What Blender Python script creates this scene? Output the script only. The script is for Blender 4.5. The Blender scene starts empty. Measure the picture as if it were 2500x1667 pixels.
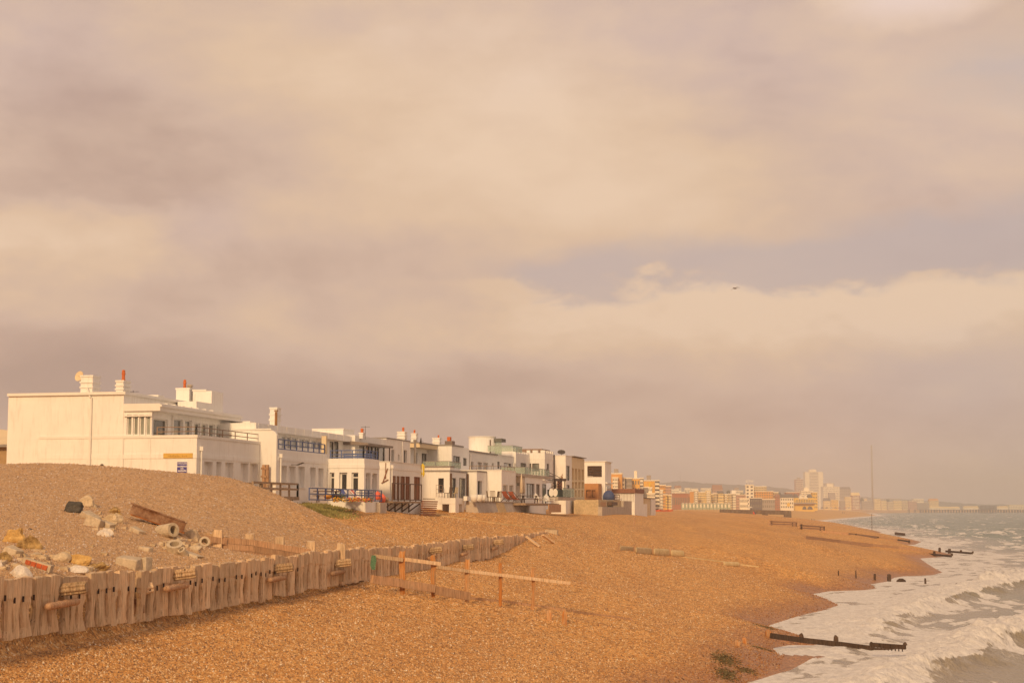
import bpy, math, random
import numpy as np
from mathutils import Vector, Matrix, noise as mnoise

scn = bpy.context.scene
COL = scn.collection
# ------------------------------------------------------------------ camera
F = 3900.0; W0, H0 = 2500.0, 1667.0
HOR = 1243.0
CH = 7.0                                  # camera height above the sea, which is z = 0
PITCH = math.atan((HOR - H0 / 2) / F)
cam = bpy.data.cameras.new('camera'); camo = bpy.data.objects.new('camera', cam)
COL.objects.link(camo)
cam.sensor_width = 36.0; cam.lens = F / W0 * 36.0
cam.clip_start = 0.5; cam.clip_end = 40000
camo.location = (0, 0, CH); camo.rotation_euler = (math.pi / 2 + PITCH, 0, 0)
scn.camera = camo
# ------------------------------------------------------------------ view and light
scn.view_settings.view_transform = 'Standard'; scn.view_settings.look = 'None'
scn.view_settings.exposure = 0.0; scn.view_settings.gamma = 1.0
scn.view_settings.use_curve_mapping = False
SUN_EL = math.radians(25); SUN_PHI = math.radians(13.8)     # sun behind the camera, to the left
SUN_DIR = Vector((-math.sin(SUN_PHI) * math.cos(SUN_EL), -math.cos(SUN_PHI) * math.cos(SUN_EL), math.sin(SUN_EL)))
sl = bpy.data.lights.new('sun', 'SUN'); sl.energy = 2.75; sl.angle = math.radians(7); sl.color = (1.0, .67, .33)
so = bpy.data.objects.new('sun', sl); COL.objects.link(so)
so.rotation_euler = SUN_DIR.to_track_quat('Z', 'Y').to_euler(); so.location = (-60, -60, 60)

class NT:
    """small helper round a node tree"""
    def __init__(s, nt): s.nt = nt; s.n = nt.nodes; s.l = nt.links
    def new(s, t, **kw):
        nd = s.n.new(t)
        for k, v in kw.items(): setattr(nd, k, v)
        return nd
    def put(s, sock, v):
        if isinstance(v, bpy.types.NodeSocket): s.l.new(v, sock)
        elif v is not None: sock.default_value = v
    def m(s, op, a, b=None, c=None, clamp=False):
        nd = s.new('ShaderNodeMath', operation=op); nd.use_clamp = clamp
        s.put(nd.inputs[0], a); s.put(nd.inputs[1], b)
        if c is not None: s.put(nd.inputs[2], c)
        return nd.outputs[0]
    def v(s, op, a, b=None, c=None):
        nd = s.new('ShaderNodeVectorMath', operation=op)
        s.put(nd.inputs[0], a); s.put(nd.inputs[1], b)
        if c is not None: s.put(nd.inputs[2], c)
        return nd.outputs['Value'] if op in ('LENGTH', 'DOT_PRODUCT', 'DISTANCE') else nd.outputs[0]
    def mix(s, f, a, b, blend='MIX'):
        nd = s.new('ShaderNodeMix', data_type='RGBA', blend_type=blend)
        s.put(nd.inputs[0], f)
        for i, c in ((6, a), (7, b)):
            s.put(nd.inputs[i], c if isinstance(c, bpy.types.NodeSocket) else tuple(c) + (1,) if len(c) == 3 else c)
        return nd.outputs[2]
    def noise(s, vec, scale, detail=3, rough=.55, dist=0):
        nd = s.new('ShaderNodeTexNoise'); s.put(nd.inputs['Vector'], vec)
        nd.inputs['Scale'].default_value = scale; nd.inputs['Detail'].default_value = detail
        nd.inputs['Roughness'].default_value = rough; nd.inputs['Distortion'].default_value = dist
        return nd.outputs[0]
    def ramp(s, f, stops, interp='LINEAR'):
        nd = s.new('ShaderNodeValToRGB'); e = nd.color_ramp.elements; nd.color_ramp.interpolation = interp
        while len(e) < len(stops): e.new(.5)
        for el, (p, c) in zip(e, stops):
            el.position = p; el.color = tuple(c) + (1,) if len(c) == 3 else c
        s.put(nd.inputs[0], f); return nd.outputs[0]
    def rng(s, v, a, b, c=0., d=1., smooth=False):
        nd = s.new('ShaderNodeMapRange'); nd.interpolation_type = 'SMOOTHSTEP' if smooth else 'LINEAR'
        s.put(nd.inputs[0], v)
        for i, q in enumerate((a, b, c, d)): nd.inputs[i + 1].default_value = q
        return nd.outputs[0]

# ------------------------------------------------------------------ world: Nishita sky behind drifting evening cloud
world = bpy.data.worlds.new('World'); scn.world = world; world.use_nodes = True
w = NT(world.node_tree); w.n.clear()
sky = w.new('ShaderNodeTexSky', sky_type='NISHITA'); sky.sun_disc = False
sky.sun_elevation = SUN_EL; sky.sun_rotation = math.radians(180) + SUN_PHI
sky.air_density = 1.2; sky.dust_density = 3.0
tc = w.new('ShaderNodeTexCoord'); dirv = tc.outputs['Generated']
sep = w.new('ShaderNodeSeparateXYZ'); w.put(sep.inputs[0], dirv)
az = w.m('ARCTAN2', sep.outputs[0], sep.outputs[1]); el = w.m('ARCSINE', sep.outputs[2])
cmb = w.new('ShaderNodeCombineXYZ'); w.put(cmb.inputs[0], az); w.put(cmb.inputs[1], el)
ae = cmb.outputs[0]
st = w.v('MULTIPLY', dirv, (1.0, 1.0, 2.1))
def px2ae(X, Y): return ((X - 1250) / F, (HOR - Y) / F)
warp = w.noise(st, 5.0, 3, .5)
aew = w.v('ADD', ae, w.v('MULTIPLY', w.v('SUBTRACT', w.new('ShaderNodeTexNoise').outputs[1], (.5, .5, .5)), (0, 0, 0)))
nz = w.new('ShaderNodeTexNoise'); w.put(nz.inputs['Vector'], st); nz.inputs['Scale'].default_value = 9; nz.inputs['Detail'].default_value = 4
aew = w.v('ADD', ae, w.v('MULTIPLY', w.v('SUBTRACT', nz.outputs[1], (.5, .5, .5)), (.10, .05, 0)))
def blobs(lst):
    acc = None
    for X, Y, rx, ry, amp in lst:
        a, e = px2ae(X, Y)
        d = w.v('MULTIPLY', w.v('SUBTRACT', aew, (a, e, 0)), (F / rx, F / ry, 0))
        g = w.rng(w.v('LENGTH', d), 0.0, 1.0, amp, 0.0, True)
        acc = g if acc is None else w.m('ADD', acc, g)
    return acc
n1 = w.noise(st, 4.5, 6, .54, .5); n2 = w.noise(st, 16.0, 5, .5, .2)
n3 = w.noise(st, 34.0, 6, .6, .4)
light = w.m('ADD', w.m('MULTIPLY', w.m('SUBTRACT', n1, .5), 1.0), w.m('ADD', w.m('MULTIPLY', w.m('SUBTRACT', n2, .5), .46), w.m('MULTIPLY', w.m('SUBTRACT', n3, .5), .17)))
light = w.m('ADD', light, .52)
light = w.m('ADD', light, blobs([
    (1050, 300, 900, 420, .34), (1500, 480, 700, 260, .26), (150, 690, 420, 170, .26), (650, 560, 500, 130, .10),
    (1750, 790, 800, 170, .34), (2450, 760, 420, 140, .26), (2230, 30, 300, 130, .42), (700, 830, 700, 160, .12),
    (420, 440, 520, 200, -.20), (60, 60, 500, 300, .08), (150, 330, 260, 320, -.08), (150, 950, 900, 200, -.34), (900, 1010, 1400, 200, -.30),
    (1000, 620, 520, 110, -.16), (1700, 240, 600, 200, -.12), (1300, 930, 600, 110, -.06), (2200, 1020, 900, 150, -.10), (2400, 400, 500, 200, .04)]), )
light = w.m('MINIMUM', w.m('MAXIMUM', light, 0.0), 1.0)
sa0 = w.new('ShaderNodeSeparateXYZ'); w.put(sa0.inputs[0], aew); e0 = (HOR - 712) / F
lump = w.m('ADD', sa0.outputs[1], w.m('ADD', w.m('MULTIPLY', w.m('SUBTRACT', n3, .5), .030), w.m('MULTIPLY', w.m('SUBTRACT', n2, .5), .05)))
rim = w.m('MULTIPLY', w.m('MULTIPLY', w.rng(lump, e0 - .045, e0 - .004, 0, .30, True), w.rng(lump, e0 + .006, e0 - .003, 0, 1, True)), w.rng(az, -.10, .03, 0, 1, True))
e1 = (HOR - 560) / F; rim2 = w.m('MULTIPLY', w.m('MULTIPLY', w.rng(lump, e1 - .05, e1 - .006, 0, .26, True), w.rng(lump, e1 + .012, e1 - .004, 0, 1, True)), w.rng(az, -.13, -.24, 0, 1, True))
light = w.m('MINIMUM', w.m('ADD', light, w.m('ADD', rim, rim2)), 1.0)
cloud = w.ramp(light, [(0, (.42, .30, .245)), (.3, (.525, .375, .295)), (.52, (.645, .475, .365)), (.75, (.755, .550, .375)), (1.0, (.84, .630, .44))])
mauve = w.m('MINIMUM', blobs([(1650, 120, 900, 260, .8), (80, 160, 420, 260, .6), (2350, 330, 600, 380, .7), (480, 590, 200, 120, .5), (2300, 1000, 700, 300, .6), (900, 60, 500, 120, .4)]), .85)
cloud = w.mix(mauve, cloud, w.v('MULTIPLY', cloud, (.97, 1.0, 1.14)))
cloud = w.mix(blobs([(2230, 45, 300, 95, .9)]), cloud, (.84, .66, .57))
# a lower bank of cumulus with a crisp, lumpy top stands in front of the clear gap
sae = w.new('ShaderNodeSeparateXYZ'); w.put(sae.inputs[0], aew)
etop = (HOR - 712) / F; bank = w.rng(w.m('ADD', sae.outputs[1], w.m('ADD', w.m('MULTIPLY', w.m('SUBTRACT', n3, .5), .030), w.m('MULTIPLY', w.m('SUBTRACT', n2, .5), .05))), etop + .008, etop - .008, 0, 1, True)
gap = blobs([(1750, 690, 620, 150, 1.0), (2300, 640, 640, 190, 1.0), (2500, 230, 420, 230, .45), (1400, 700, 300, 100, .8), (2350, 560, 500, 120, .3)])
gap = w.m('ADD', gap, w.m('MULTIPLY', w.m('SUBTRACT', n2, .5), .8))
gap = w.rng(w.m('ADD', gap, w.m('MULTIPLY', w.m('SUBTRACT', n3, .5), .30)), .12, .80, 0, 1, True)
gap = w.m('MULTIPLY', gap, w.m('SUBTRACT', 1.0, bank))
gap = w.m('MINIMUM', w.m('ADD', gap, blobs([(2330, 930, 420, 160, .5)])), 1.0)
skyc = w.v('MULTIPLY', sky.outputs[0], (.075, .055, .048))
gapc = w.mix(.8, skyc, (.555, .475, .47))
colr = w.v('MULTIPLY', w.mix(w.m('MULTIPLY', gap, .68), cloud, gapc), (1.0, .988, 1.015))
bg = w.new('ShaderNodeBackground'); w.put(bg.inputs[0], colr); bg.inputs[1].default_value = 1.0
out = w.new('ShaderNodeOutputWorld'); w.l.new(bg.outputs[0], out.inputs[0])
world.cycles.sampling_method = 'MANUAL'; world.cycles.sample_map_resolution = 512
scn.cycles.max_bounces = 6; scn.cycles.diffuse_bounces = 3; scn.cycles.volume_bounces = 1
scn.cycles.glossy_bounces = 3; scn.cycles.transmission_bounces = 4; scn.cycles.transparent_max_bounces = 8
scn.cycles.use_denoising = True

# ------------------------------------------------------------------ pixel <-> world helpers (used once, to survey the photograph)
CP, SP = math.cos(PITCH), math.sin(PITCH)
def ray(X, Y):
    xc = (X - W0 / 2) / F; yc = (H0 / 2 - Y) / F
    return Vector((xc, CP - yc * SP, SP + yc * CP))
ANG = math.atan(868 * CP / F)
U = Vector((math.sin(ANG), math.cos(ANG), 0)); N = Vector((math.cos(ANG), -math.sin(ANG), 0))
def SPZ(s, p, z): return Vector((U.x * s + N.x * p, U.y * s + N.y * p, z))
def at_p(X, Y, p):
    r = ray(X, Y); k = p / (r.x * N.x + r.y * N.y); return (r.x * U.x + r.y * U.y) * k, CH + r.z * k
def at_s(X, Y, s):
    r = ray(X, Y); k = s / (r.x * U.x + r.y * U.y); return (r.x * N.x + r.y * N.y) * k, CH + r.z * k
def at_z(X, Y, z=0.0):
    r = ray(X, Y); k = (z - CH) / r.z; return Vector((r.x * k, r.y * k, z))
def at_d(X, Y, d):
    r = ray(X, Y); k = d / r.y; return Vector((r.x * k, d, CH + r.z * k))

# ------------------------------------------------------------------ terrain
shore_px = [(1740, 1690), (1836, 1656), (1870, 1640), (1887, 1635), (1900, 1611), (1931, 1601), (1899, 1583), (1935, 1576), (2006, 1577), (1960, 1552), (1877, 1528),
            (1938, 1508), (1975, 1498), (2016, 1489), (2050, 1477), (2020, 1462), (1985, 1450), (2026, 1443), (2115, 1440), (2142, 1436), (2127, 1426), (2169, 1419),
            (2185, 1410), (2210, 1406), (2275, 1404), (2303, 1397), (2285, 1388), (2264, 1375), (2247, 1363), (2300, 1359), (2326, 1353), (2270, 1345), (2203, 1336),
            (2196, 1331), (2235, 1329), (2250, 1322), (2190, 1313), (2110, 1308), (2070, 1304), (2120, 1302), (2156, 1299), (2100, 1292), (2030, 1284), (1985, 1277), (1992, 1271),
            (2050, 1265.5), (2090, 1262), (2140, 1258)]
SH = [at_z(X, Y, 0.0).xy for X, Y in shore_px]
first = SH[0]
SH = [first - U.xy * 6000, first - U.xy * 200, first - U.xy * 30] + SH + [Vector((640, 2900)), Vector((1000, 3750)), Vector((1900, 4250)), Vector((9000, 5200))]
SH = np.array([(v[0], v[1]) for v in SH])
def seg_dist(P, A, pts_signed=True):
    """signed distance to polyline A; positive on its left (inland)"""
    best = np.full(len(P), 1e18); sgn = np.ones(len(P))
    for i in range(len(A) - 1):
        a, b = A[i], A[i + 1]; ab = b - a; L2 = ab @ ab
        t = np.clip(((P - a) @ ab) / L2, 0, 1); q = a + t[:, None] * ab
        d = P - q; d2 = (d * d).sum(1)
        best = np.minimum(best, d2)
    # sign by an even-odd test against the polyline closed far away on its left
    far = 60000.0; d0 = (A[1] - A[0]) / np.linalg.norm(A[1] - A[0]); d1 = (A[-1] - A[-2]) / np.linalg.norm(A[-1] - A[-2])
    l0 = np.array([-d0[1], d0[0]]); l1 = np.array([-d1[1], d1[0]])
    poly = np.vstack([[A[0] - d0 * far], A, [A[-1] + d1 * far], [A[-1] + (d1 + l1) * far], [A[len(A) // 2] + (l0 + l1) * far], [A[0] + (l0 - d0) * far]])
    inside = np.zeros(len(P), bool); x, y = P[:, 0], P[:, 1]
    for i in range(len(poly)):
        (xa, ya), (xb, yb) = poly[i], poly[(i + 1) % len(poly)]
        if ya == yb: continue
        c = ((ya > y) != (yb > y)); inside ^= c & (x < (xb - xa) * (y - ya) / (yb - ya) + xa)
    return np.where(inside, np.sqrt(best), -np.sqrt(best))
gD = [(-4000, -3.5), (-60, -3.0), (-10, -1.2), (0, 0), (2.5, .62), (16, 3.68), (26, 4.75), (40, 6.9), (48, 7.2), (400, 7.4), (1500, 9.5), (8000, 10)]
gx, gy = np.array(gD).T
gx2, gy2 = np.array([(-4000, -3.5), (-60, -3.0), (-10, -1.2), (0, 0), (2.5, .60), (14, 2.9), (24, 4.1), (38, 5.4), (60, 6.5), (90, 6.9), (400, 7.4), (1500, 9.5), (8000, 10)]).T
def tps_fit(pts, zs, lam=.02):
    pts = np.asarray(pts, float); n = len(pts)
    r2 = ((pts[:, None] - pts[None]) ** 2).sum(2); K = .5 * r2 * np.log(r2 + 1e-9) + lam * np.eye(n)
    Pm = np.c_[np.ones(n), pts]; A = np.block([[K, Pm], [Pm.T, np.zeros((3, 3))]])
    return pts, np.linalg.solve(A, np.r_[zs, 0, 0, 0])
def tps_eval(fit, Q):
    pts, wv = fit; out = np.empty(len(Q))
    for i in range(0, len(Q), 20000):
        q = Q[i:i + 20000]; r2 = ((q[:, None] - pts[None]) ** 2).sum(2)
        out[i:i + 20000] = (.5 * r2 * np.log(r2 + 1e-9)) @ wv[:-3] + wv[-3] + q @ wv[-2:]
    return out
# fence line in plan
def fence_x(d): return -12.45 + .1735 * (d - 38.6)
FTOP = CH - 1.75
FD0, FD1 = 33.0, 126.0
ctl = []
for X, Y, d in [(0, 1139, 84), (163, 1134, 84), (330, 1147, 83), (470, 1160, 82), (567, 1168, 82), (608, 1184, 80), (650, 1206, 79), (700, 1232, 78), (741, 1258, 77),
                (-300, 1139, 86), (-300, 1350, 50), (163, 1180, 73), (400, 1200, 73), (520, 1220, 74), (200, 1250, 63), (200, 1350, 50), (0, 1300, 54), (0, 1370, 44), (100, 1395, 44.5), (330, 1370, 51),
                (450, 1322, 61), (600, 1318, 67), (610, 1255, 74), (760, 1303, 76), (830, 1290, 85), (1000, 1290, 100), (1200, 1285, 120), (1358, 1293, 131), (860, 1262, 94),
                (700, 1252, 91), (770, 1240, 98), (830, 1236, 104), (950, 1249, 110), (1100, 1257, 130), (1300, 1251, 160), (1500, 1253, 205), (1000, 1256, 114),
                (1200, 1258, 131), (1180, 1252, 136), (1270, 1252, 147), (1400, 1262, 175)]:
    v = at_d(X, Y, d); ctl.append((v.x, v.y, v.z))
for d in (36, 40, 45, 52, 60, 68, 77, 88, 100, 112, 124):
    zb = FTOP - (0.65 if d < 50 else .35 if d < 58 else .12)
    ctl.append((fence_x(d) - .6, d, zb))
for s, p, z in [(95, -42, 7.4), (100, -52, 7.5), (84, -70, 8), (120, -45, 7.5), (150, -50, 7.3), (200, -50, 7.2), (60, -60, 8.2), (40, -40, 6.9), (20, -30, 6), (0, -25, 5.2), (-40, -30, 6), (230, -30, 6.2), (260, -45, 7)]:
    v = SPZ(s, p, z); ctl.append(tuple(v))
ctl = np.array(ctl)
TPS = tps_fit(ctl[:, :2] / 10.0, ctl[:, 2])
def sstep(x, a, b):
    t = np.clip((x - a) / (b - a), 0, 1); return t * t * (3 - 2 * t)
def vnoise(x, y, seed=0):
    """cheap value noise, numpy"""
    xi = np.floor(x).astype(np.int64); yi = np.floor(y).astype(np.int64); fx = x - xi; fy = y - yi
    fx = fx * fx * (3 - 2 * fx); fy = fy * fy * (3 - 2 * fy)
    def h(a, b):
        v = (a * 374761393 + b * 668265263 + seed * 1274126177) & 0xffffffff
        v = ((v ^ (v >> 13)) * 1103515245) & 0xffffffff
        v = ((v ^ (v >> 16)) * 2246822519) & 0xffffffff
        return ((v ^ (v >> 15)) & 0xffff) / 65535.0
    return (h(xi, yi) * (1 - fx) + h(xi + 1, yi) * fx) * (1 - fy) + (h(xi, yi + 1) * (1 - fx) + h(xi + 1, yi + 1) * fx) * fy
def fbm(x, y, seed=0, o=4):
    a = 0; amp = .5; f = 1
    for i in range(o): a = a + amp * vnoise(x * f, y * f, seed + i * 17); amp *= .5; f *= 2.03
    return a / (1 - .5 ** o)
# the line of the old groyne that crosses the palisade and runs down to the sea
GRO = np.array([(-13.0, 65.2), (-6.4, 68.0), (0.8, 71.5), (10.5, 74.6), (14.2, 77), (20.2, 77.5)])
def terrain(x, y, D=None):
    x = np.asarray(x, float); y = np.asarray(y, float)
    P = np.c_[x, y]
    if D is None: D = seg_dist(P, SH)
    s = x * U.x + y * U.y; p = x * N.x + y * N.y
    zA = np.interp(D, gx, gy); kf = sstep(y, 150, 250)
    zA = zA * (1 - kf) + kf * np.interp(D, gx2, gy2)
    near = (np.abs(x) < 120) & (y > -40) & (y < 330) & (D > 6)
    z = zA.copy()
    if near.any():
        Pn = P[near]; zB = tps_eval(TPS, Pn / 10.0)
        f = fence_x(Pn[:, 1]) - Pn[:, 0]               # > 0 inland of the palisade
        yy = Pn[:, 1]
        ext = 1 - sstep(yy, 122, 170); wd = .35 + 14 * (1 - ext) + 8 * sstep(-yy, -30, 10)
        k = sstep(f, .05 - (wd - .35), .8 + (wd - .35) * .6)
        k = k * (1 - sstep(yy, 200, 300)) * (1 - sstep(np.abs(Pn[:, 0]), 90, 118)) * (1 - sstep(-yy, 10, 38))
        zn = z[near]
        # pile the shingle against the seaward foot of the palisade towards its far end
        zF = zn + (FTOP - .12 - zn) * np.exp(-np.clip(-f, 0, 50) / 3.0) * sstep(yy, 98, 126) * ext
        z[near] = zF * (1 - k) + zB * k
    # berms, ruts and lumps
    land = sstep(D, .5, 5) * (1 - sstep(y, 500, 900))
    z = z + land * (.10 * (fbm(p / 3.5, s / 22, 3) - .5) + .10 * (fbm(x / 2.2, y / 2.2, 9) - .5) + .05 * (fbm(x / .6, y / .6, 5, 2) - .5))
    # the shingle stands a little higher on the near side of the old groyne
    gy_ = np.interp(x, GRO[:, 0], GRO[:, 1]); side = sstep(gy_ - y, -.15, .15)
    bwy = 65.2 + (x + 12.6) * .43; bw_in = sstep(x, -14.0, -12.4) * (1 - sstep(x, -7.4, -6.9)); nr = bwy - y
    bw_in = bw_in * sstep(fence_x(y) - x, .0, .5)
    z = z - bw_in * .46 * np.where(nr > -.7, np.exp(-np.clip(nr, 0, 60) / 3.2), 0) * sstep(nr, -.65, -.25)
    ing = sstep(x, -6.2, -5.5) * (1 - sstep(x, 15, 19))
    z = z + ing * ((side - .0) * .30 * np.exp(-np.clip(gy_ - y, 0, 60) / 5) - .18 * (1 - side) * np.exp(-np.clip(y - gy_, 0, 60) / 4))
    return z
def tz(x, y): return float(terrain(np.array([x]), np.array([y]))[0])
_K = np.concatenate([np.arange(20, 400, .5), np.arange(400, 3000, 5.0)])
def on_ground(X, Y):
    """where the view through a photograph pixel meets the ground"""
    r = ray(X, Y); xs = r.x / r.y * _K; zs = CH + r.z / r.y * _K; h = terrain(xs, _K) - zs
    i = int(np.argmax(h > 0)) if (h > 0).any() else len(_K) - 1
    a, b = _K[max(i - 1, 0)], _K[i]
    for _ in range(12):
        m = (a + b) / 2
        if tz(r.x / r.y * m, m) > CH + r.z / r.y * m: b = m
        else: a = m
    return Vector((r.x / r.y * b, b, tz(r.x / r.y * b, b)))

def grid_angles(lo, hi, fine):
    core = np.arange(lo, hi, fine); left = []; a = lo; st_ = fine
    while a > -math.pi: st_ = min(st_ * 1.25, .12); a -= st_; left.append(max(a, -math.pi))
    right = []; a = core[-1]; st_ = fine
    while a < math.pi: st_ = min(st_ * 1.25, .12); a += st_; right.append(min(a, math.pi))
    return np.array(left[::-1] + list(core) + right)
def polar_mesh(name, radii, angs, fn):
    R, A = np.meshgrid(radii, angs, indexing='ij'); x = (R * np.sin(A)).ravel(); y = (R * np.cos(A)).ravel()
    co, attrs = fn(x, y)
    nr, na = len(radii), len(angs)
    i = (np.arange(nr - 1)[:, None] * na + np.arange(na - 1)[None]).ravel()
    q = np.stack([i, i + 1, i + na + 1, i + na], 1)[:, ::-1].ravel().astype(np.int32)
    me = bpy.data.meshes.new(name); me.vertices.add(len(x)); me.vertices.foreach_set('co', co.ravel().astype(np.float32))
    nf = len(q) // 4; me.loops.add(nf * 4); me.loops.foreach_set('vertex_index', q)
    me.polygons.add(nf); me.polygons.foreach_set('loop_start', np.arange(0, nf * 4, 4, dtype=np.int32))
    me.polygons.foreach_set('loop_total', np.full(nf, 4, dtype=np.int32))
    me.update(calc_edges=True); me.shade_smooth()
    for k, v in attrs.items():
        a = me.attributes.new(k, 'FLOAT', 'POINT'); a.data.foreach_set('value', v.astype(np.float32))
    o = bpy.data.objects.new(name, me); COL.objects.link(o); return o

# ------------------------------------------------------------------ materials
MATS = {}
def mat(name, base=(.5, .5, .5), rough=.7, metal=0.0, var=.12, scale=3.0, bump=0.0, bscale=40.0, spec=.3, dirt=0.0, stretch=None, alpha=None, streak=0.0, streak_col=(.2, .12, .06)):
    if name in MATS: return MATS[name]
    m = bpy.data.materials.new(name); m.use_nodes = True; t = NT(m.node_tree)
    b = t.n['Principled BSDF']; tc = t.new('ShaderNodeTexCoord'); v = tc.outputs['Object']
    if stretch: v = t.v('MULTIPLY', v, stretch)
    n = t.noise(v, scale, 4, .6)
    c = t.mix(t.rng(n, .3, .7), tuple(x * (1 - var) for x in base), tuple(min(1, x * (1 + var)) for x in base))
    if streak:
        vs = t.v('MULTIPLY', tc.outputs['Object'], (3.0, 3.0, .35)); ns = t.noise(vs, 2.2, 4, .6)
        c = t.mix(t.m('MULTIPLY', t.rng(ns, .52, .72), streak), c, streak_col)
    t.put(b.inputs['Base Color'], c); b.inputs['Roughness'].default_value = rough; b.inputs['Metallic'].default_value = metal
    b.inputs['Specular IOR Level'].default_value = spec
    if bump:
        nb = t.noise(v, bscale, 4, .6); bn = t.new('ShaderNodeBump'); bn.inputs['Strength'].default_value = bump; bn.inputs['Distance'].default_value = .02
        t.put(bn.inputs['Height'], nb); t.l.new(bn.outputs[0], b.inputs['Normal'])
    MATS[name] = m; return m

def shingle_material():
    m = bpy.data.materials.new('shingle'); m.use_nodes = True; t = NT(m.node_tree); b = t.n['Principled BSDF']
    geo = t.new('ShaderNodeNewGeometry'); P = geo.outputs['Position']
    def attr(n): a = t.new('ShaderNodeAttribute'); a.attribute_name = n; return a.outputs['Fac']
    vo = t.new('ShaderNodeTexVoronoi'); t.put(vo.inputs['Vector'], P); vo.inputs['Scale'].default_value = 17
    sc = t.new('ShaderNodeSeparateColor'); t.put(sc.inputs[0], vo.outputs['Color'])
    peb = t.ramp(sc.outputs[0], [(0, (.22, .11, .06)), (.20, (.42, .195, .058)), (.45, (.63, .31, .090)), (.7, (.70, .375, .125)), (.88, (.74, .47, .20)), (1, (.88, .70, .44))])
    vo2 = t.new('ShaderNodeTexVoronoi'); t.put(vo2.inputs['Vector'], P); vo2.inputs['Scale'].default_value = 6.0
    sc2 = t.new('ShaderNodeSeparateColor'); t.put(sc2.inputs[0], vo2.outputs['Color'])
    g2 = t.rng(sc2.outputs[1], 0, 1, .80, 1.20)
    n3 = t.noise(P, 1.3, 5, .62); g3 = t.rng(n3, .3, .7, .86, 1.12)
    c = t.v('MULTIPLY', peb, t.v('MULTIPLY', (1, 1, 1), t.m('MULTIPLY', g2, g3)))
    # broad drifts: orange new shingle, browner trodden bands running along the shore
    sp = t.new('ShaderNodeMapping'); t.put(sp.inputs[0], P); sp.inputs['Rotation'].default_value = (0, 0, ANG); sp.inputs['Scale'].default_value = (1, .22, 1)
    n4 = t.noise(sp.outputs[0], .22, 5, .6)
    c = t.mix(t.m('MULTIPLY', t.rng(n4, .42, .68), .45), c, t.v('MULTIPLY', c, (.70, .66, .74)))
    n5 = t.noise(sp.outputs[0], .09, 3, .5)
    c = t.mix(t.m('MULTIPLY', t.rng(n5, .45, .65), .35), c, t.v('MULTIPLY', c, (1.12, 1.02, .72)))
    pale = attr('pale'); c = t.mix(pale, c, t.mix(.5, t.v('MULTIPLY', c, (.95, 1.1, 1.5)), (.50, .33, .20)))
    wet = attr('wet'); c = t.mix(wet, c, t.v('MULTIPLY', c, (.62, .50, .42)))
    sand = attr('sand'); c = t.mix(sand, c, t.mix(t.rng(n4, .35, .65), (.66, .40, .13), (.56, .32, .115)))  # far sand, with its sunlit brightness put into the colour
    grass = attr('town'); c = t.mix(grass, c, (.24, .19, .13))
    t.put(b.inputs['Base Color'], c); t.put(b.inputs['Roughness'], t.m('SUBTRACT', .9, t.m('MULTIPLY', wet, .5)))
    b.inputs['Specular IOR Level'].default_value = .25
    h = t.m('ADD', t.m('MULTIPLY', vo.outputs['Distance'], -.045), t.m('MULTIPLY', n3, .12))
    bn = t.new('ShaderNodeBump'); bn.inputs['Strength'].default_value = .45; bn.inputs['Distance'].default_value = .7
    t.put(bn.inputs['Height'], h); t.l.new(bn.outputs[0], b.inputs['Normal'])
    return m

def ground_fn(x, y):
    D = seg_dist(np.c_[x, y], SH); z = terrain(x, y, D)
    s = x * U.x + y * U.y; p = x * N.x + y * N.y
    wet = 1 - sstep(D + 3.0 * (fbm(x / 3, y / 3, 21) - .5), .2, 5.0)
    f = fence_x(y) - x
    pale = sstep(f, -.5, 1.0) * (1 - sstep(x + 12 + .3 * (y - 80) * 0 + 6 * (fbm(x / 5, y / 5, 4) - .5), -2, 9)) * (1 - sstep(y, 84, 92)) * sstep(y, 30, 40)
    sand = sstep(y, 560, 680)
    town = sstep(D, 60, 130) * sstep(y, 600, 900)
    return np.c_[x, y, z], dict(wet=wet, pale=pale, sand=sand, town=town)
beach = polar_mesh('beach', np.concatenate([np.geomspace(2, 24, 30), np.geomspace(24.3, 420, 520), np.geomspace(426, 8500, 150)]), grid_angles(-.37, .37, .0016), ground_fn)
beach.data.materials.append(shingle_material()); beach['kind'] = 'structure'

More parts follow.
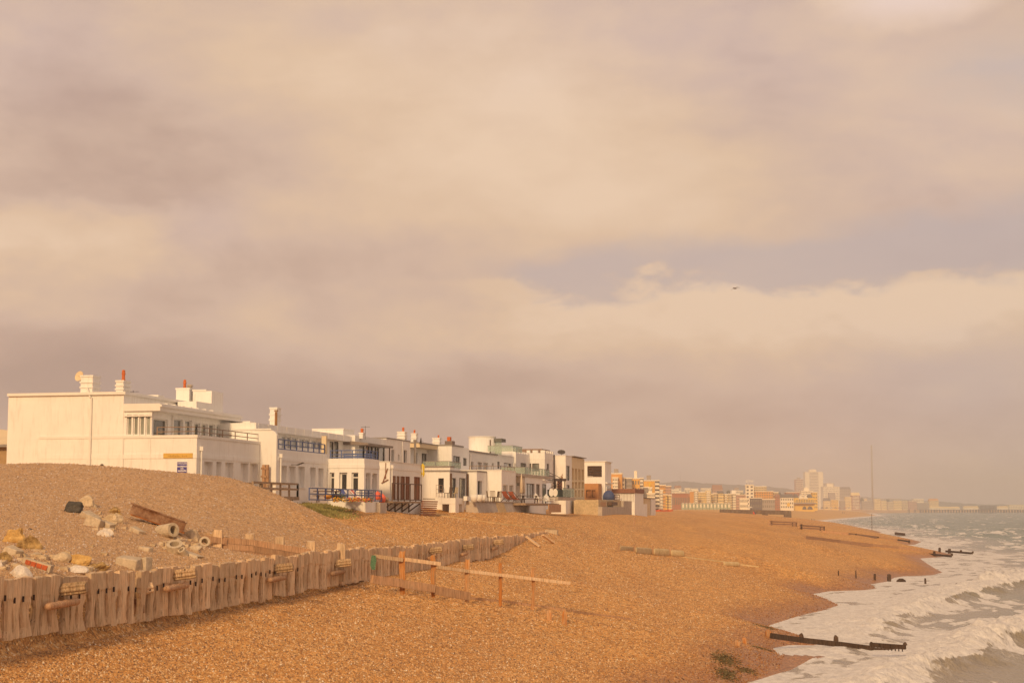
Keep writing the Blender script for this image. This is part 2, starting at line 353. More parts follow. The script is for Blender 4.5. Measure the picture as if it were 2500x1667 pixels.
# ------------------------------------------------------------------ sea
def line_px(pts, z): return np.array([tuple(at_z(X, Y, z).xy) for X, Y in pts])
BR1 = line_px([(2010, 1585), (2085, 1548), (2160, 1512), (2250, 1476), (2340, 1450), (2460, 1425), (2600, 1405)], .3)
BR2 = line_px([(2000, 1760), (2150, 1672), (2240, 1632), (2330, 1592), (2400, 1562), (2500, 1540), (2640, 1520)], .3)
BR3 = line_px([(2395, 1424), (2450, 1412), (2510, 1404), (2600, 1398)], .3)
def sea_fn(x, y):
    P = np.c_[x, y]; D = seg_dist(P, SH); Wd = -D
    s = x * U.x + y * U.y; r = np.hypot(x, y)
    inn = (r < 260) & (x > -5) & (y > 30)
    dep = sstep(Wd, 4, 40)
    wob = 6 * (fbm(s / 30, Wd / 30, 2) - .5)
    farf = 1 - sstep(r, 500, 1600)
    ph = (Wd + wob) / 17.0 * 2 * np.pi; c1 = np.cos(ph); sw = np.power((c1 + 1) / 2, 1.8)
    amp = .25 + .85 * fbm(s / 24, Wd / 18, 7, 2)
    z = dep * amp * .95 * (sw - .35) * (.35 + .65 * farf)
    chop = (fbm(x / 2.6 + s / 9, Wd / 1.5, 11, 4) - .5) * .55 + (fbm(x / 7, y / 7, 12, 3) - .5) * .5
    z = z + chop * (.12 + .88 * dep) * (.3 + .7 * (1 - sstep(r, 900, 3000)))
    # foam
    fn_ = fbm(s / 2.3, Wd / 1.1, 31, 4); fbig = fbm(s / 9, Wd / 5, 33, 4)
    wash = 1 - sstep(Wd + 12 * (fbig - .5), 5, 13)
    wash = wash * (.30 + .62 * sstep(fn_, .30, .60))
    lace = sstep(fbm(s / 7 + 3, Wd / 1.6, 35, 5), .50, .64) * (1 - sstep(Wd, 30, 90)) * .62
    cap = sstep(sw * amp + .35 * (fn_ - .5), .62, .78) * sstep(fbm(s / 12, Wd / 9, 41, 3), .60, .68) * .9 * (1 - .25 * sstep(r, 300, 1500))
    far_cap = sstep(fbm(s / 30, Wd / 7, 51, 3), .74, .78) * sstep(r, 150, 300) * .8
    foam = np.maximum.reduce([wash, lace, cap, far_cap])
    crest = np.zeros(len(x))
    for B, hgt, wf, wb in ((BR1, 1.0, 4.2, 1.5), (BR2, 1.3, 3.0, 1.3), (BR3, .9, 1.0, 2.0)):
        if inn.any():
            d = seg_dist(P[inn], B); d = d + 1.4 * (fbm(s[inn] / 4, Wd[inn] / 9, 61) - .5) * 2
            prof = np.where(d > 0, np.exp(-(d / wf) ** 2), np.exp(-(d / wb) ** 2))
            en = fbm(s[inn] / 8, Wd[inn] * 0 + 3, 63, 3); cut = 1.0
            lump = fbm(x[inn] / .9, y[inn] / .9, 65, 4); k = .45 + .8 * en
            z[inn] += hgt * prof * k * (.75 + .55 * (lump - .3)) * cut + prof * k * .5 * (fbm(x[inn] / .38, y[inn] / .38, 67, 3) - .5)
            ff = np.where(d > 0, np.exp(-(d / (wf * 1.25)) ** 2), np.exp(-(d / (wb * .55)) ** 2))
            if wf < 2: ff = ff * .45
            foam[inn] = np.maximum(foam[inn], sstep(ff * (.6 + .8 * lump), .22, .60))
            crest[inn] = np.maximum(crest[inn], prof * k)
    # thin swash at the edge, lapping onto the stones
    z = z * sstep(Wd, -1, 9) + .02
    z = np.where(D > 25, -1.5, z)
    return np.c_[x, y, z], dict(foam=np.clip(foam, 0, 1), crest=crest, shallow=1 - sstep(Wd, 6, 26))
sea = polar_mesh('sea', np.concatenate([np.geomspace(2, 40, 25), np.geomspace(41, 330, 560), np.geomspace(332, 8500, 330)]), grid_angles(.04, .36, .0011), sea_fn)
m = bpy.data.materials.new('sea_water'); m.use_nodes = True; t = NT(m.node_tree); b = t.n['Principled BSDF']
geo = t.new('ShaderNodeNewGeometry'); P = geo.outputs['Position']
a = t.new('ShaderNodeAttribute'); a.attribute_name = 'foam'; fo = a.outputs['Fac']
mp = t.new('ShaderNodeMapping'); t.put(mp.inputs[0], P); mp.inputs['Rotation'].default_value = (0, 0, ANG + .25); mp.inputs['Scale'].default_value = (1.0, .32, 1)
fn1 = t.noise(mp.outputs[0], 3.0, 8, .70, .6); fn2 = t.noise(mp.outputs[0], .35, 4, .6)
msk = t.rng(t.m('ADD', t.m('MULTIPLY', fo, 1.25), t.m('MULTIPLY', t.m('SUBTRACT', fn1, .5), 1.1)), .40, .72, 0, 1, True)
sh_ = t.new('ShaderNodeAttribute'); sh_.attribute_name = 'shallow'; wc = t.mix(t.rng(fn2, .35, .65), (.060, .105, .045), (.11, .14, .065)); wc = t.mix(t.m('MULTIPLY', sh_.outputs['Fac'], .75), wc, (.40, .32, .25))
c = t.mix(msk, wc, t.mix(t.rng(fn1, .3, .6), (.58, .555, .54), (.80, .775, .75)))
t.put(b.inputs['Base Color'], c); t.put(b.inputs['Roughness'], t.m('ADD', .22, t.m('MULTIPLY', msk, .6)))
b.inputs['IOR'].default_value = 1.33
n6 = t.noise(mp.outputs[0], 1.1, 5, .6); n7 = t.noise(mp.outputs[0], 5, 4, .6)
bn = t.new('ShaderNodeBump'); bn.inputs['Strength'].default_value = .8; bn.inputs['Distance'].default_value = .5
t.put(bn.inputs['Height'], t.m('ADD', n6, t.m('MULTIPLY', n7, .18))); t.l.new(bn.outputs[0], b.inputs['Normal'])
sea.data.materials.append(m); sea['kind'] = 'structure'

# ------------------------------------------------------------------ haze
def haze():
    import bmesh
    x0, x1, y0, y1, z0, z1 = -9000, 9400, -8600, 8900, -5, 152
    bm = bmesh.new(); bmesh.ops.create_cube(bm, size=1)
    for v in bm.verts: v.co = Vector(((x0 + x1) / 2 + v.co.x * (x1 - x0), (y0 + y1) / 2 + v.co.y * (y1 - y0), (z0 + z1) / 2 + v.co.z * (z1 - z0)))
    me = bpy.data.meshes.new('haze'); bm.to_mesh(me); bm.free()
    o = bpy.data.objects.new('haze', me); COL.objects.link(o); o['kind'] = 'stuff'
    m = bpy.data.materials.new('haze_air'); m.use_nodes = True; t = NT(m.node_tree); t.n.clear()
    pv = t.new('ShaderNodeVolumePrincipled'); pv.inputs['Density'].default_value = .00028; pv.inputs['Color'].default_value = (.91, .925, 1.0, 1); pv.inputs['Anisotropy'].default_value = .1
    ou = t.new('ShaderNodeOutputMaterial'); t.l.new(pv.outputs[0], ou.inputs['Volume']); me.materials.append(m)
    return o
haze()
# ------------------------------------------------------------------ building blocks
class MB:
    """collects simple solids, then links them as ONE mesh object"""
    def __init__(s): s.v = []; s.f = []
    def poly(s, pts, faces):
        k = len(s.v); s.v += [tuple(p) for p in pts]; s.f += [tuple(i + k for i in f) for f in faces]; return s
    def hexa(s, b, t):
        return s.poly(list(b) + list(t), [(3, 2, 1, 0), (4, 5, 6, 7), (0, 1, 5, 4), (1, 2, 6, 5), (2, 3, 7, 6), (3, 0, 4, 7)])
    def box(s, x0, x1, y0, y1, z0, z1):
        return s.hexa([(x0, y0, z0), (x1, y0, z0), (x1, y1, z0), (x0, y1, z0)], [(x0, y0, z1), (x1, y0, z1), (x1, y1, z1), (x0, y1, z1)])
    def sp(s, s0, s1, p0, p1, z0, z1):
        """box in street coordinates: s along the row, p towards the sea"""
        q = [SPZ(s0, p0, 0), SPZ(s0, p1, 0), SPZ(s1, p1, 0), SPZ(s1, p0, 0)]
        return s.hexa([(v.x, v.y, z0) for v in q], [(v.x, v.y, z1) for v in q])
    def tube(s, a, b, r0, r1=None, n=8, cap=True):
        a = Vector(a); b = Vector(b); r1 = r0 if r1 is None else r1; d = (b - a).normalized()
        u = d.orthogonal().normalized(); w_ = d.cross(u)
        A = [a + (u * math.cos(2 * math.pi * i / n) + w_ * math.sin(2 * math.pi * i / n)) * r0 for i in range(n)]
        B = [b + (u * math.cos(2 * math.pi * i / n) + w_ * math.sin(2 * math.pi * i / n)) * r1 for i in range(n)]
        fs = [(i, (i + 1) % n, n + (i + 1) % n, n + i) for i in range(n)]
        if cap: fs += [tuple(range(n))[::-1], tuple(range(n, 2 * n))]
        return s.poly(A + B, fs)
    def bar(s, a, b, wd, h, up=(0, 0, 1)):
        a = Vector(a); b = Vector(b); d = (b - a).normalized(); up = Vector(up)
        if abs(d.dot(up)) > .95: up = Vector((1, 0, 0))
        r = d.cross(up).normalized() * wd / 2; q = r.cross(d).normalized() * h / 2
        return s.hexa([a - r - q, a + r - q, a + r + q, a - r + q], [b - r - q, b + r - q, b + r + q, b - r + q])
    def rings(s, rings, close=True, caps=True):
        n = len(rings[0]); k = len(s.v)
        for r in rings: s.v += [tuple(p) for p in r]
        for i in range(len(rings) - 1):
            for j in range(n if close else n - 1):
                s.f.append((k + i * n + j, k + i * n + (j + 1) % n, k + (i + 1) * n + (j + 1) % n, k + (i + 1) * n + j))
        if caps: s.f.append(tuple(k + j for j in range(n))[::-1]); s.f.append(tuple(k + (len(rings) - 1) * n + j for j in range(n)))
        return s
    def lathe(s, c, prof, n=14):
        c = Vector(c); return s.rings([[c + Vector((r * math.cos(2 * math.pi * j / n), r * math.sin(2 * math.pi * j / n), z)) for j in range(n)] for r, z in prof])
    def mesh(s, name, mt=None, smooth=False):
        me = bpy.data.meshes.new(name); me.from_pydata(s.v, [], s.f)
        if mt: me.materials.append(mt)
        if smooth: me.shade_smooth()
        me.update(); return me
    def build(s, name, mt, parent=None, smooth=False, label=None):
        o = bpy.data.objects.new(name, s.mesh(name, mt, smooth)); COL.objects.link(o)
        if parent is not None: put_under(o, parent)
        if label: o['label'] = label
        return o
def put_under(o, parent):
    o.parent = parent; o.matrix_parent_inverse = Matrix.Translation(-parent_loc(parent))
def parent_loc(p):
    v = Vector(p.location)
    if p.parent is not None: v = Vector((0, 0, 0)) if p.type == 'MESH' and v.length == 0 else v
    return v
def tag(o, label, cat, group=None):
    o['label'] = label; o['category'] = cat
    if group: o['group'] = group
    return o
def thing(name, loc, label, cat, group=None):
    o = bpy.data.objects.new(name, None); COL.objects.link(o); o.location = loc; o.empty_display_size = .3
    return tag(o, label, cat, group)
def inst(me, name, M4, parent=None, label=None):
    """one more object from shared mesh data"""
    o = bpy.data.objects.new(name, me); COL.objects.link(o)
    if parent is not None: o.parent = parent; o.matrix_parent_inverse = Matrix.Translation(-Vector(parent.location))
    o.matrix_basis = M4
    if label: o['label'] = label
    return o
R = random.Random(7)

# ------------------------------------------------------------------ weathered wood and stone
def wood_mat(name, cols, rust=0.0, green=0.0):
    m = bpy.data.materials.new(name); m.use_nodes = True; t = NT(m.node_tree); b = t.n['Principled BSDF']
    tc = t.new('ShaderNodeTexCoord'); oi = t.new('ShaderNodeObjectInfo'); v = t.v('ADD', tc.outputs['Object'], t.v('MULTIPLY', (7.3, 3.1, 5.7), oi.outputs['Random']))
    g = t.v('MULTIPLY', v, (14, 14, 1.1)); n = t.noise(g, 1.6, 5, .65, .3); n2 = t.noise(v, 2.2, 4, .6)
    c = t.ramp(n, [(.30, tuple(x * .28 for x in cols[0])), (.38, cols[0]), (.6, cols[1]), (.78, cols[2])])
    c = t.mix(t.rng(n2, .35, .7, 0, .5), c, t.v('MULTIPLY', c, (1.05, .86, .70)))
    c = t.v('MULTIPLY', c, t.rng(oi.outputs['Random'], 0, 1, .80, 1.16))
    if rust:
        sx = t.new('ShaderNodeSeparateXYZ'); t.put(sx.inputs[0], tc.outputs['Object'])
        band = t.m('MULTIPLY', t.rng(t.noise(t.v('MULTIPLY', v, (9, 9, .8)), 1, 4, .6), .42, .60), rust)
        c = t.mix(band, c, t.mix(n, (.30, .075, .008), (.75, .27, .02)))
    t.put(b.inputs['Base Color'], c); b.inputs['Roughness'].default_value = .88; b.inputs['Specular IOR Level'].default_value = .2
    bn = t.new('ShaderNodeBump'); bn.inputs['Strength'].default_value = .9; bn.inputs['Distance'].default_value = .03
    t.put(bn.inputs['Height'], n); t.l.new(bn.outputs[0], b.inputs['Normal']); MATS[name] = m; return m
W_GREY = wood_mat('weathered_timber', [(.56, .41, .265), (.80, .615, .42), (.91, .76, .56)])
W_DARK = wood_mat('wet_timber', [(.055, .035, .025), (.10, .065, .045), (.17, .11, .07)])
W_RUST = wood_mat('rust_stained_timber', [(.34, .21, .12), (.56, .36, .20), (.72, .52, .33)], rust=.7)
W_BROWN = wood_mat('brown_timber', [(.36, .22, .135), (.54, .35, .22), (.66, .46, .31)])
W_MID = wood_mat('split_timber', [(.26, .18, .11), (.54, .40, .26), (.70, .54, .37)])
W_PALE = wood_mat('bleached_timber', [(.50, .36, .25), (.70, .52, .37), (.82, .66, .50)])
IRON = mat('rusted_iron', (.30, .105, .025), .9, var=.55, scale=6, bump=.5)
SLOT = mat('slot_shade', (.05, .03, .025), .8)  # flat dark colour for the shaded slots at the post joints
def stone_mat(name, a, b_, c_=None, sc=3.0, bump=.8):
    m = bpy.data.materials.new(name); m.use_nodes = True; t = NT(m.node_tree); b = t.n['Principled BSDF']
    tc = t.new('ShaderNodeTexCoord'); v = tc.outputs['Object']; n = t.noise(v, sc, 6, .65); n2 = t.noise(v, sc * 6, 4, .6)
    c = t.ramp(n, [(.32, a), (.68, b_)] + ([(.8, c_)] if c_ else []))
    c = t.v('MULTIPLY', c, t.rng(n2, .3, .7, .78, 1.15))
    t.put(b.inputs['Base Color'], c); b.inputs['Roughness'].default_value = .9; b.inputs['Specular IOR Level'].default_value = .2
    bn = t.new('ShaderNodeBump'); bn.inputs['Strength'].default_value = bump; bn.inputs['Distance'].default_value = .06
    t.put(bn.inputs['Height'], t.m('ADD', n, t.m('MULTIPLY', n2, .3))); t.l.new(bn.outputs[0], b.inputs['Normal']); MATS[name] = m; return m
S_YEL = stone_mat('ochre_stone', (.46, .25, .07), (.74, .50, .20)); S_CRM = stone_mat('cream_stone', (.50, .38, .24), (.68, .54, .38), bump=.4)
S_DRK = stone_mat('slate_stone', (.055, .05, .045), (.13, .115, .10)); S_WHT = stone_mat('chalk_stone', (.62, .54, .47), (.80, .73, .66), bump=.3)
S_CON = stone_mat('beach_concrete', (.50, .40, .28), (.64, .53, .40), sc=1.5, bump=.25); S_LAY = stone_mat('layered_stone', (.20, .12, .05), (.62, .42, .18), sc=5, bump=1.0)

# ------------------------------------------------------------------ the long timber palisade
pal = thing('timber_palisade', (fence_x(40), 40, tz(fence_x(40) + .3, 40)), 'long weathered timber palisade of upright posts winding along the shingle beach', 'fence')
fdir = Vector((.1735, 1, 0)).normalized(); fnor = Vector((1, -.1735, 0)).normalized()
FROT = Matrix.Rotation(math.atan2(fdir.y, fdir.x), 4, 'Z')       # local x along the fence, local -y towards the sea
def post_mesh(seed, wd, ht, th=.20):
    r = random.Random(seed); b = MB(); n = 10; rings = []
    zs = [-1.4, -.95 * ht, -.80 * ht, -.66 * ht, -.52 * ht, -.40 * ht, -.34 * ht, -.30 * ht, -.15 * ht, -.02 * ht, 0]
    wob = [r.uniform(-.035, .035) for _ in zs]; pin = r.uniform(.40, .62); cx = r.uniform(-.04, .04)
    for z, o in zip(zs, wob):
        k = -z / ht
        if k < .33: wf = r.uniform(.96, 1.0)
        elif k < .37: wf = .86
        else:
            u = min((k - .37) / .6, 1); wf = .86 - (.86 - pin) * math.sin(math.pi * min(u * 1.05, 1)) + .10 * u ** 3
        if z < -ht: wf = .92
        h = wd * wf / 2; ox = o * (0 if k < .33 else 1) + cx * math.sin(math.pi * min(k, 1)); tt = th * (1 if k < .33 else .9) / 2; rr = .30
        oy = r.uniform(-.012, .012)
        pts = []
        for sx, sy in ((-1, -1), (0, -1), (1, -1), (1, 0), (1, 1), (0, 1), (-1, 1), (-1, 0)):
            bul = 1 if (sx and sy) else 1.06
            kx = .88 if (sx and sy) else 1; pts.append((ox + sx * h * kx * (bul if sy == 0 else 1), oy + sy * tt * (kx if sx and sy else 1.12), z))
        if z == 0: pts = [(x, y, z + r.uniform(-.03, .02)) for x, y, _ in pts]
        rings.append(pts)
    return b.rings(rings).mesh('post', W_GREY, False)
PW = .56
pm = {h: [post_mesh(int(h * 10) * 50 + i, PW, h) for i in range(9)] for h in (1.55, 1.1)}
beam_x = [(115, 1473), (392, 1432), (638, 1412), (786, 1397), (1016, 1361), (1096, 1352), (1171, 1338), (1231, 1342)]
d = 33.6; posts = []
slotb = MB().box(-.018, .018, -.02, .02, -.09, .05).mesh('joint_slot', SLOT)  # dark block stands in for the shaded slot open between two posts
i = 0
while d < FD1:
    x = fence_x(d); wdt = PW * (.70 + .50 * ((i * 37) % 11) / 10)
    X = 1250 + x / d * F
    skip = 337 < X < 352
    top = FTOP + .05 * math.sin(d * .21) + .035 * math.sin(d * 1.7) + R.uniform(-.055, .055)
    if d < 42: top += .04
    h = 1.55 if d < 80 else 1.1
    if not skip:
        lean = Matrix.Rotation(R.uniform(-.045, .045), 4, 'Y') @ Matrix.Rotation(R.uniform(-.04, .04), 4, 'X')
        o = inst(pm[h][R.randrange(9)], 'post', Matrix.Translation((x, d, top)) @ FROT @ lean @ Matrix.Diagonal((wdt / PW * (1 if R.random() > .5 else -1), 1, 1, 1)), pal)
        if d < 62 and R.random() < .8:
            inst(slotb, 'joint_slot', Matrix.Translation((x, d, top - .50)) @ FROT @ Matrix.Translation((wdt / 2, -.115, 0)), pal)
    d += wdt * fdir.y; i += 1
# hidden rail behind, then the scalloped walings and the fluted beam ends that stick out
for a_, b_ in ((33.5, 66), (66.6, 96), (96, 125)):
    MB().bar(Vector((fence_x(a_), a_, FTOP - .50)) - fnor * .22, Vector((fence_x(b_), b_, FTOP - .50)) - fnor * .22, .16, .2).build('rail', W_BROWN, pal)
def waling(L, seed):
    r = random.Random(seed); b = MB(); rings = []
    n = 22
    for k in range(n):
        u = k / (n - 1) * L; rad = .095 + .026 * abs(math.sin(u / L * math.pi * 4)); rad *= 1 if 0 < k < n - 1 else .8
        rings.append([(u - L / 2, rad * math.cos(a), rad * .85 * math.sin(a)) for a in [2 * math.pi * j / 9 for j in range(9)]])
    return b.rings(rings).build('waling', W_BROWN, pal, True)
def fluted(L, seed):
    b = MB(); rings = []
    for k in range(7):
        u = k / 6 * L; pts = []
        for j in range(32):
            a = 2 * math.pi * j / 32; rad = .17 * (1 - (.20 if j % 4 < 2 else 0)) * (1 - .1 * (k == 6)); pts.append((rad * .9 * math.cos(a), u, rad * math.sin(a)))
        rings.append(pts)
    return b.rings(rings).build('beam_end', W_MID, pal)
for k, (X, Y) in enumerate(beam_x):
    # distance where that image column meets the fence
    t_ = (X + 28 - 1250) / F; dd = (-12.45 - .1735 * 38.6) / (t_ - .1735); 
    z = CH - (Y - HOR) / F * dd * .985
    w_ = waling(1.8 if k < 4 else 1.5, k); w_.matrix_parent_inverse = Matrix.Translation(-Vector(pal.location))
    w_.matrix_basis = Matrix.Translation(Vector((fence_x(dd), dd, z)) + fnor * .26) @ FROT @ Matrix.Rotation(-.02, 4, 'Y')
    if k < 7:
        g = fluted(.72, k); g.matrix_parent_inverse = Matrix.Translation(-Vector(pal.location))
        g.matrix_basis = Matrix.Translation(Vector((fence_x(dd), dd, z + .34)) + fnor * .05 + fdir * .25) @ FROT @ Matrix.Rotation(math.radians(186), 4, 'Z') @ Matrix.Rotation(.12, 4, 'X')

# ------------------------------------------------------------------ rail-and-post groyne that crosses the palisade
gr = thing('rail_groyne', on_ground(1140, 1457), 'old groyne of five rust-streaked posts with rails, running seaward from the palisade', 'groyne')
def P3(X, Y, d): return at_d(X, Y, d)
gpd = [(982, 1346, 1424, 69.6, 20), (1058, 1355, 1443, 70.6, 16), (1141, 1365, 1458, 71.6, 15), (1221, 1374, 1470, 72.6, 12), (1301, 1387, 1490, 73.6, 11)]
for k, (X, Yt, Yb, d, wp) in enumerate(gpd):
    tp = P3(X, Yt, d); g0 = tz(tp.x, tp.y); wd = wp / F * d * .78
    b = MB(); rr = []
    for j, u in enumerate((0, .3, .55, .8, .93, 1)):
        z = g0 - .6 + (tp.z - g0 + .6) * u; hw = wd / 2 * (.62 + .38 * u) * (1 if u < 1 else .8); sh = R.uniform(-.03, .03)
        rr.append([(tp.x + sh + sx * hw, d + sy * hw * .8, z + (R.uniform(-.06, .05) if u == 1 else 0)) for sx, sy in ((-1, -1), (0, -1.15), (1, -1), (1.1, 0), (1, 1), (0, 1.1), (-1, 1), (-1.1, 0))])
    b.rings(rr).build('post', W_RUST, gr)
def railp(pts, h, wd, nm, mt):
    a, b = [P3(*p) for p in pts]; return MB().bar(a, b, wd, h).build(nm, mt, gr)
railp([(915, 1357, 68.7), (982, 1366, 69.45)], .16, .16, 'rail', W_GREY); railp([(990, 1365, 69.5), (1074, 1376, 70.6)], .16, .16, 'rail', W_GREY)
railp([(1066, 1383, 70.5), (1143, 1394, 71.5)], .14, .16, 'rail', W_GREY); railp([(1146, 1394, 71.5), (1390, 1423, 74.6)], .14, .16, 'rail', W_GREY)
railp([(908, 1413, 68.2), (980, 1423, 69.3)], .34, .2, 'sill_beam', W_BROWN); railp([(978, 1424, 69.3), (1060, 1436, 70.3)], .34, .2, 'sill_beam', W_BROWN)
railp([(1062, 1440, 70.3), (1146, 1455, 71.3)], .36, .2, 'sill_beam', W_BROWN)
# the sill goes on just above the shingle
pts = [on_ground(X, Y) for X, Y in ((1150, 1461), (1230, 1469), (1300, 1478), (1380, 1490), (1450, 1500), (1540, 1512))]
for a, b in zip(pts[:-1], pts[1:]):
    up = Vector((0, 0, -.03)); MB().bar(a + up, b + up, .20, .22).build('sill_beam', W_BROWN, gr)
for X, Y, hh, ww in ((1341, 1512, .42, .24), (1378, 1522, .62, .22)):
    g = on_ground(X, Y); MB().rings([[(g.x + sx * ww / 2 * k, g.y + sy * ww / 2 * k, g.z + z) for sx, sy in ((-1, -1), (1, -1), (1, 1), (-1, 1))] for z, k in ((-.3, 1), (hh * .7, .9), (hh, .35))]).build('stump', W_RUST, gr)
tag(MB().rings([[(v.x + .0, v.y, v.z) for v in [P3(X + dx, Y + dy, 68.2 + dz) for dx, dy, dz in ((0, 0, 0), (k, 0, 0), (k, 0, .3), (0, 0, .3))]] for X, Y, k in ((907, 1355, 10), (905, 1367, 14), (904, 1380, 13), (908, 1390, 8))]).build('fishing_net', mat('green_net', (.10, .20, .12), .9, var=.5, scale=20, bump=.8)), 'tangled green fishing net hanging where the rail groyne meets the palisade', 'net')

# retaining boards behind the palisade
gb = thing('plank_breastwork', on_ground(640, 1330), 'low brown plank breastwork with square posts half buried behind the palisade', 'breastwork')
bl = [((500, 1306, 65.0), (553, 1316, 65.6)), ((545, 1311, 65.6), (620, 1318, 66.2)), ((620, 1318, 66.2), (757, 1341, 67.2))]
for row in range(3):
    for (X0, Y0, d0), (X1, Y1, d1) in ([bl[0]] if row == 0 else []) + list(bl[1:]):
        a = P3(X0, Y0 + 7 + row * 15, d0); b = P3(X1, Y1 + 6 + row * 15, d1); MB().bar(a, b, .09, .235).build('plank', W_BROWN, gb)
for X, Yt, d in ((528, 1292, 65.1), (606, 1302, 65.9), (680, 1310, 66.5), (757, 1320, 67.0), (831, 1326, 67.6)):
    a = P3(X, Yt, d); w_ = .17
    MB().rings([[(a.x + sx * w_, a.y + .42 + sy * .12, z + (R.uniform(-.05, .03) if z == a.z else 0)) for sx, sy in ((-1, -1), (0, -1.1), (1, -1), (1, 1), (-1, 1))] for z in (a.z - 1.6, a.z - .4, a.z)]).build('post', W_GREY, gb)

# ------------------------------------------------------------------ rocks, broken concrete and the rusty girder behind the palisade
import bmesh
def rock(name, X, Y, wpx, hpx, mt, label, cat='rock', seed=1, flat=.7, ang=0, block=False, sub=3, lift=.12, group=None, rough=.22):
    g = on_ground(X, Y); k = g.y / F * 1.15; wd = wpx * k; hd = hpx * k
    bm = bmesh.new(); r = random.Random(seed)
    if block:
        bmesh.ops.create_cube(bm, size=1.0)
        for v in bm.verts: v.co += Vector([r.uniform(-.13, .13) for _ in range(3)])
        bmesh.ops.bevel(bm, geom=bm.edges[:], offset=.05, segments=1, affect='EDGES')
        S = (wd, wd * flat, hd)
    else:
        bmesh.ops.create_icosphere(bm, subdivisions=sub, radius=.5)
        pl = [(Vector([r.uniform(-1, 1) for _ in range(3)]).normalized(), r.uniform(.26, .42)) for _ in range(11)]
        for v in bm.verts:
            c = v.co.copy()
            for nn, dd_ in pl:
                q = c.dot(nn)
                if q > dd_: c -= nn * (q - dd_) * .9
            c += v.normal * rough * (mnoise.noise(v.co * 3.3 + Vector((seed, 0, 0))) * .45 + mnoise.noise(v.co * 8 + Vector((seed, 3, 0))) * .2)
            v.co = c
        S = (wd * 1.12, wd * flat, hd * 1.25)
    for v in bm.verts: v.co = Vector((v.co.x * S[0], v.co.y * S[1], v.co.z * S[2]))
    bmesh.ops.rotate(bm, verts=bm.verts, cent=(0, 0, 0), matrix=Matrix.Rotation(math.radians(ang), 3, 'Y'))
    me = bpy.data.meshes.new(name); bm.to_mesh(me); bm.free(); me.materials.append(mt)
    o = bpy.data.objects.new(name, me); COL.objects.link(o); o.location = g + Vector((0, 0, hd * lift)); o.rotation_euler = (0, 0, r.uniform(-.5, .5) if not block else -.35)
    return tag(o, label, cat, group)
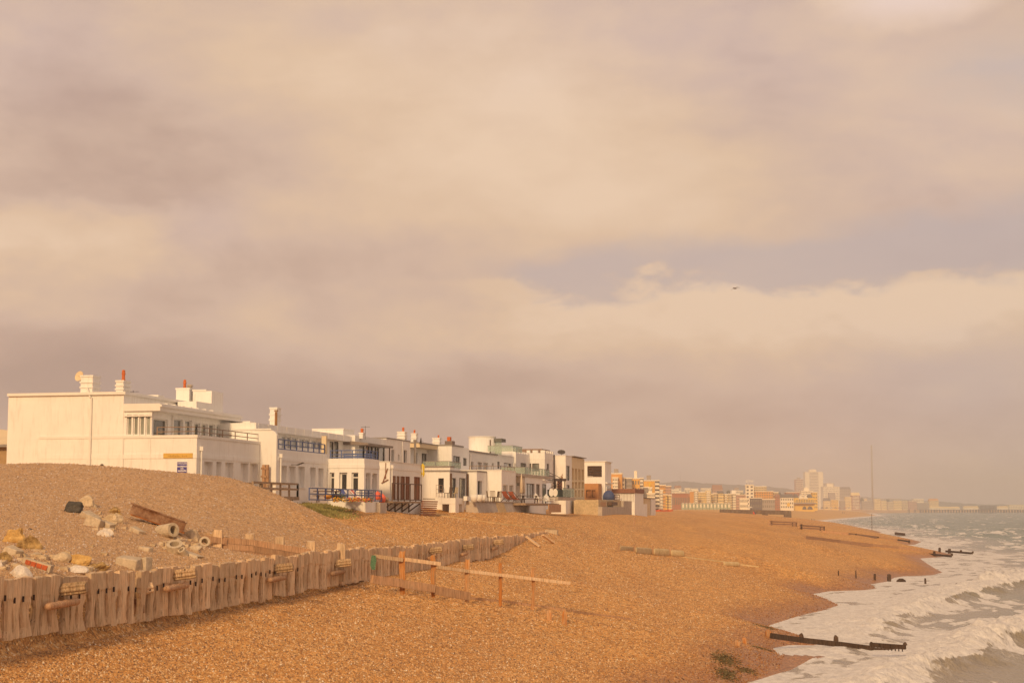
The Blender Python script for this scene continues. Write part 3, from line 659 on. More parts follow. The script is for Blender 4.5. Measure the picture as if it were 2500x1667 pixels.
RK = [
    ('slate_boulder', 182, 1250, 46, 34, S_DRK, 'dark slate boulder with a split face, highest of the rubble on the bank', 'rock', dict(seed=3, ang=28)),
    ('pale_boulder', 216, 1236, 42, 32, S_CRM, 'pale cream boulder beside the dark slate one', 'rock', dict(seed=5, ang=20)),
    ('layered_rock', 281, 1252, 38, 18, S_LAY, 'flaky layered brown rock left of the rusty girder', 'rock', dict(seed=6, ang=14, rough=.5)),
    ('concrete_block', 232, 1284, 34, 30, S_CON, 'square broken concrete block tilted downhill below the pale boulder', 'concrete block', dict(seed=7, block=True, ang=28)),
    ('concrete_block', 222, 1266, 40, 16, S_CON, 'flat concrete slab leaning against the tilted square block', 'concrete slab', dict(seed=8, block=True, ang=30)),
    ('concrete_lump', 262, 1288, 24, 20, S_CON, 'small grey concrete lump right of the tilted block', 'concrete lump', dict(seed=9, block=True, ang=20)),
    ('flint_rock', 256, 1308, 34, 24, S_WHT, 'jagged white flint rock lying below the concrete lump', 'rock', dict(seed=10, ang=-10, rough=.4)),
    ('sandy_rock', 276, 1273, 36, 26, S_CRM, 'knobbly sand coloured rock under the flaky layered rock', 'rock', dict(seed=11, rough=.5)),
    ('ochre_boulder', 32, 1322, 54, 44, S_YEL, 'big ochre boulder crusted with earth at the left edge', 'rock', dict(seed=12, rough=.4)),
    ('earthy_boulder', 72, 1340, 44, 40, S_LAY, 'earth coloured crumbling boulder touching the big ochre one', 'rock', dict(seed=13, rough=.5)),
    ('concrete_block', 30, 1355, 36, 26, S_CON, 'tilted concrete kerb block with a grey cut end at the left edge', 'concrete block', dict(seed=14, block=True, ang=22)),
    ('mossy_rock', 12, 1368, 30, 26, S_LAY, 'small rough brown rock under the tilted kerb block', 'rock', dict(seed=15)),
    ('chalk_rock', 48, 1408, 50, 34, S_WHT, 'triangular white chalk rock just above the palisade', 'rock', dict(seed=16, ang=20, rough=.1)),
    ('white_rock', -2, 1380, 18, 18, S_WHT, 'white rock cut off by the left edge', 'rock', dict(seed=17)),
    ('buff_rock', 145, 1366, 46, 24, S_CRM, 'buff wedge shaped rock half sunk in shingle', 'rock', dict(seed=18, rough=.1)),
    ('ochre_rock', 190, 1374, 52, 26, S_YEL, 'yellow ochre rock behind the flat white slab', 'rock', dict(seed=19, rough=.3)),
    ('ochre_rock', 238, 1388, 46, 20, S_LAY, 'low rough ochre rock trailing right of the yellow one', 'rock', dict(seed=20, rough=.3)),
    ('white_slab', 187, 1396, 46, 20, S_WHT, 'flat whitish slab resting on the palisade tops', 'rock', dict(seed=21, rough=.06)),
    ('concrete_slab', 312, 1382, 50, 34, S_CON, 'large smooth concrete slab propped behind the palisade', 'concrete slab', dict(seed=22, block=True, ang=8)),
    ('concrete_slab', 350, 1390, 32, 38, S_CON, 'narrower concrete slab at the right of the large smooth one', 'concrete slab', dict(seed=23, block=True, ang=-6)),
    ('concrete_wedge', 332, 1300, 30, 14, S_CON, 'small flat concrete wedge alone on the bank below the girder', 'concrete block', dict(seed=24, block=True, ang=25)),
    ('concrete_wedge', 356, 1344, 26, 12, S_CON, 'smallest concrete chip poking out of the shingle', 'concrete block', dict(seed=25, block=True, ang=8)),
    ('cream_rock', 470, 1316, 34, 30, S_CRM, 'cream rock with a rust stain under the end of the girder', 'rock', dict(seed=26, ang=30, rough=.1)),
    ('knobbly_rock', 428, 1316, 30, 20, S_CRM, 'knobbly pale rock between the concrete collar and the girder end', 'rock', dict(seed=27, rough=.5)),
    ('cream_rock', 478, 1342, 30, 14, S_CON, 'flat cream rock below the girder end, beside the pipe ring', 'rock', dict(seed=28, rough=.1)),
    ('concrete_wedge', 468, 1358, 40, 12, S_CON, 'long low concrete piece right of the double hollow ring', 'concrete block', dict(seed=29, block=True, ang=16)),
    ('brown_stone', 74, 1293, 9, 5, S_DRK, 'single tiny dark stone lying alone on the open bank', 'stone', dict(seed=30)),
    ('ochre_rock', 372, 1258, 34, 8, S_YEL, 'thin yellow rock showing just above the rusty girder', 'rock', dict(seed=31)),
]
for nm, X, Y, wp, hp, mt, lab, cat, kw in RK: rock(nm, X, Y, wp, hp, mt, lab, cat, **kw)
# small broken pieces lying between the larger ones, too many to count
rq = random.Random(21); fb = MB()
for cx, cy, sx, sy, n_ in ((255, 1275, 45, 18, 34), (430, 1330, 50, 16, 34), (60, 1370, 60, 24, 30), (230, 1385, 60, 10, 20), (150, 1345, 90, 20, 12)):
    for k in range(n_):
        g = on_ground(cx + rq.gauss(0, .6) * sx, cy + rq.gauss(0, .6) * sy); r_ = rq.uniform(.05, .16)
        v8 = [Vector((sx_ * r_ * rq.uniform(.5, 1.2), sy_ * r_ * rq.uniform(.5, 1.2), sz_ * r_ * rq.uniform(.3, .8))) + g for sz_ in (-1, 1) for sx_, sy_ in ((-1, -1), (1, -1), (1, 1), (-1, 1))]
        fb.hexa(v8[:4], v8[4:])
o = fb.build('rubble_fragments', S_CRM); o['kind'] = 'stuff'
# brick fragment
bf0 = on_ground(92, 1388); k = bf0.y / F
bf = thing('brick_wall_fragment', bf0, 'fallen piece of brick wall with four red bricks showing', 'masonry')
Mr = Matrix.Translation(bf0 + Vector((0, 0, .10))) @ Matrix.Rotation(math.radians(16), 4, 'Y') @ Matrix.Rotation(-.1, 4, 'Z')
def loc_part(mb, name, mt, M4, parent):
    o = mb.build(name, mt, None); o.parent = parent; o.matrix_parent_inverse = Matrix.Translation(-Vector(parent.location)); o.matrix_basis = M4; return o
loc_part(MB().box(-.42, .42, -.11, .12, -.11, .11), 'mortar', S_CON, Mr, bf)
RED = mat('red_brick', (.50, .12, .045), .9, var=.25, scale=9)
for q in range(4): loc_part(MB().box(-.33 + q * .17, -.18 + q * .17, -.135, -.08, -.06, .07), 'brick', RED, Mr, bf)
# rusty girder
a = at_d(318, 1262, 64.6); b = at_d(454, 1306, 63.4)
ga, gb2 = on_ground(320, 1268), on_ground(450, 1312)
a = ga + Vector((0, 0, .42)); b = gb2 + Vector((0, 0, .40))
gi = thing('rusty_girder', a, 'rusty orange and brown steel girder lying down the shingle bank', 'girder')
RP_ = stone_mat('rusty_plate', (.17, .065, .025), (.40, .25, .165), (.50, .20, .045), sc=2.4, bump=.6)
MB().bar(a, b, .46, .40).build('web', RP_, gi)
up = Vector((0, 0, .225)); MB().bar(a + up, b + up, .58, .05).build('flange', RP_, gi); MB().bar(a - up * .95, b - up * .95, .58, .05).build('flange', IRON, gi)
# hollow concrete pieces
def collar(X, Y, rpx, L, label, yaw, tilt, halfo=False, seed=0):
    g = on_ground(X, Y); k = g.y / F; r1 = rpx * k * .78; r0 = r1 * .60; b = MB(); n = 18; rg = []
    for rr, zz in ((r1, 0), (r1, L), (r0, L), (r0, 0), (r1, 0)):
        rg.append([(rr * math.cos(2 * math.pi * j / n), rr * math.sin(2 * math.pi * j / n), zz) for j in range(n)])
    o = b.rings(rg, caps=False).build('concrete_ring', S_CON); o.location = g + Vector((0, 0, r1 * .08)); o.rotation_euler = (tilt, 0, yaw)
    return tag(o, label, 'concrete ring')
collar(391, 1300, 22, .8, 'hollow concrete collar lying against the rusty girder', .9, 1.45)
collar(427, 1349, 25, .35, 'wide open concrete ring lowest of the rings above the palisade', .1, .55)
collar(452, 1356, 12, .3, 'small broken concrete ring touching the wide one', -.5, .8)
collar(497, 1332, 17, .4, 'half buried concrete pipe ring nearest the plank breastwork', .3, 1.15)
# rusty plate seen through the palisade
for X0, X1, Y, hh, mt_, lab, nm in ((268, 352, 1482, .42, MATS['rusty_plate'], 'dark rusty steel plate seen through the gaps of the palisade', 'rusty_plate'),):
    dd = 47.6; a = at_d(X0, Y, dd); b_ = at_d(X1, Y - 4, dd); tag(MB().bar(a, b_, .06, hh).build(nm, mt_), lab, 'plate')
for X0, X1, Y, dd, lab in ((250, 372, 1446, 47.4, 'grooved old log leaning behind the palisade above the rusty plate'), (5, 75, 1490, 41.4, 'grooved old log behind the leftmost palisade posts')):
    a = at_d(X0, Y + 16, dd); b_ = at_d(X1, Y - 14, dd + .6); ax = (b_ - a).normalized(); u_ = ax.orthogonal().normalized(); v_ = ax.cross(u_)
    rr = [[a.lerp(b_, q_) + (u_ * math.cos(t_) + v_ * math.sin(t_)) * .17 * (1 - (.2 if j % 4 < 2 else 0)) for j, t_ in enumerate([2 * math.pi * k / 28 for k in range(28)])] for q_ in (0, .5, 1)]
    tag(MB().rings(rr).build('old_log', W_GREY), lab, 'log')
# ------------------------------------------------------------------ the row of white houses
WHITE = mat('white_render', (.87, .85, .82), .85, var=.05, scale=.7, bump=.15, bscale=9, streak=.30, streak_col=(.56, .48, .42))
CREAM = mat('cream_render', (.74, .60, .40), .85, var=.05, scale=.7)
TRIM = mat('white_trim', (.82, .79, .75), .6, var=.04, scale=2)
GREYC = mat('grey_coping', (.30, .27, .255), .7, var=.12)
DGREY = mat('dark_frame', (.075, .065, .06), .5)
BROWNF = mat('brown_frame', (.13, .075, .05), .6)
BLUE = mat('blue_paint', (.085, .125, .29), .5, var=.2)
STEEL = mat('brown_steel', (.26, .17, .12), .5, metal=.3)
TERRA = mat('terracotta', (.58, .15, .045), .8, var=.25, scale=8)
CORAL = mat('concrete_terrace', (.50, .43, .37), .9, var=.14, scale=1.2, bump=.3, bscale=6, streak=.35, streak_col=(.33, .25, .19))
SHUT = mat('red_brown_shutter', (.27, .115, .06), .8, var=.35, scale=5, stretch=(6, 6, .6))
DECKW = mat('deck_timber', (.36, .26, .18), .85, var=.25, scale=4)
ORANGEW = mat('ochre_render', (.50, .25, .11), .85, var=.08)
def glass_mat(name, base, rough=.06, curtain=0.0):
    m = bpy.data.materials.new(name); m.use_nodes = True; t = NT(m.node_tree); b = t.n['Principled BSDF']
    tc = t.new('ShaderNodeTexCoord'); oi = t.new('ShaderNodeObjectInfo')
    v = t.v('ADD', t.v('MULTIPLY', tc.outputs['Object'], (1.1, 1.1, .5)), t.v('MULTIPLY', (31, 17, 9), oi.outputs['Random']))
    n = t.noise(v, 1.2, 3, .5)
    c = t.mix(t.rng(n, .42, .58), base, tuple(x * .55 for x in base))
    if curtain:
        w_ = t.new('ShaderNodeTexWave'); t.put(w_.inputs[0], v); w_.inputs['Scale'].default_value = 9; w_.inputs['Distortion'].default_value = 2
        c = t.mix(t.m('MULTIPLY', t.rng(n, .35, .55), curtain), c, t.mix(w_.outputs[1], (.45, .38, .31), (.62, .55, .47)))
    t.put(b.inputs['Base Color'], c); b.inputs['Roughness'].default_value = rough; b.inputs['Specular IOR Level'].default_value = .9
    b.inputs['Coat Weight'].default_value = .6; b.inputs['Coat Roughness'].default_value = .03
    MATS[name] = m; return m
GL = glass_mat('window_glass', (.30, .31, .29)); GLC = glass_mat('curtained_glass', (.13, .125, .11), curtain=.35); GLD = glass_mat('dark_glass', (.05, .045, .04)); GLF = glass_mat('frosted_glass', (.40, .42, .36), .35)  # window_glass base is lifted to paint in the reflected pale sky
def balustrade_mat():
    m = bpy.data.materials.new('balustrade_glass'); m.use_nodes = True; t = NT(m.node_tree); t.n.clear()
    g = t.new('ShaderNodeBsdfGlossy'); g.inputs[0].default_value = (.75, .85, .78, 1); g.inputs[1].default_value = .08
    tr = t.new('ShaderNodeBsdfTransparent'); tr.inputs[0].default_value = (.80, .86, .80, 1); df = t.new('ShaderNodeBsdfDiffuse'); df.inputs[0].default_value = (.60, .66, .58, 1)
    a = t.new('ShaderNodeMixShader'); a.inputs[0].default_value = .35; t.l.new(tr.outputs[0], a.inputs[1]); t.l.new(df.outputs[0], a.inputs[2])
    b_ = t.new('ShaderNodeMixShader'); b_.inputs[0].default_value = .14; t.l.new(a.outputs[0], b_.inputs[1]); t.l.new(g.outputs[0], b_.inputs[2])
    o = t.new('ShaderNodeOutputMaterial'); t.l.new(b_.outputs[0], o.inputs[0]); return m
GBAL = balustrade_mat()
ZB = 5.2                                    # walls go down into the shingle to here

def face_pt(face, plane, a, z, off=0.0):
    """face 'sea': plane is p, a is s; face 'west': plane is s, a is p.  off > 0 = outwards"""
    return SPZ(a, plane + off, z) if face == 'sea' else SPZ(plane - off, a, z)
def window(parent, face, plane, a0, a1, z0, z1, st):
    """frame with its pane, set back in an opening; st: dict(cols, rows, fm, gm, depth, fw)"""
    cols = st.get('cols', 1); dep = st.get('depth', .20); fw = st.get('fw', .07); fm = st.get('fm', TRIM); gm = st.get('gm', GLC)
    tr = st.get('tr'); b = MB()
    def bx(x0, x1, y0, y1, o0, o1):
        q = [face_pt(face, plane, x0, 0, o0), face_pt(face, plane, x1, 0, o0), face_pt(face, plane, x1, 0, o1), face_pt(face, plane, x0, 0, o1)]
        b.hexa([(v.x, v.y, y0) for v in q], [(v.x, v.y, y1) for v in q])
    o1 = -dep; o0 = -dep - .08
    bx(a0, a1, z0, z0 + fw, o0, o1); bx(a0, a1, z1 - fw, z1, o0, o1)
    bx(a0, a0 + fw, z0 + fw, z1 - fw, o0, o1); bx(a1 - fw, a1, z0 + fw, z1 - fw, o0, o1)
    for c in range(1, cols):
        x = a0 + (a1 - a0) * c / cols; bx(x - fw * .45, x + fw * .45, z0 + fw, z1 - fw, o0, o1 - .012)
    if tr: zt = z0 + (z1 - z0) * tr; bx(a0 + fw, a1 - fw, zt - fw / 2, zt + fw / 2, o0, o1 - .02)
    f = b.build(st.get('name', 'window'), fm, parent)
    g = MB(); o = -dep - .045
    pts = [face_pt(face, plane, a, z, o) for a, z in ((a0 + fw * .5, z0 + fw * .5), (a1 - fw * .5, z0 + fw * .5), (a1 - fw * .5, z1 - fw * .5), (a0 + fw * .5, z1 - fw * .5))]
    pt2 = [face_pt(face, plane, a, z, o - .015) for a, z in ((a0 + fw * .5, z0 + fw * .5), (a1 - fw * .5, z0 + fw * .5), (a1 - fw * .5, z1 - fw * .5), (a0 + fw * .5, z1 - fw * .5))]
    g.hexa(pts, pt2); g.build('pane', gm, f)
    if st.get('sill'):
        k = MB(); q = [face_pt(face, plane, a0 - .06, 0, -dep), face_pt(face, plane, a1 + .06, 0, -dep), face_pt(face, plane, a1 + .06, 0, .07), face_pt(face, plane, a0 - .06, 0, .07)]
        k.hexa([(v.x, v.y, z0 - .07) for v in q], [(v.x, v.y, z0 - .002) for v in q]).build('sill', fm, f)
    return f
def wall_face(b, face, plane, a0, a1, z0, z1, holes, dep=.30):
    xs = sorted({a0, a1} | {v for h in holes for v in (h[0], h[1]) if a0 < v < a1}); zs = sorted({z0, z1} | {v for h in holes for v in (h[2], h[3]) if z0 < v < z1})
    for i in range(len(xs) - 1):
        for j in range(len(zs) - 1):
            cx = (xs[i] + xs[i + 1]) / 2; cz = (zs[j] + zs[j + 1]) / 2
            if any(h[0] < cx < h[1] and h[2] < cz < h[3] for h in holes): continue
            b.poly([face_pt(face, plane, x, z) for x, z in ((xs[i], zs[j]), (xs[i + 1], zs[j]), (xs[i + 1], zs[j + 1]), (xs[i], zs[j + 1]))], [(0, 1, 2, 3)])
    for h in holes:
        A, B_, C_, D_ = h[:4]
        for q in (((A, C_), (A, D_)), ((A, D_), (B_, D_)), ((B_, D_), (B_, C_)), ((B_, C_), (A, C_))):
            b.poly([face_pt(face, plane, *q[0]), face_pt(face, plane, *q[1]), face_pt(face, plane, *q[1], -dep), face_pt(face, plane, *q[0], -dep)], [(0, 1, 2, 3)])
        b.poly([face_pt(face, plane, x, z, -dep) for x, z in ((A, C_), (B_, C_), (B_, D_), (A, D_))], [(0, 1, 2, 3)])
def block(parent, s0, s1, p0, p1, z0, z1, sea=(), west=(), mt=None, name='wall', coping=None, ch=.13, over=.05, bands=()):
    """one rendered volume; openings are (a0, a1, z0, z1, style)"""
    mt = mt or WHITE; b = MB()
    wall_face(b, 'sea', p1, s0, s1, z0, z1, sea); wall_face(b, 'west', s0, p0, p1, z0, z1, west)
    b.poly([SPZ(s1, p0, z0), SPZ(s1, p1, z0), SPZ(s1, p1, z1), SPZ(s1, p0, z1)], [(0, 1, 2, 3)])
    b.poly([SPZ(s0, p0, z0), SPZ(s1, p0, z0), SPZ(s1, p0, z1), SPZ(s0, p0, z1)], [(0, 1, 2, 3)])
    b.poly([SPZ(s0, p0, z1), SPZ(s1, p0, z1), SPZ(s1, p1, z1), SPZ(s0, p1, z1)], [(0, 1, 2, 3)])
    o = b.build(name, mt, parent)
    for h in sea:
        if h[4] is not None: window(parent, 'sea', p1, *h[:5])
    for h in west:
        if h[4] is not None: window(parent, 'west', s0, *h[:5])
    if coping: MB().sp(s0 - over, s1 + over * .5, p0, p1 + over, z1 + .002, z1 + ch).build('coping', coping, parent)
    for za, zb in bands:
        q = MB(); q.sp(s0 - .035, s1, p1, p1 + .035, za, zb); q.sp(s0 - .035, s0 - .0, p0, p1, za, zb); q.build('string_course', mt, parent)
    return o
def so_(p, X0, X1, Yt, Yb, **st):
    """opening on a sea-facing wall from pixels"""
    a0, zt = at_p(X0, Yt, p); a1, _ = at_p(X1, Yt, p); _, zb = at_p(X0, Yb, p); return (a0, a1, zb, zt, st)
def wo_(s, X0, X1, Yt, Yb, **st):
    a0, zt = at_s(X0, Yt, s); a1, _ = at_s(X1, Yt, s); _, zb = at_s(X0, Yb, s); return (a0, a1, zb, zt, st)
def railing(parent, pts, z0, z1, mt, rails=(0, .5, 1), gap=1.2, r=.03, name='railing', label=None):
    b = MB(); zz = [z0 + (z1 - z0) * k for k in rails]
    for (sa, pa), (sb, pb) in zip(pts[:-1], pts[1:]):
        L = math.hypot(sb - sa, pb - pa); n = max(1, round(L / gap))
        for z in zz: b.bar(SPZ(sa, pa, z), SPZ(sb, pb, z), r * 2, r * 2)
        for i in range(n + 1):
            u = i / n; b.bar(SPZ(sa + (sb - sa) * u, pa + (pb - pa) * u, z0 - .05), SPZ(sa + (sb - sa) * u, pa + (pb - pa) * u, z1 + .02), r * 2.2, r * 2.2)
    return b.build(name, mt, parent, label=label)
def glass_rail(parent, pts, z0, z1):
    for (sa, pa), (sb, pb) in zip(pts[:-1], pts[1:]):
        L = math.hypot(sb - sa, pb - pa); n = max(1, round(L / 1.5))
        for i in range(n):
            u0, u1 = i / n + .012, (i + 1) / n - .012; f = lambda u, z: SPZ(sa + (sb - sa) * u, pa + (pb - pa) * u, z)
            MB().bar(f(u0, (z0 + z1) / 2), f(u1, (z0 + z1) / 2), .02, z1 - z0).build('glass_panel', GBAL, parent)
        MB().bar(SPZ(sa, pa, z1 + .02), SPZ(sb, pb, z1 + .02), .05, .04).build('handrail', GREYC, parent)
def chimney(parent, s, p, w_, dpt, z0, z1, mt=None, pot=None, pr=.14, bands=2, pname='chimney_pot', poff=0, pots=None):
    mt = mt or WHITE; b = MB(); b.sp(s, s + dpt, p - w_ / 2, p + w_ / 2, z0, z1)
    for k in range(bands):
        zz = z1 - (z1 - z0) * (.30 + .25 * k); b.sp(s - .05, s + dpt + .05, p - w_ / 2 - .05, p + w_ / 2 + .05, zz, zz + .09)
    b.sp(s - .04, s + dpt + .04, p - w_ / 2 - .04, p + w_ / 2 + .04, z1 + .001, z1 + .10)
    o = b.build('chimney', mt, parent)
    if pot:
        c = SPZ(s + dpt / 2, p + poff, z1 + .1); prof = [(pr * 1.1, 0), (pr * 1.1, pot * .12), (pr * .88, pot * .15), (pr * .88, pot * .55), (pr * 1.08, pot * .60), (pr * 1.08, pot * .68), (pr * .9, pot * .7), (pr * .9, pot * .92), (pr * .55, pot)]
        MB().lathe(c, prof).build(pname, TERRA, o, True)
    return o
def pipe(parent, face, plane, a, z0, z1, mt=None, hopper=True, r=.05):
    b = MB(); q0 = face_pt(face, plane, a, z0, .09); q1 = face_pt(face, plane, a, z1, .09); b.tube(q0, q1, r, n=8)
    if hopper: b.bar(q1, q1 + Vector((0, 0, .24)), .2, .2)
    return b.build('downpipe', mt or TRIM, parent)
def sX(X, p, Y=1180): return at_p(X, Y, p)[0]
def pX(X, s, Y=1180): return at_s(X, Y, s)[0]
def zP(X, Y, p): return at_p(X, Y, p)[1]
def zS(X, Y, s): return at_s(X, Y, s)[1]

# ---- first house
P1 = -36.5; S1 = sX(481, P1, 1068); zt = zP(481, 1068, P1)
h1 = thing('white_house', SPZ(S1, P1, 7), 'nearest white house with a tall blank side wall and sun room over its terrace', 'house')
S1e = sX(638, P1, 1085); pm_ = pX(303, S1, 961); pl_ = pX(21.5, S1, 965); zm = zS(303, 963, S1); pu = pX(371, S1, 1000)
wcur = dict(gm=GLC, fm=TRIM, cols=1, tr=.30, depth=.34)
op = []
for X0, X1, Yt in ((499, 519.5, 1126), (528.4, 541, 1126.5), (550, 570, 1128), (588, 606.6, 1129.5), (611, 630, 1131)):
    a0, z1_ = at_p(X0, Yt, P1); a1, _ = at_p(X1, Yt, P1); op.append((a0, a1, z1_ - 1.75, z1_, wcur))
block(h1, S1, S1e, pl_ + 2, P1, ZB, zt, sea=op, coping=TRIM, ch=.16, bands=[(zP(492, 1119, P1), zP(492, 1108, P1))])
block(h1, S1 - .02, S1 + 11.2, pl_, pm_, ZB, zm, coping=TRIM, ch=.16, over=.16)
uo = [wo_(S1 + .02, 310 + i * 15.3, 321.5 + i * 15.3, 1012, 1062, gm=GLF, fm=TRIM, depth=.10, fw=.05) for i in range(4)]
us = [so_(pu, a, b, c, 1066 + d_ * .02, gm=g, fm=TRIM, depth=.12, cols=n) for a, b, c, d_, g, n in
      ((375, 410, 1020, 0, GLD, 1), (423, 447.5, 1021, 50, GL, 1), (452, 469, 1024, 80, GL, 1), (474, 489.5, 1031, 100, GL, 1), (492, 508, 1033, 150, GLC, 1), (510.5, 526, 1034, 200, GL, 1), (529, 556, 1037, 220, GL, 1))]  # first opening: dark pane painted for the shaded inside of the open porch
su = sX(563, pu, 1040); zu = zS(371, 1003, S1)
us = [(a, b, zt + .12, min(d_, zu - .05), e) for a, b, c, d_, e in us]
block(h1, S1 + .02, su, pm_ - .3, pu, zt - .3, zu, sea=us, west=uo, name='sun_room_wall')
# sun room roof, its fascia, gutter and rafter ends
MB().sp(S1 - .12, su + .35, pm_ + .03, pu + .55, zu + .003, zu + .42).build('sun_room_roof', TRIM, h1)
MB().sp(S1 - .16, su + .40, pu + .56, pu + .66, zu + .22, zu + .36).build('gutter', TRIM, h1)
MB().sp(S1 - .10, S1 - .02, pm_ + .05, pu + .05, zu - .30, zu - .22).build('rail_moulding', TRIM, h1)
for k in range(7): MB().sp(S1 + 1.6 + k * 1.1, S1 + 1.75 + k * 1.1, pu - .7, pu + .2, zu + .423, zu + .53).build('roof_batten', TRIM, h1)
zr = zP(479, 1046, P1 - .1)
railing(h1, [(S1 + .1, pu + .3), (S1 + .1, P1 - .12), (S1e - .1, P1 - .12), (S1e - .1, pu)], zt + .1, zt + .1 + 1.0 * (zr - zt) * 1.0, STEEL, rails=(.5, 1), gap=2.0, r=.022)
# chimneys
for (X0, X1, Yt, Yb, ds, off, pot, pr) in ((196.8, 226, 916, 962, .9, .05, 0, 0), (283, 301, 928, 962, .9, .05, .62, .105)):
    s_ = S1 + off; pa, z1_ = at_s(X0, Yt, s_); pb, z0_ = at_s(X1, Yb, s_)
    c = chimney(h1, s_, (pa + pb) / 2, (pb - pa) * .95, ds, zm - .1, z1_ - .1, pot=pot, pr=pr)
pa, z1_ = at_s(429, 951, S1 + 9); pb, z0_ = at_s(462, 1004, S1 + 9)
chimney(h1, S1 + 9, (pa + pb) / 2, pb - pa - .06, .8, zm - 1.9, z1_, pot=.55, pr=.10, poff=-.05)
MB().lathe(SPZ(S1 + 9.4, (pa + pb) / 2 + .30, z1_ + .1), [(.14, 0), (.18, .14), (.22, .17), (.10, .24)]).build('chimney_cowl', CORAL, h1, True)
pa2, z2_ = at_s(471, 955, S1 + 9.2); pb2, _ = at_s(517, 955, S1 + 9.2)
MB().sp(S1 + 9.2, S1 + 11, pa2, pb2, zm - 1.9, z2_).build('water_tank_housing', WHITE, h1)
MB().sp(S1 + 9.15, S1 + 11.05, pa2 - .03, pb2 - .35, z2_ + .002, z2_ + .1).build('coping', TRIM, h1)
MB().sp(S1 + 6.8, S1 + 9.1, pm_ + .2, pu - .3, zu + .425, zu + 1.0).build('roof_upstand', WHITE, h1)
pipe(h1, 'west', S1, pX(223, S1, 1050), ZB + .5, zm - .15, hopper=False, r=.055)
MB().tube(face_pt('west', S1, pX(223, S1, 960), zm - .15, .1), face_pt('west', S1, pX(212, S1, 960), zm + .45, .02), .055).build('downpipe', TRIM, h1)
pipe(h1, 'sea', P1, sX(488.6, P1, 1100), ZB + .5, zP(488.6, 1100, P1))
pipe(h1, 'sea', pu, sX(419, pu, 1030), zt + .1, zu - .1, hopper=False)
vc = face_pt('west', S1, pX(250, S1, 1137), zS(250, 1137, S1), 0)
MB().tube(vc, vc - U * .05, .17, n=18).build('vent_hood', TRIM, h1); MB().tube(vc - U * .051, vc - U * .07, .115, n=18).build('vent', DGREY, h1)
MB().sp(S1 - .05, S1 - .021, pX(299.5, S1) - .03, pX(299.5, S1) + .02, ZB, zt).build('corner_joint', TRIM, h1)
MB().sp(S1 - .03, S1 - .001, pX(365, S1) - .02, pX(365, S1) + .02, ZB, zt).build('corner_joint', TRIM, h1)
# satellite dish and aerials
def dish(parent, c, r, facing, mt, name='satellite_dish'):
    f = Vector(facing).normalized(); u = f.orthogonal().normalized(); v = f.cross(u); rr = []
    for k in range(5):
        q = k / 4; rr.append([c + (u * math.cos(2 * math.pi * j / 16) + v * math.sin(2 * math.pi * j / 16)) * r * (q + .02) + f * (.25 * r * q * q) for j in range(16)])
    b = MB().rings(rr, caps=False); b.rings([[p - f * .015 for p in g] for g in rr[::-1]], caps=False)
    b.tube(c, c - f * .1 + Vector((0, 0, -r)), .02, n=6); b.tube(c, c + f * r * .9, .012, n=5)
    return b.build(name, mt, parent, True)
dish(h1, at_p(201, 919, pX(201, S1 + .5)) and SPZ(S1 + .5, pX(195, S1 + .5, 919), zS(195, 919, S1 + .5)), .30, -U + Vector((0, 0, .3)) - N * .3, CREAM)
def aerial(parent, base, h, mt=None):
    b = MB(); b.tube(base, base + Vector((0, 0, h)), .018, n=5); t_ = base + Vector((0, 0, h * .93))
    b.tube(t_ - N * .35, t_ + N * .35, .012, n=5)
    for k in range(5): q = t_ + N * (-.3 + .15 * k); b.tube(q - U * .16, q + U * .16, .008, n=4)
    return b.build('aerial', mt or DGREY, parent)
aerial(h1, SPZ(S1 + 4, pX(325, S1 + 4, 968), zu + .4), 1.1)
MB().sp(S1 + 4.5, S1 + 5.3, pm_ - .8, pm_ - .0, zm + .14, zm + .3).build('roof_vent', TRIM, h1)
# name board and danger sign on the wall
b0 = face_pt('west', S1, pX(400, S1, 1111), zS(400, 1117, S1)); pa, pb = pX(400, S1, 1111), pX(471.5, S1, 1111); za, zb_ = zS(436, 1118, S1), zS(436, 1106, S1)
YEL = mat('varnished_board', (.66, .42, .10), .5, var=.15, scale=3, stretch=(1, 1, 6))
nb = thing('name_board', SPZ(S1 - .04, (pa + pb) / 2, za), 'long yellow wooden name board with faded lettering on the nearest white house', 'sign')
MB().sp(S1 - .07, S1 - .041, pa, pb, za, zb_).build('board', YEL, nb)
def text_on(parent, txt, ctr, hgt, mt, xdir, name='lettering', shear=0.0, ext=.002, align='CENTER'):
    cu = bpy.data.curves.new(name, 'FONT'); cu.body = txt; cu.size = hgt; cu.align_x = align; cu.align_y = 'CENTER'; cu.extrude = ext; cu.shear = shear
    cu.resolution_u = 2; tmp = bpy.data.objects.new('tmp', cu); COL.objects.link(tmp); dg = bpy.context.evaluated_depsgraph_get()
    me = bpy.data.meshes.new_from_object(tmp.evaluated_get(dg)); bpy.data.objects.remove(tmp)
    xd = Vector(xdir).normalized(); zd = xd.cross(Vector((0, 0, 1))); M4 = Matrix((( xd.x, 0, zd.x, ctr.x), (xd.y, 0, zd.y, ctr.y), (xd.z, 1, zd.z, ctr.z), (0, 0, 0, 1)))
    me.transform(M4); me.materials.clear(); me.materials.append(mt); o = bpy.data.objects.new(name, me); COL.objects.link(o); put_under(o, parent); return o
text_on(nb, 'Palace Pierre', SPZ(S1 - .075, (pa + pb) / 2, (za + zb_) / 2), .20, mat('faded_lettering', (.44, .25, .07), .7), N, shear=.3) if False else None
FL = mat('faded_lettering', (.44, .25, .07), .7)
lb = MB(); xx = pa + .32; rr_ = random.Random(4)
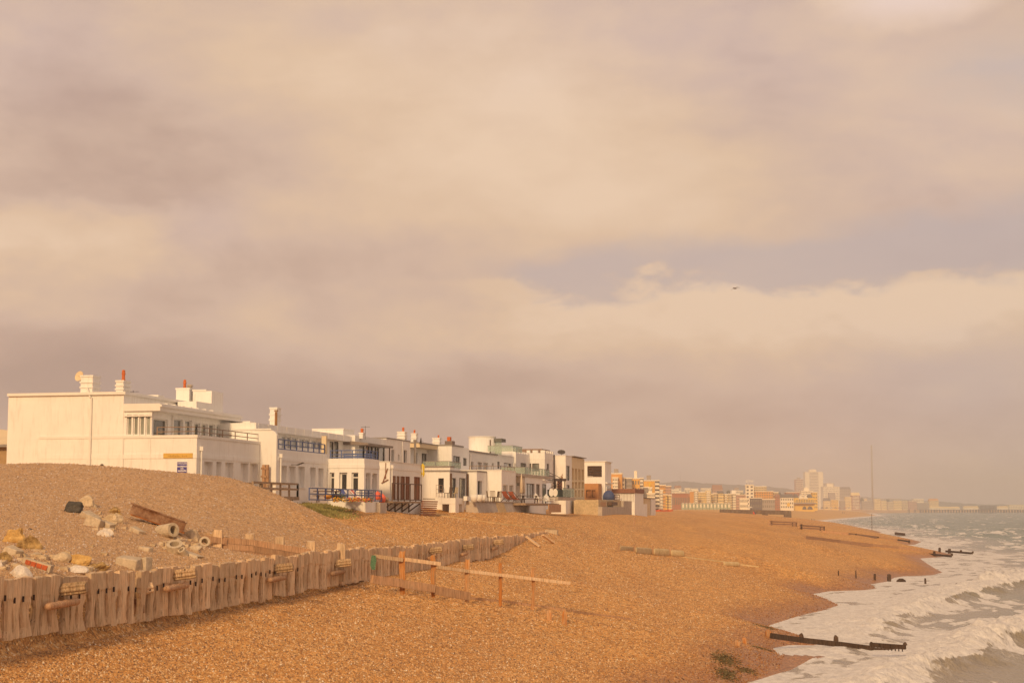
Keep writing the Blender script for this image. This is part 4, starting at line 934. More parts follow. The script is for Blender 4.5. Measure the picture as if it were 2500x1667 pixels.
while xx < pb - .32:                       # worn raised script, no longer legible in the photograph
    w_ = rr_.uniform(.05, .10); hh = rr_.choice((.07, .08, .14)); lb.sp(S1 - .078, S1 - .071, xx, xx + w_ * .45, za + .07, za + .07 + hh); lb.sp(S1 - .078, S1 - .071, xx + w_ * .45, xx + w_, za + .07, za + .10); xx += w_ + (.16 if .9 < xx - pa < 1.0 else .03)
lb.build('lettering', FL, nb)
pa, pb = pX(433, S1, 1140), pX(456.8, S1, 1140); za, zb_ = zS(445, 1154, S1), zS(445, 1127.5, S1); cm = (pa + pb) / 2
ds = thing('danger_sign', SPZ(S1 - .03, cm, za), 'blue and white danger notice under the yellow name board', 'sign')
SW = mat('sign_white', (.82, .80, .80), .5, var=.02); SBL = mat('sign_blue', (.07, .06, .30), .5, var=.1)
MB().sp(S1 - .03, S1 - .006, pa - .03, pb + .03, za - .03, zb_ + .03).build('plate', SW, ds)
MB().sp(S1 - .036, S1 - .031, pa, pb, za, zb_).build('panel', SBL, ds)
hh = zb_ - za
for u, sz, half in ((.60, .085, .30), (.40, .07, .08), (.20, .10, .24)):          # three smaller lines too blurred in the photograph to read
    lb = MB(); q_ = cm - half
    while q_ < cm + half: lb.sp(S1 - .039, S1 - .0365, q_, q_ + .035, za + hh * u - sz / 2, za + hh * u + sz / 2 * rr_.choice((.6, 1, 1))); q_ += .058
    lb.build('lettering', SW, ds)
for txt, u, sz in (('DANGER!', .86, .155),):
    text_on(ds, txt, SPZ(S1 - .039, cm, za + hh * u), sz, SW, N)
MB().bar(SPZ(S1 - .041, cm - .02, za + hh * .65), SPZ(S1 - .041, cm + .22, za + hh * .12), .004, .04, up=-U).build('figure', SW, ds)

# ---- second house: screen wall, long balcony with blue rail, projecting wing
P2 = -35.4; S2 = sX(679, P2, 1096); S2e = sX(799.8, P2, 1110); z2 = zP(679, 1096, P2); zsc = zS(668, 1050, S2)
h2 = thing('balcony_house', SPZ(S2, P2, 7), 'second white house with a blue railed balcony across the upper floor and a projecting wing', 'house')
wt = dict(gm=GLC, fm=TRIM, cols=2, tr=.72, depth=.26, sill=True)
op = [so_(P2, a, b, c, d_, **wt) for a, b, c, d_ in ((684, 701, 1136, 1187), (706, 722, 1137, 1189), (728, 744, 1138, 1189), (757, 771, 1140, 1187), (777, 790, 1142, 1188))]
block(h2, S2, S2e, P2 - 12, P2, ZB, z2, sea=op, bands=[(zP(690, 1124.5, P2), zP(690, 1116, P2))])
# curved-topped screen wall
pA = pX(570, S2, 1050); b = MB(); prof = [(pA, ZB), (P2, ZB), (P2, z2 + .003), (P2, zP(679, 1062, P2)), (P2 - .12, zsc - .12), (P2 - .35, zsc), (pA, zsc)]
b.rings([[SPZ(S2 - .28 + k, p, z) for p, z in prof] for k in (0, .275)]); b.build('screen_wall', WHITE, h2)
MB().sp(S2 - .34, S2 + .06, pA, P2 - .34, zsc + .003, zsc + .10).build('coping', TRIM, h2)
PF = pX(625, S2, 1031); sF1 = sX(866, PF, 1060); zf0 = zP(671, 1054, PF); zf1 = zP(671, 1038, PF)
MB().sp(S2 + .02, sF1, PF - 6, PF, zf0, zf1).build('roof_fascia', WHITE, h2)
for k in range(12): s_ = S2 + .4 + k * (sF1 - S2 - .5) / 11.5; MB().sp(s_, s_ + .05, PF + .001, PF + .022, zf0 + .02, zf1).build('fascia_joint', TRIM, h2)
PG = PF - .55; oo = []
for X0, X1, g in ((688, 699, GL), (700, 711, GLC), (712, 727, GL), (731, 744, GL), (745, 757, GL), (760, 774, GL), (775, 790, GL), (795, 799, GLD)):
    oo.append(so_(PG, X0, X1, 1062 + (X0 - 688) * .14, 1096, gm=g, fm=TRIM if g is not GLD else BROWNF, depth=.05, fw=.09))
for X0, X1 in ((805, 815), (816, 827)): oo.append(so_(PG, X0, X1, 1077, 1120, gm=GL, fm=DGREY, depth=.05, fw=.05))
oo.append(so_(PG, 844, 853, 1078, 1120, gm=GLC, fm=TRIM, depth=.1, cols=1, tr=.7))
oo = [(a, b, max(c, z2 - .3), min(d_, zf0 - .04), e) for a, b, c, d_, e in oo]
block(h2, S2 + .03, sF1 - .1, PG - 4, PG, z2 - .4, zf0 - .003, sea=oo, name='upper_wall')
railing(h2, [(S2 + .3, P2 - .1), (S2e - .35, P2 - .1)], z2 + .02, zP(690, 1073, P2 - .1), BLUE, rails=(0.02, .5, 1), gap=1.15, r=.03)
MB().sp(S2e - .25, S2e - .02, P2 - .35, P2 - .03, z2 + .002, zf0 - .01).build('pier', CREAM, h2)
pipe(h2, 'sea', P2, sX(682.5, P2, 1120), ZB + .4, zP(682, 1117, P2), hopper=True)
# open top-hung vent sash
vs = at_p(762, 1070, PG + .4); MB().bar(SPZ(vs[0], PG + .05, vs[1] + .25), SPZ(vs[0] + .9, PG + .05, vs[1] + .25), .9, .04, up=(0, .5, .8)).build('open_sash', TRIM, h2)
# chimney with brown flue
sC = S2 + 5; pa, z1_ = at_s(659, 998, sC); pb, _ = at_s(676, 998, sC); chimney(h2, sC, (pa + pb) / 2, pb - pa, .7, zf1 - .2, z1_, pot=0)
f0 = SPZ(sC - .5, pX(674, sC - .5, 1020), zf1 - .1); MB().tube(f0, Vector((f0.x, f0.y, zS(674, 1005, sC - .5))), .085, n=10).tube(Vector((f0.x, f0.y, zS(674, 1004, sC - .5))), Vector((f0.x, f0.y, zS(674, 1001, sC - .5))), .13, n=10).build('flue', mat('copper_flue', (.34, .17, .06), .4, metal=.5), h2)
# roof boxes
pa, za = at_s(600, 1032, S2 + 2); MB().sp(S2 + 2, S2 + 3, PF - 4.2, PF - 1.2, zf1 - .1, zf1 + .22).build('roof_upstand', WHITE, h2)
sB = S2 + 20; pa, za = at_s(762, 1049, sB); pb, _ = at_s(838, 1049, sB)
block(h2, sB, sX(865, pb, 1055), pa, pb, zf1 - 1, za, name='roof_room_wall', coping=TRIM, ch=.08)
# projecting wing
S3 = sX(799.8, P2, 1120) + .02; P3_ = pX(889.5, S3, 1118); z3 = zS(889, 1118.5, S3); S3e = sX(926, P3_, 1124)
dk = dict(gm=GLD, fm=TRIM, cols=1, tr=.74, depth=.16)
wo = [wo_(S3, 805, 816.5, 1153, 1200, **dk), wo_(S3, 828.5, 848, 1153, 1200, gm=GLD, fm=TRIM, depth=.22, fw=.12, name='door'), wo_(S3, 858.5, 875, 1153, 1200, **dk)]
sw_ = [so_(P3_, 893.5, 905, 1154, 1196, gm=GLC, fm=TRIM, depth=.24, tr=.75), so_(P3_, 909.5, 921, 1155, 1196, gm=GLC, fm=TRIM, depth=.24, tr=.75)]
block(h2, S3, S3e, P2 - 3, P3_, ZB, z3, sea=sw_, west=wo, name='wing_wall', bands=[(zS(885, 1142, S3), zS(885, 1133.5, S3))])
rl = z3 + .02; zr = zS(850, 1099, S3); 
railing(h2, [(S3 + .15, pX(805, S3, 1110)), (S3 + .15, P3_ - .12), (S3e - .1, P3_ - .12)], rl + .05, zr, BLUE, rails=(0.02, .42, 1), gap=.8, r=.03)
railing(h2, [(S3 + 2.6, pX(840, S3 + 2.6, 1110)), (S3 + 2.6, P3_ - .3)], rl + .05, zr - .15, BLUE, rails=(0.02, .5, 1), gap=.9, r=.03)
for X, Y, pl_s in ((711, 1134, None), (803, 1140, 'w')):
    c = SPZ(sX(X, P2, Y), P2 + .45, zP(X, Y, P2)); MB().tube(c - N * .45, c, .02, n=5).bar(c + Vector((0, 0, -.02)) - N * .05, c + Vector((0, 0, .12)) + N * .35, .3, .05).build('flood_lamp', DGREY, h2)

# ---- third house: glazed upper floor under a grey canopy, red-brown shutters below
P4 = -33.4; S4 = sX(952, P4, 1127); S4e = sX(1029.4, P4, 1134); z4 = zP(952, 1127, P4)
h3 = thing('shuttered_house', SPZ(S4, P4, 7), 'white house with red-brown shutters on the ground floor and a flat grey canopy above', 'house')
sh = [so_(P4, a, b, 1161 + (a - 958) * .04, 1220, gm=SHUT, fm=SHUT, depth=.04, fw=.05, cols=n, name='shutter') for a, b, n in ((959, 967, 1), (968.5, 976, 1), (977.5, 988, 2), (990, 1001, 2), (1011, 1026, 2))]
block(h3, S4, S4e, P4 - 8, P4, ZB, z4, sea=sh, coping=TRIM, ch=.05, bands=[(zP(960, 1146, P4), zP(960, 1139, P4))])
pipe(h3, 'sea', P4, S4 + .25, ZB, zP(955, 1143, P4), hopper=True); pipe(h3, 'sea', P4, S4e - .15, ZB, z4 - .1, hopper=False)
PU3 = -36.6; s0 = sX(867, PU3, 1060); s1 = sX(943, PU3, 1085); zt3 = zP(867, 1062, PU3); zl = z4 - .3
oo = [so_(PU3, a, b, 1084 + (a - 876) * .07, 1128, gm=g, fm=DGREY, depth=.05, fw=w_) for a, b, g, w_ in ((877, 891, GL, .05), (893, 903, GL, .06), (904, 911, GLD, .1), (911.5, 920, GL, .06), (921, 926, GLD, .1), (927, 940, GL, .08))]
oo = [(a, b, zl + .32, c2, e) for (a, b, c, c2, e) in oo]
block(h3, s0, s1, PU3 - 6, PU3, zl, zt3, sea=oo, name='upper_wall')
za = zP(876, 1079, PU3 + 1.6); b = MB()
q = lambda s_, p_, z_: SPZ(s_, p_, z_)
CE_ = sX(960, PU3 + 1.1, 1085)
b.hexa([q(s0 - .3, PU3 - 1, za), q(s0 - .3, PU3 + 1.1, za - .05), q(CE_, PU3 + 1.1, za - .05), q(CE_, PU3 - 1, za)],
       [q(s0 - .3, PU3 - 1, za + .34), q(s0 - .3, PU3 + 1.1, za + .10), q(CE_, PU3 + 1.1, za + .10), q(CE_, PU3 - 1, za + .34)]); b.build('canopy', mat('grey_canopy', (.25, .20, .17), .7, var=.2), h3)
for s_ in (s0 + .1, CE_ - .3): MB().tube(q(s_, PU3 + .9, z4 - .2), q(s_, PU3 + .9, za - .04), .045).build('canopy_post', BROWNF, h3)
# white wing right of the canopy
PU4 = -37.0; s2_ = sX(943, PU4, 1075); s3_ = sX(1001, PU4, 1080); z5 = zP(943, 1070, PU4)
oo = [so_(PU4, a, b, c, d_, gm=GL, fm=f, depth=.2, fw=.05) for a, b, c, d_, f in ((956, 963, 1097, 1128, DGREY), (972, 975.5, 1109, 1124, TRIM), (986, 994, 1098, 1131, DGREY))]
block(h3, s2_, s3_, PU4 - 6, PU4, zl, z5, sea=oo, name='upper_wall', coping=GREYC, ch=.09)
pipe(h3, 'sea', PU4, sX(979.5, PU4, 1100), z4, z5 - .1, hopper=False)
# chimneys of this house
sC = s0 + 1; pa, z1_ = at_s(877, 1059, sC); pb, z0_ = at_s(885.6, 1059, sC); chimney(h3, sC, (pa + pb) / 2, pb - pa, .5, zt3 - .2, z1_, pot=.32, pr=.12, bands=0)
aerial(h3, SPZ(sC + .3, pb + .1, z1_ - .4), 1.0)
sC = s3_ - 1.5; pa, z1_ = at_s(970, 1056, sC); pb, z0_ = at_s(988, 1056, sC); chimney(h3, sC, (pa + pb) / 2, pb - pa, .6, z5 - .2, z1_, pot=.36, pr=.10, poff=.1)
# seaward balcony deck on struts, with its rails
B0_ = sX(957, P4 + .95, 1220); B1_ = sX(1029, P4 + .95, 1225); zd = zP(958, 1223, P4 + .7)
MB().sp(B0_, B1_, P4 + .01, P4 + 1.0, zd - .12, zd).build('deck', DECKW, h3)
for k in range(5):
    s_ = B0_ + .2 + k * (B1_ - B0_ - .4) / 4; MB().bar(SPZ(s_, P4 + .9, zd - .13), SPZ(s_, P4 + .02, zd - .75), .08, .08).build('strut', BROWNF, h3)
    MB().bar(SPZ(s_, P4 + .04, zd - .13), SPZ(s_, P4 + .04, zd - .8), .08, .08).build('strut', BROWNF, h3)
railing(h3, [(B0_ + .05, P4 + .95), (B1_ - .05, P4 + .95)], zd + .05, zd + 1.25, BROWNF, rails=(.05, 1), gap=1.4, r=.035)
for k in range(4): MB().bar(SPZ(B0_ + .5 + k * .84, P4 + .97, zd + .05), SPZ(B0_ + .5 + k * .84, P4 + .97, zP(960, 1163, P4)), .05, .05).build('shutter_post', BROWNF, h3)

# ---- fourth house: cream fascia, dark framed doors, glass balustrade
P5 = -34.5; S5 = sX(1098, P5, 1141); S5e = sX(1140, P5, 1150); z5g = zP(1098, 1140.5, P5)
h4 = thing('glass_balcony_house', SPZ(S5, P5, 7), 'white house with grey copings, a brown chimney and a glass balustrade over the terrace', 'house')
dks = dict(gm=GL, fm=DGREY, depth=.10, fw=.06)
block(h4, S5, S5e, P5 - 9, P5, ZB, zP(1098, 1151, P5), sea=[so_(P5, 1102, 1114, 1166, 1215, cols=3, **dks), so_(P5, 1121.5, 1137, 1166, 1221, cols=3, **dks)],
      west=[wo_(S5, 1070, 1083.5, 1167, 1202, gm=GLD, fm=DGREY, depth=.14, fw=.05)], coping=GREYC, ch=.13)
MB().sp(S5 - .05, S5 + 1.2, P5 - 9, P5 + .04, zP(1098, 1151, P5) + .135, z5g).build('parapet', WHITE, h4)
MB().sp(S5 - .12, S5 + 1.25, P5 - 9, P5 + .1, z5g + .002, z5g + .13).build('coping', GREYC, h4)
zg0 = z5g + .1; zg1 = zP(1098, 1126, P5)
glass_rail(h4, [(S5 + .1, pX(1030, S5, 1130)), (S5 + .1, P5 - .1), (sX(1128, P5, 1130), P5 - .1)], zg0 - .1, zg1)
pipe(h4, 'sea', P5, S5 + .1, ZB, z5g - .5, mt=BROWNF, hopper=False, r=.09); pipe(h4, 'sea', P5, S5e - .15, ZB, zP(1138, 1156, P5), mt=BROWNF, hopper=False, r=.09)
# upper storey
PU5 = -38.3; s4_ = sX(1001, PU5, 1085); s5_ = sX(1084, PU5, 1100); z6 = zP(1001, 1092, PU5); oo = []
for a, b, n, f in ((1013, 1019, 1, DGREY), (1029.5, 1043, 2, DGREY), (1050, 1067, 3, DGREY), (1071, 1085, 3, BROWNF)): oo.append(so_(PU5, a, b, 1104 + (a - 1013) * .08, 1132, gm=GL, fm=f, depth=.12, fw=.06, cols=n))
block(h4, s4_ + .05, s5_, PU5 - 6, PU5, zl, z6, sea=[(a, b, c, min(d_, z6 - .35), e) for a, b, c, d_, e in oo], name='upper_wall')
MB().sp(s4_ - .1, s5_, PU5 - 6, PU5 + .9, z6 + .003, z6 + .36).build('roof_fascia', CREAM, h4); MB().sp(s4_ - .14, s5_, PU5 - 6, PU5 + .95, z6 + .363, z6 + .45).build('roof_edge', GREYC, h4)
sC = s4_ + .8; pa, z1_ = at_s(1004, 1060, sC); pb, _ = at_s(1016, 1060, sC); chimney(h4, sC, (pa + pb) / 2, pb - pa, .5, z6, z1_, pot=.30, pr=.09)
sC = s5_ - 2; pa, z1_ = at_s(1056, 1071, sC); pb, _ = at_s(1073, 1071, sC); chimney(h4, sC, (pa + pb) / 2, pb - pa, .6, z6, z1_, pot=.26, pr=.08, poff=.15)
f0 = SPZ(S4e + 1, pX(1013, S4e + 1, 1130), z4 - .3); MB().tube(f0, Vector((f0.x, f0.y, zS(1013, 1078, S4e + 1))), .09, n=10).tube(Vector((f0.x, f0.y, zS(1013, 1078, S4e + 1))), Vector((f0.x, f0.y, zS(1013, 1073, S4e + 1))), .13, n=10).build('flue', mat('steel_flue', (.45, .38, .32), .3, metal=.8), h4)
dc = SPZ(S4e + 2.5, pX(1026, S4e + 2.5, 1077), zS(1026, 1077, S4e + 2.5)); dish(h4, dc, .28, N + U * .15, DGREY)
# chimney breast column
sC = sX(1086, PU5 + 1.6, 1088); pa, pb = pX(1086, sC, 1100), pX(1103, sC, 1100); z7 = zS(1095, 1088, sC); sR = sX(1131, pb, 1095)
oo = [so_(pb, 1107, 1123.5, 1112, 1131, gm=GL, fm=DGREY, depth=.12, fw=.06, cols=3), so_(pb, 1130.8, 1140, 1117, 1136, gm=GL, fm=DGREY, depth=.12, fw=.05, cols=3)]
block(h4, sC, sX(1145, pb, 1095), pa - 3, pb, zl, z7, sea=oo, name='upper_wall'); MB().sp(sC - .05, sR, pa - 3, pb + .06, z7 + .003, z7 + .13).build('coping', GREYC, h4)
zk = zS(1095, 1076, sC); BRC = mat('brown_render', (.22, .17, .15), .8); MB().sp(sC - .03, sC + .9, pa, pb + .05, z7 + .14, zk).build('chimney_cap', BRC, h4)
MB().sp(sC + .1, sC + .5, (pa + pb) / 2 - .15, (pa + pb) / 2 + .15, zk + .002, zS(1095, 1066, sC)).build('chimney_pot', TERRA, h4)

# ---- fifth and sixth houses
P6 = -33.6; S6 = sX(1140, P5, 1150) + .03; P6 = pX(1164, S6, 1151); S6e = sX(1188, P6, 1153); z8 = zP(1164, 1151.5, P6)
h5 = thing('terrace_house', SPZ(S6, P6, 7), 'white terrace house with a recessed dark door between two box-like wings', 'house')
block(h5, S6, S6e, P6 - 7, P6, ZB, z8, sea=[so_(P6, 1166.5, 1177, 1173, 1210, gm=GLD, fm=DGREY, depth=.25, fw=.06, name='door')], coping=GREYC, ch=.12)
S7 = S6e + .03; P7 = pX(1224.5, S7, 1148); S7e = sX(1259, P7, 1150); z9 = zP(1224.5, 1148, P7)
block(h5, S7, S7e, P7 - 7, P7, ZB, z9, sea=[so_(P7, 1228, 1239.5, 1183, 1222, gm=GLC, fm=TRIM, depth=.12, cols=4, fw=.05), so_(P7, 1243.5, 1254, 1183.5, 1222, gm=GLC, fm=TRIM, depth=.12, cols=4, fw=.05)], coping=TRIM, ch=.07)
railing(h5, [(S7 + .1, P7 - 3), (S7 + .1, P7 - .1), (S7e - .1, P7 - .1)], z9 + .1, z9 + .42, STEEL, rails=(1,), gap=1.6, r=.02)
PU6 = -38.2; s6_ = sX(1128, PU6, 1097); s7_ = sX(1213, PU6, 1110); z10 = zP(1131, 1100, PU6)
oo = [so_(PU6, a, b, 1126 + (a - 1150) * .06, 1146, gm=g, fm=f, depth=.12, fw=.05, cols=n) for a, b, n, g, f in ((1150, 1156, 1, GLC, TRIM), (1166, 1177, 3, GLC, TRIM), (1180, 1192, 4, GLC, TRIM), (1201, 1206, 2, GLC, TRIM))]
block(h5, s6_, s7_, PU6 - 6, PU6, zl, z10, sea=oo, name='upper_wall', coping=GREYC, ch=.14, over=.12)
for X in (1146, 1164, 1199.5): pipe(h5, 'sea', PU6, sX(X, PU6, 1120), z9, z10 - (.2 if X == 1146 else 1.2), mt=TRIM, hopper=False, r=.07)
h6 = thing('picture_window_house', SPZ(s7_, PU6, 7), 'white upper house with one wide picture window and a round white roof tower behind', 'house')
s8_ = sX(1256, PU6, 1116); z11 = zP(1213, 1110, PU6)
block(h6, s7_ + .02, s8_, PU6 - 6, PU6, zl, z11, sea=[so_(PU6, 1214.5, 1220.5, 1126, 1143, gm=GL, fm=DGREY, depth=.12, cols=2, fw=.05), so_(PU6, 1230, 1249, 1129, 1146, gm=GL, fm=BROWNF, depth=.12, fw=.06, cols=1)], name='upper_wall', coping=TRIM, ch=.06)
# round roof tower
sT = s7_ + 2; pa, zT = at_s(1137, 1067, sT); pb, _ = at_s(1202, 1067, sT); rT = (pb - pa) / 2; cT = SPZ(sT + rT, (pa + pb) / 2, 0)
MB().rings([[Vector((cT.x + rT * math.cos(2 * math.pi * j / 36), cT.y + rT * math.sin(2 * math.pi * j / 36), z)) for j in range(36)] for z in (z11 - 1, zT)]).build('tower_wall', WHITE, h6, True)
MB().rings([[Vector((cT.x + (rT + .05) * math.cos(2 * math.pi * j / 36), cT.y + (rT + .05) * math.sin(2 * math.pi * j / 36), z)) for j in range(36)] for z in (zT + .002, zT + .1)]).build('coping', TRIM, h6)
tf = cT - U * rT * 1.0; MB().tube(SPZ(sT + rT * .35, pb - rT * .38 + .2, z11 - .2), SPZ(sT + rT * .35, pb - rT * .38 + .2, zS(1188, 1073, sT)), .07).build('downpipe', BROWNF, h6)
pc = pX(1225, sT + 1, 1073); za = zS(1210, 1078, sT + 1); zb_ = zS(1210, 1070, sT + 1)
MB().sp(sT + 1, sT + 3, pb - .3, pc, za, zb_).build('tower_canopy', mat('slate_canopy', (.13, .13, .12), .6), h6)
MB().sp(sT + 1.3, sT + 1.36, pb - .2, pc - .1, z11, za - .003).build('glass_screen', GBAL, h6)
sD = sT - .5; za = zS(1190, 1102, sD); zb_ = zS(1190, 1088, sD)
glass_rail(h6, [(sD, pX(1190, sD, 1095)), (sD, pX(1251, sD, 1095)), (sD + 5, pX(1251, sD, 1095))], za, zb_)

# ---- castle-topped house
P8 = -34.0; S8 = sX(1281.6, P8, 1164); S8e = sX(1324, P8, 1170); z12 = zP(1281.6, 1164.5, P8)
h7 = thing('crenellated_house', SPZ(S8, P8, 7), 'white house with castle-like battlements and a glass fronted balcony', 'house')
block(h7, S8, S8e, P8 - 7, P8, ZB, z12, sea=[so_(P8, 1284.5, 1305, 1179, 1215, gm=GL, fm=BROWNF, depth=.12, cols=3, fw=.06), so_(P8, 1309.5, 1318, 1181, 1215, gm=GLC, fm=BROWNF, depth=.12, cols=2, fw=.06)],
      west=[wo_(S8, 1260, 1269, 1177, 1187, gm=GL, fm=TRIM, depth=.1)], coping=TRIM, ch=.05)
PU8 = -36.2; S9 = sX(1330, PU8, 1103); z13 = zP(1330, 1105, PU8); pl8 = pX(1285.6, S9, 1110); S9e = sX(1349, PU8, 1110)
block(h7, S9, S9e, pl8, PU8, zl, z13, west=[wo_(S9, 1289, 1297, 1131, 1150, gm=GLC, fm=BROWNF, depth=.12), wo_(S9, 1299, 1316, 1131, 1150, gm=GL, fm=BROWNF, depth=.12)], sea=[so_(PU8, 1335, 1341, 1131, 1160, gm=GL, fm=BROWNF, depth=.12)], name='upper_wall', bands=[(zP(1330, 1120.5, PU8), zP(1330, 1119, PU8))])
for X0, X1 in ((1285.8, 1294), (1300, 1313), (1319.5, 1330)):
    MB().sp(S9, S9 + .3, pX(X0, S9, 1105), pX(X1, S9, 1105), z13 + .002, z13 + .30).build('merlon', WHITE, h7)
for k in range(5): MB().sp(S9 + .5 + k * 1.1, S9 + 1.0 + k * 1.1, PU8 - .3, PU8, z13 + .002, z13 + .30).build('merlon', WHITE, h7)
MB().sp(S9 + 1, S9 + 6, pl8 - 1.2, pl8 + 1.6, z13 + .1, z13 + .5).build('roof', mat('brown_roof', (.27, .18, .13), .8), h7)
s0 = s8_ + .05; s1 = S9; PB = -38.0; zz = zP(1262, 1107, PB)
block(h7, s0, s1 + 1, PB - 6, PB, zl, zz, sea=[so_(PB, 1256, 1262, 1130, 1160, gm=GLC, fm=TRIM, depth=.12), so_(PB, 1271, 1285, 1129, 1160, gm=GL, fm=DGREY, depth=.12, cols=3, fw=.07)], name='upper_wall')
for k in range(8): MB().sp(s0 + .2 + k * (s1 - s0) / 8, s0 + .2 + (k + .5) * (s1 - s0) / 8, PB - .3, PB, zz + .002, zz + .30).build('merlon', WHITE, h7)
MB().sp(s0 - .5, s0 - .05, PB - 5, PB + .05, zl, zz + .6).build('parapet', WHITE, h7)
PBL = P8 + .1; sa = sX(1270, PBL, 1150); sb = sX(1341, PBL, 1160)
MB().sp(sa - 6, sX(1348, PBL, 1165), PBL - 2.6, PBL + .02, z12 + .06, z12 + .32).build('balcony_slab', CORAL, h7)
glass_rail(h7, [(S8 - .2, PBL - 2.6), (S8 - .2, PBL), (sb, PBL)], z12 + .33, zP(1281, 1140, PBL))
MB().sp(S8e + .05, S8e + 3, P8 - 5, P8 - .2, ZB, z12 - .1).build('wall', WHITE, h7)
window(h7, 'sea', P8 - .2, S8e + .8, S8e + 2.6, CH + .6, CH + 2.7, dict(gm=GL, fm=DGREY, depth=-.1, cols=2, fw=.06))

# ---- tall cream fronted house
P9 = -34.9; S10 = sX(1381, P9, 1111.5); S10e = sX(1426.6, P9, 1118); z14 = zP(1381, 1112, P9); pl9 = pX(1345.5, S10, 1111)
h8 = thing('cream_panel_house', SPZ(S10, P9, 7), 'tall white house with a cream panelled sea front and a black satellite dish on top', 'house')
sm_ = sX(1396, P9, 1112)
block(h8, S10, sm_, pl9, P9, ZB, z14, sea=[so_(P9, 1383, 1391, 1136, 1172, gm=GL, fm=DGREY, depth=.1, cols=2, fw=.05, tr=.4), so_(P9, 1383, 1391, 1183, 1192, gm=GLD, fm=DGREY, depth=.1, fw=.05)], coping=TRIM, ch=.06)
oo = []
for k in range(4):
    X0 = 1395.5 + k * 8.1; oo.append(so_(P9, X0 + .3, X0 + 5.6, 1142 + k * 1.2, 1171, gm=CREAM, fm=CREAM, depth=.5, fw=.04, name='bay_panel')); oo.append(so_(P9, X0 + .3, X0 + 5.6, 1176, 1192, gm=CREAM, fm=CREAM, depth=.5, fw=.04, name='bay_panel'))
    oo.append(so_(P9, X0 + .3, X0 + 4, 1196, 1212, gm=GLC, fm=CREAM, depth=.4, fw=.04))
block(h8, sm_ + .02, S10e, pl9, P9, ZB, z14 - .02, sea=oo, mt=CREAM)
MB().sp(sm_ + .1, S10e + .3, pl9, P9 + .25, z14 + .05, z14 + .13).build('roof_edge', GREYC, h8)
dcc = SPZ(S10 + 1.5, pX(1370.6, S10 + 1.5, 1105), zS(1370.6, 1105, S10 + 1.5)); dish(h8, dcc, .47, Vector((0, -.55, .8)), DGREY)
# ---- louvred house at the end of the row
P10 = -34.2; S11 = sX(1477, P10, 1126); S11e = sX(1492, P10, 1130); z15 = zP(1477, 1127, P10)
h9 = thing('louvred_house', SPZ(S11, P10, 7), 'last house of the white row with dark horizontal louvres at the top', 'house')
pl10 = pX(1422, S11, 1126); zb1 = zS(1450, 1164, S11); zb2 = zS(1450, 1137, S11)
MB().sp(S11, S11e, pX(1469.5, S11), P10, ZB, z15).build('corner_pier', WHITE, h9)
MB().sp(S11 + .01, S11e, pl10, pX(1469.5, S11) - .003, zb2, z15 - .003).build('lintel', WHITE, h9); MB().sp(S11 + .01, S11e - .1, pl10, pX(1469.5, S11) - .003, ZB, zb1).build('wall', WHITE, h9)
MB().sp(S11 + .015, S11e - .2, pl10, pX(1434, S11), zb1 + .003, zb2 - .003).build('wall', WHITE, h9)
for k in range(7):
    z = zb1 + (k + .6) * (zb2 - zb1) / 7; MB().sp(S11 + .1, S11 + .35, pX(1434, S11) + .01, pX(1469.5, S11) - .01, z - .05, z + .05).build('louvre', BROWNF, h9)
MB().sp(S11 + 3.4, S11 + 3.5, pl10, P10 - .3, zb1, zb2).build('rear_wall', TRIM, h9)
MB().sp(S11 - .08, S11e + .2, pl10, P10 + .2, z15 + .002, z15 + .1).build('roof_edge', TRIM, h9)
zq = zS(1440, 1180, S11 - 3); pq0, pq1 = pX(1425, S11 - 3, 1180), pX(1461, S11 - 3, 1180)
block(h9, S11 - 3, S11 - .4, pq0, pq1, ZB, zq, west=[wo_(S11 - 3, 1431, 1443, 1196, 1214, gm=GL, fm=BROWNF, depth=.3, fw=.06), wo_(S11 - 3, 1444.5, 1453, 1196, 1214, gm=GLD, fm=BROWNF, depth=.3, fw=.06)], mt=ORANGEW, name='ochre_wall')
railing(h9, [(S11 - 2.9, pq0 + .1), (S11 - 2.9, pq1 - .8)], zq + .05, zq + .95, TRIM, rails=(.05, 1), gap=.35, r=.02)
window(h9, 'sea', P10, sX(1480, P10, 1190), sX(1490, P10, 1190), zP(1480, 1218, P10), zP(1480, 1187, P10), dict(gm=GL, fm=TRIM, depth=-.09, cols=3, fw=.05))
MB().sp(S11 + .3, S11e + .15, P10, P10 + .25, zP(1480, 1180, P10), zP(1480, 1177, P10)).build('window_hood', TRIM, h9)
# ---- low building with the brown roof beyond
s_ = S11 + 9; pa, z1_ = at_s(1486, 1193, s_); pb, _ = at_s(1551, 1193, s_)
h10 = thing('low_brown_roofed_building', SPZ(s_, pb, 7), 'low building with a red-brown roof band beyond the last white house', 'building')
MB().sp(s_, s_ + 9, pa, pb - .1, ZB, zS(1520, 1203, s_)).build('wall', WHITE, h10); MB().sp(s_ - .3, s_ + 9.2, pa, pb, zS(1520, 1203, s_) + .003, z1_).build('roof', mat('red_brown_roof', (.27, .13, .085), .8), h10)
for k in range(9): MB().sp(s_ - .06, s_ - .003, pb - 1.9 + k * .2, pb - 1.86 + k * .2, zS(1540, 1225, s_), zS(1540, 1204, s_)).build('batten', GREYC, h10)
railing(h10, [(s_ - 1.2, pa + 1), (s_ - 1.2, pb - 2)], zS(1510, 1220, s_), zS(1510, 1208, s_), BROWNF, rails=(0, .5, 1), gap=.6, r=.04)
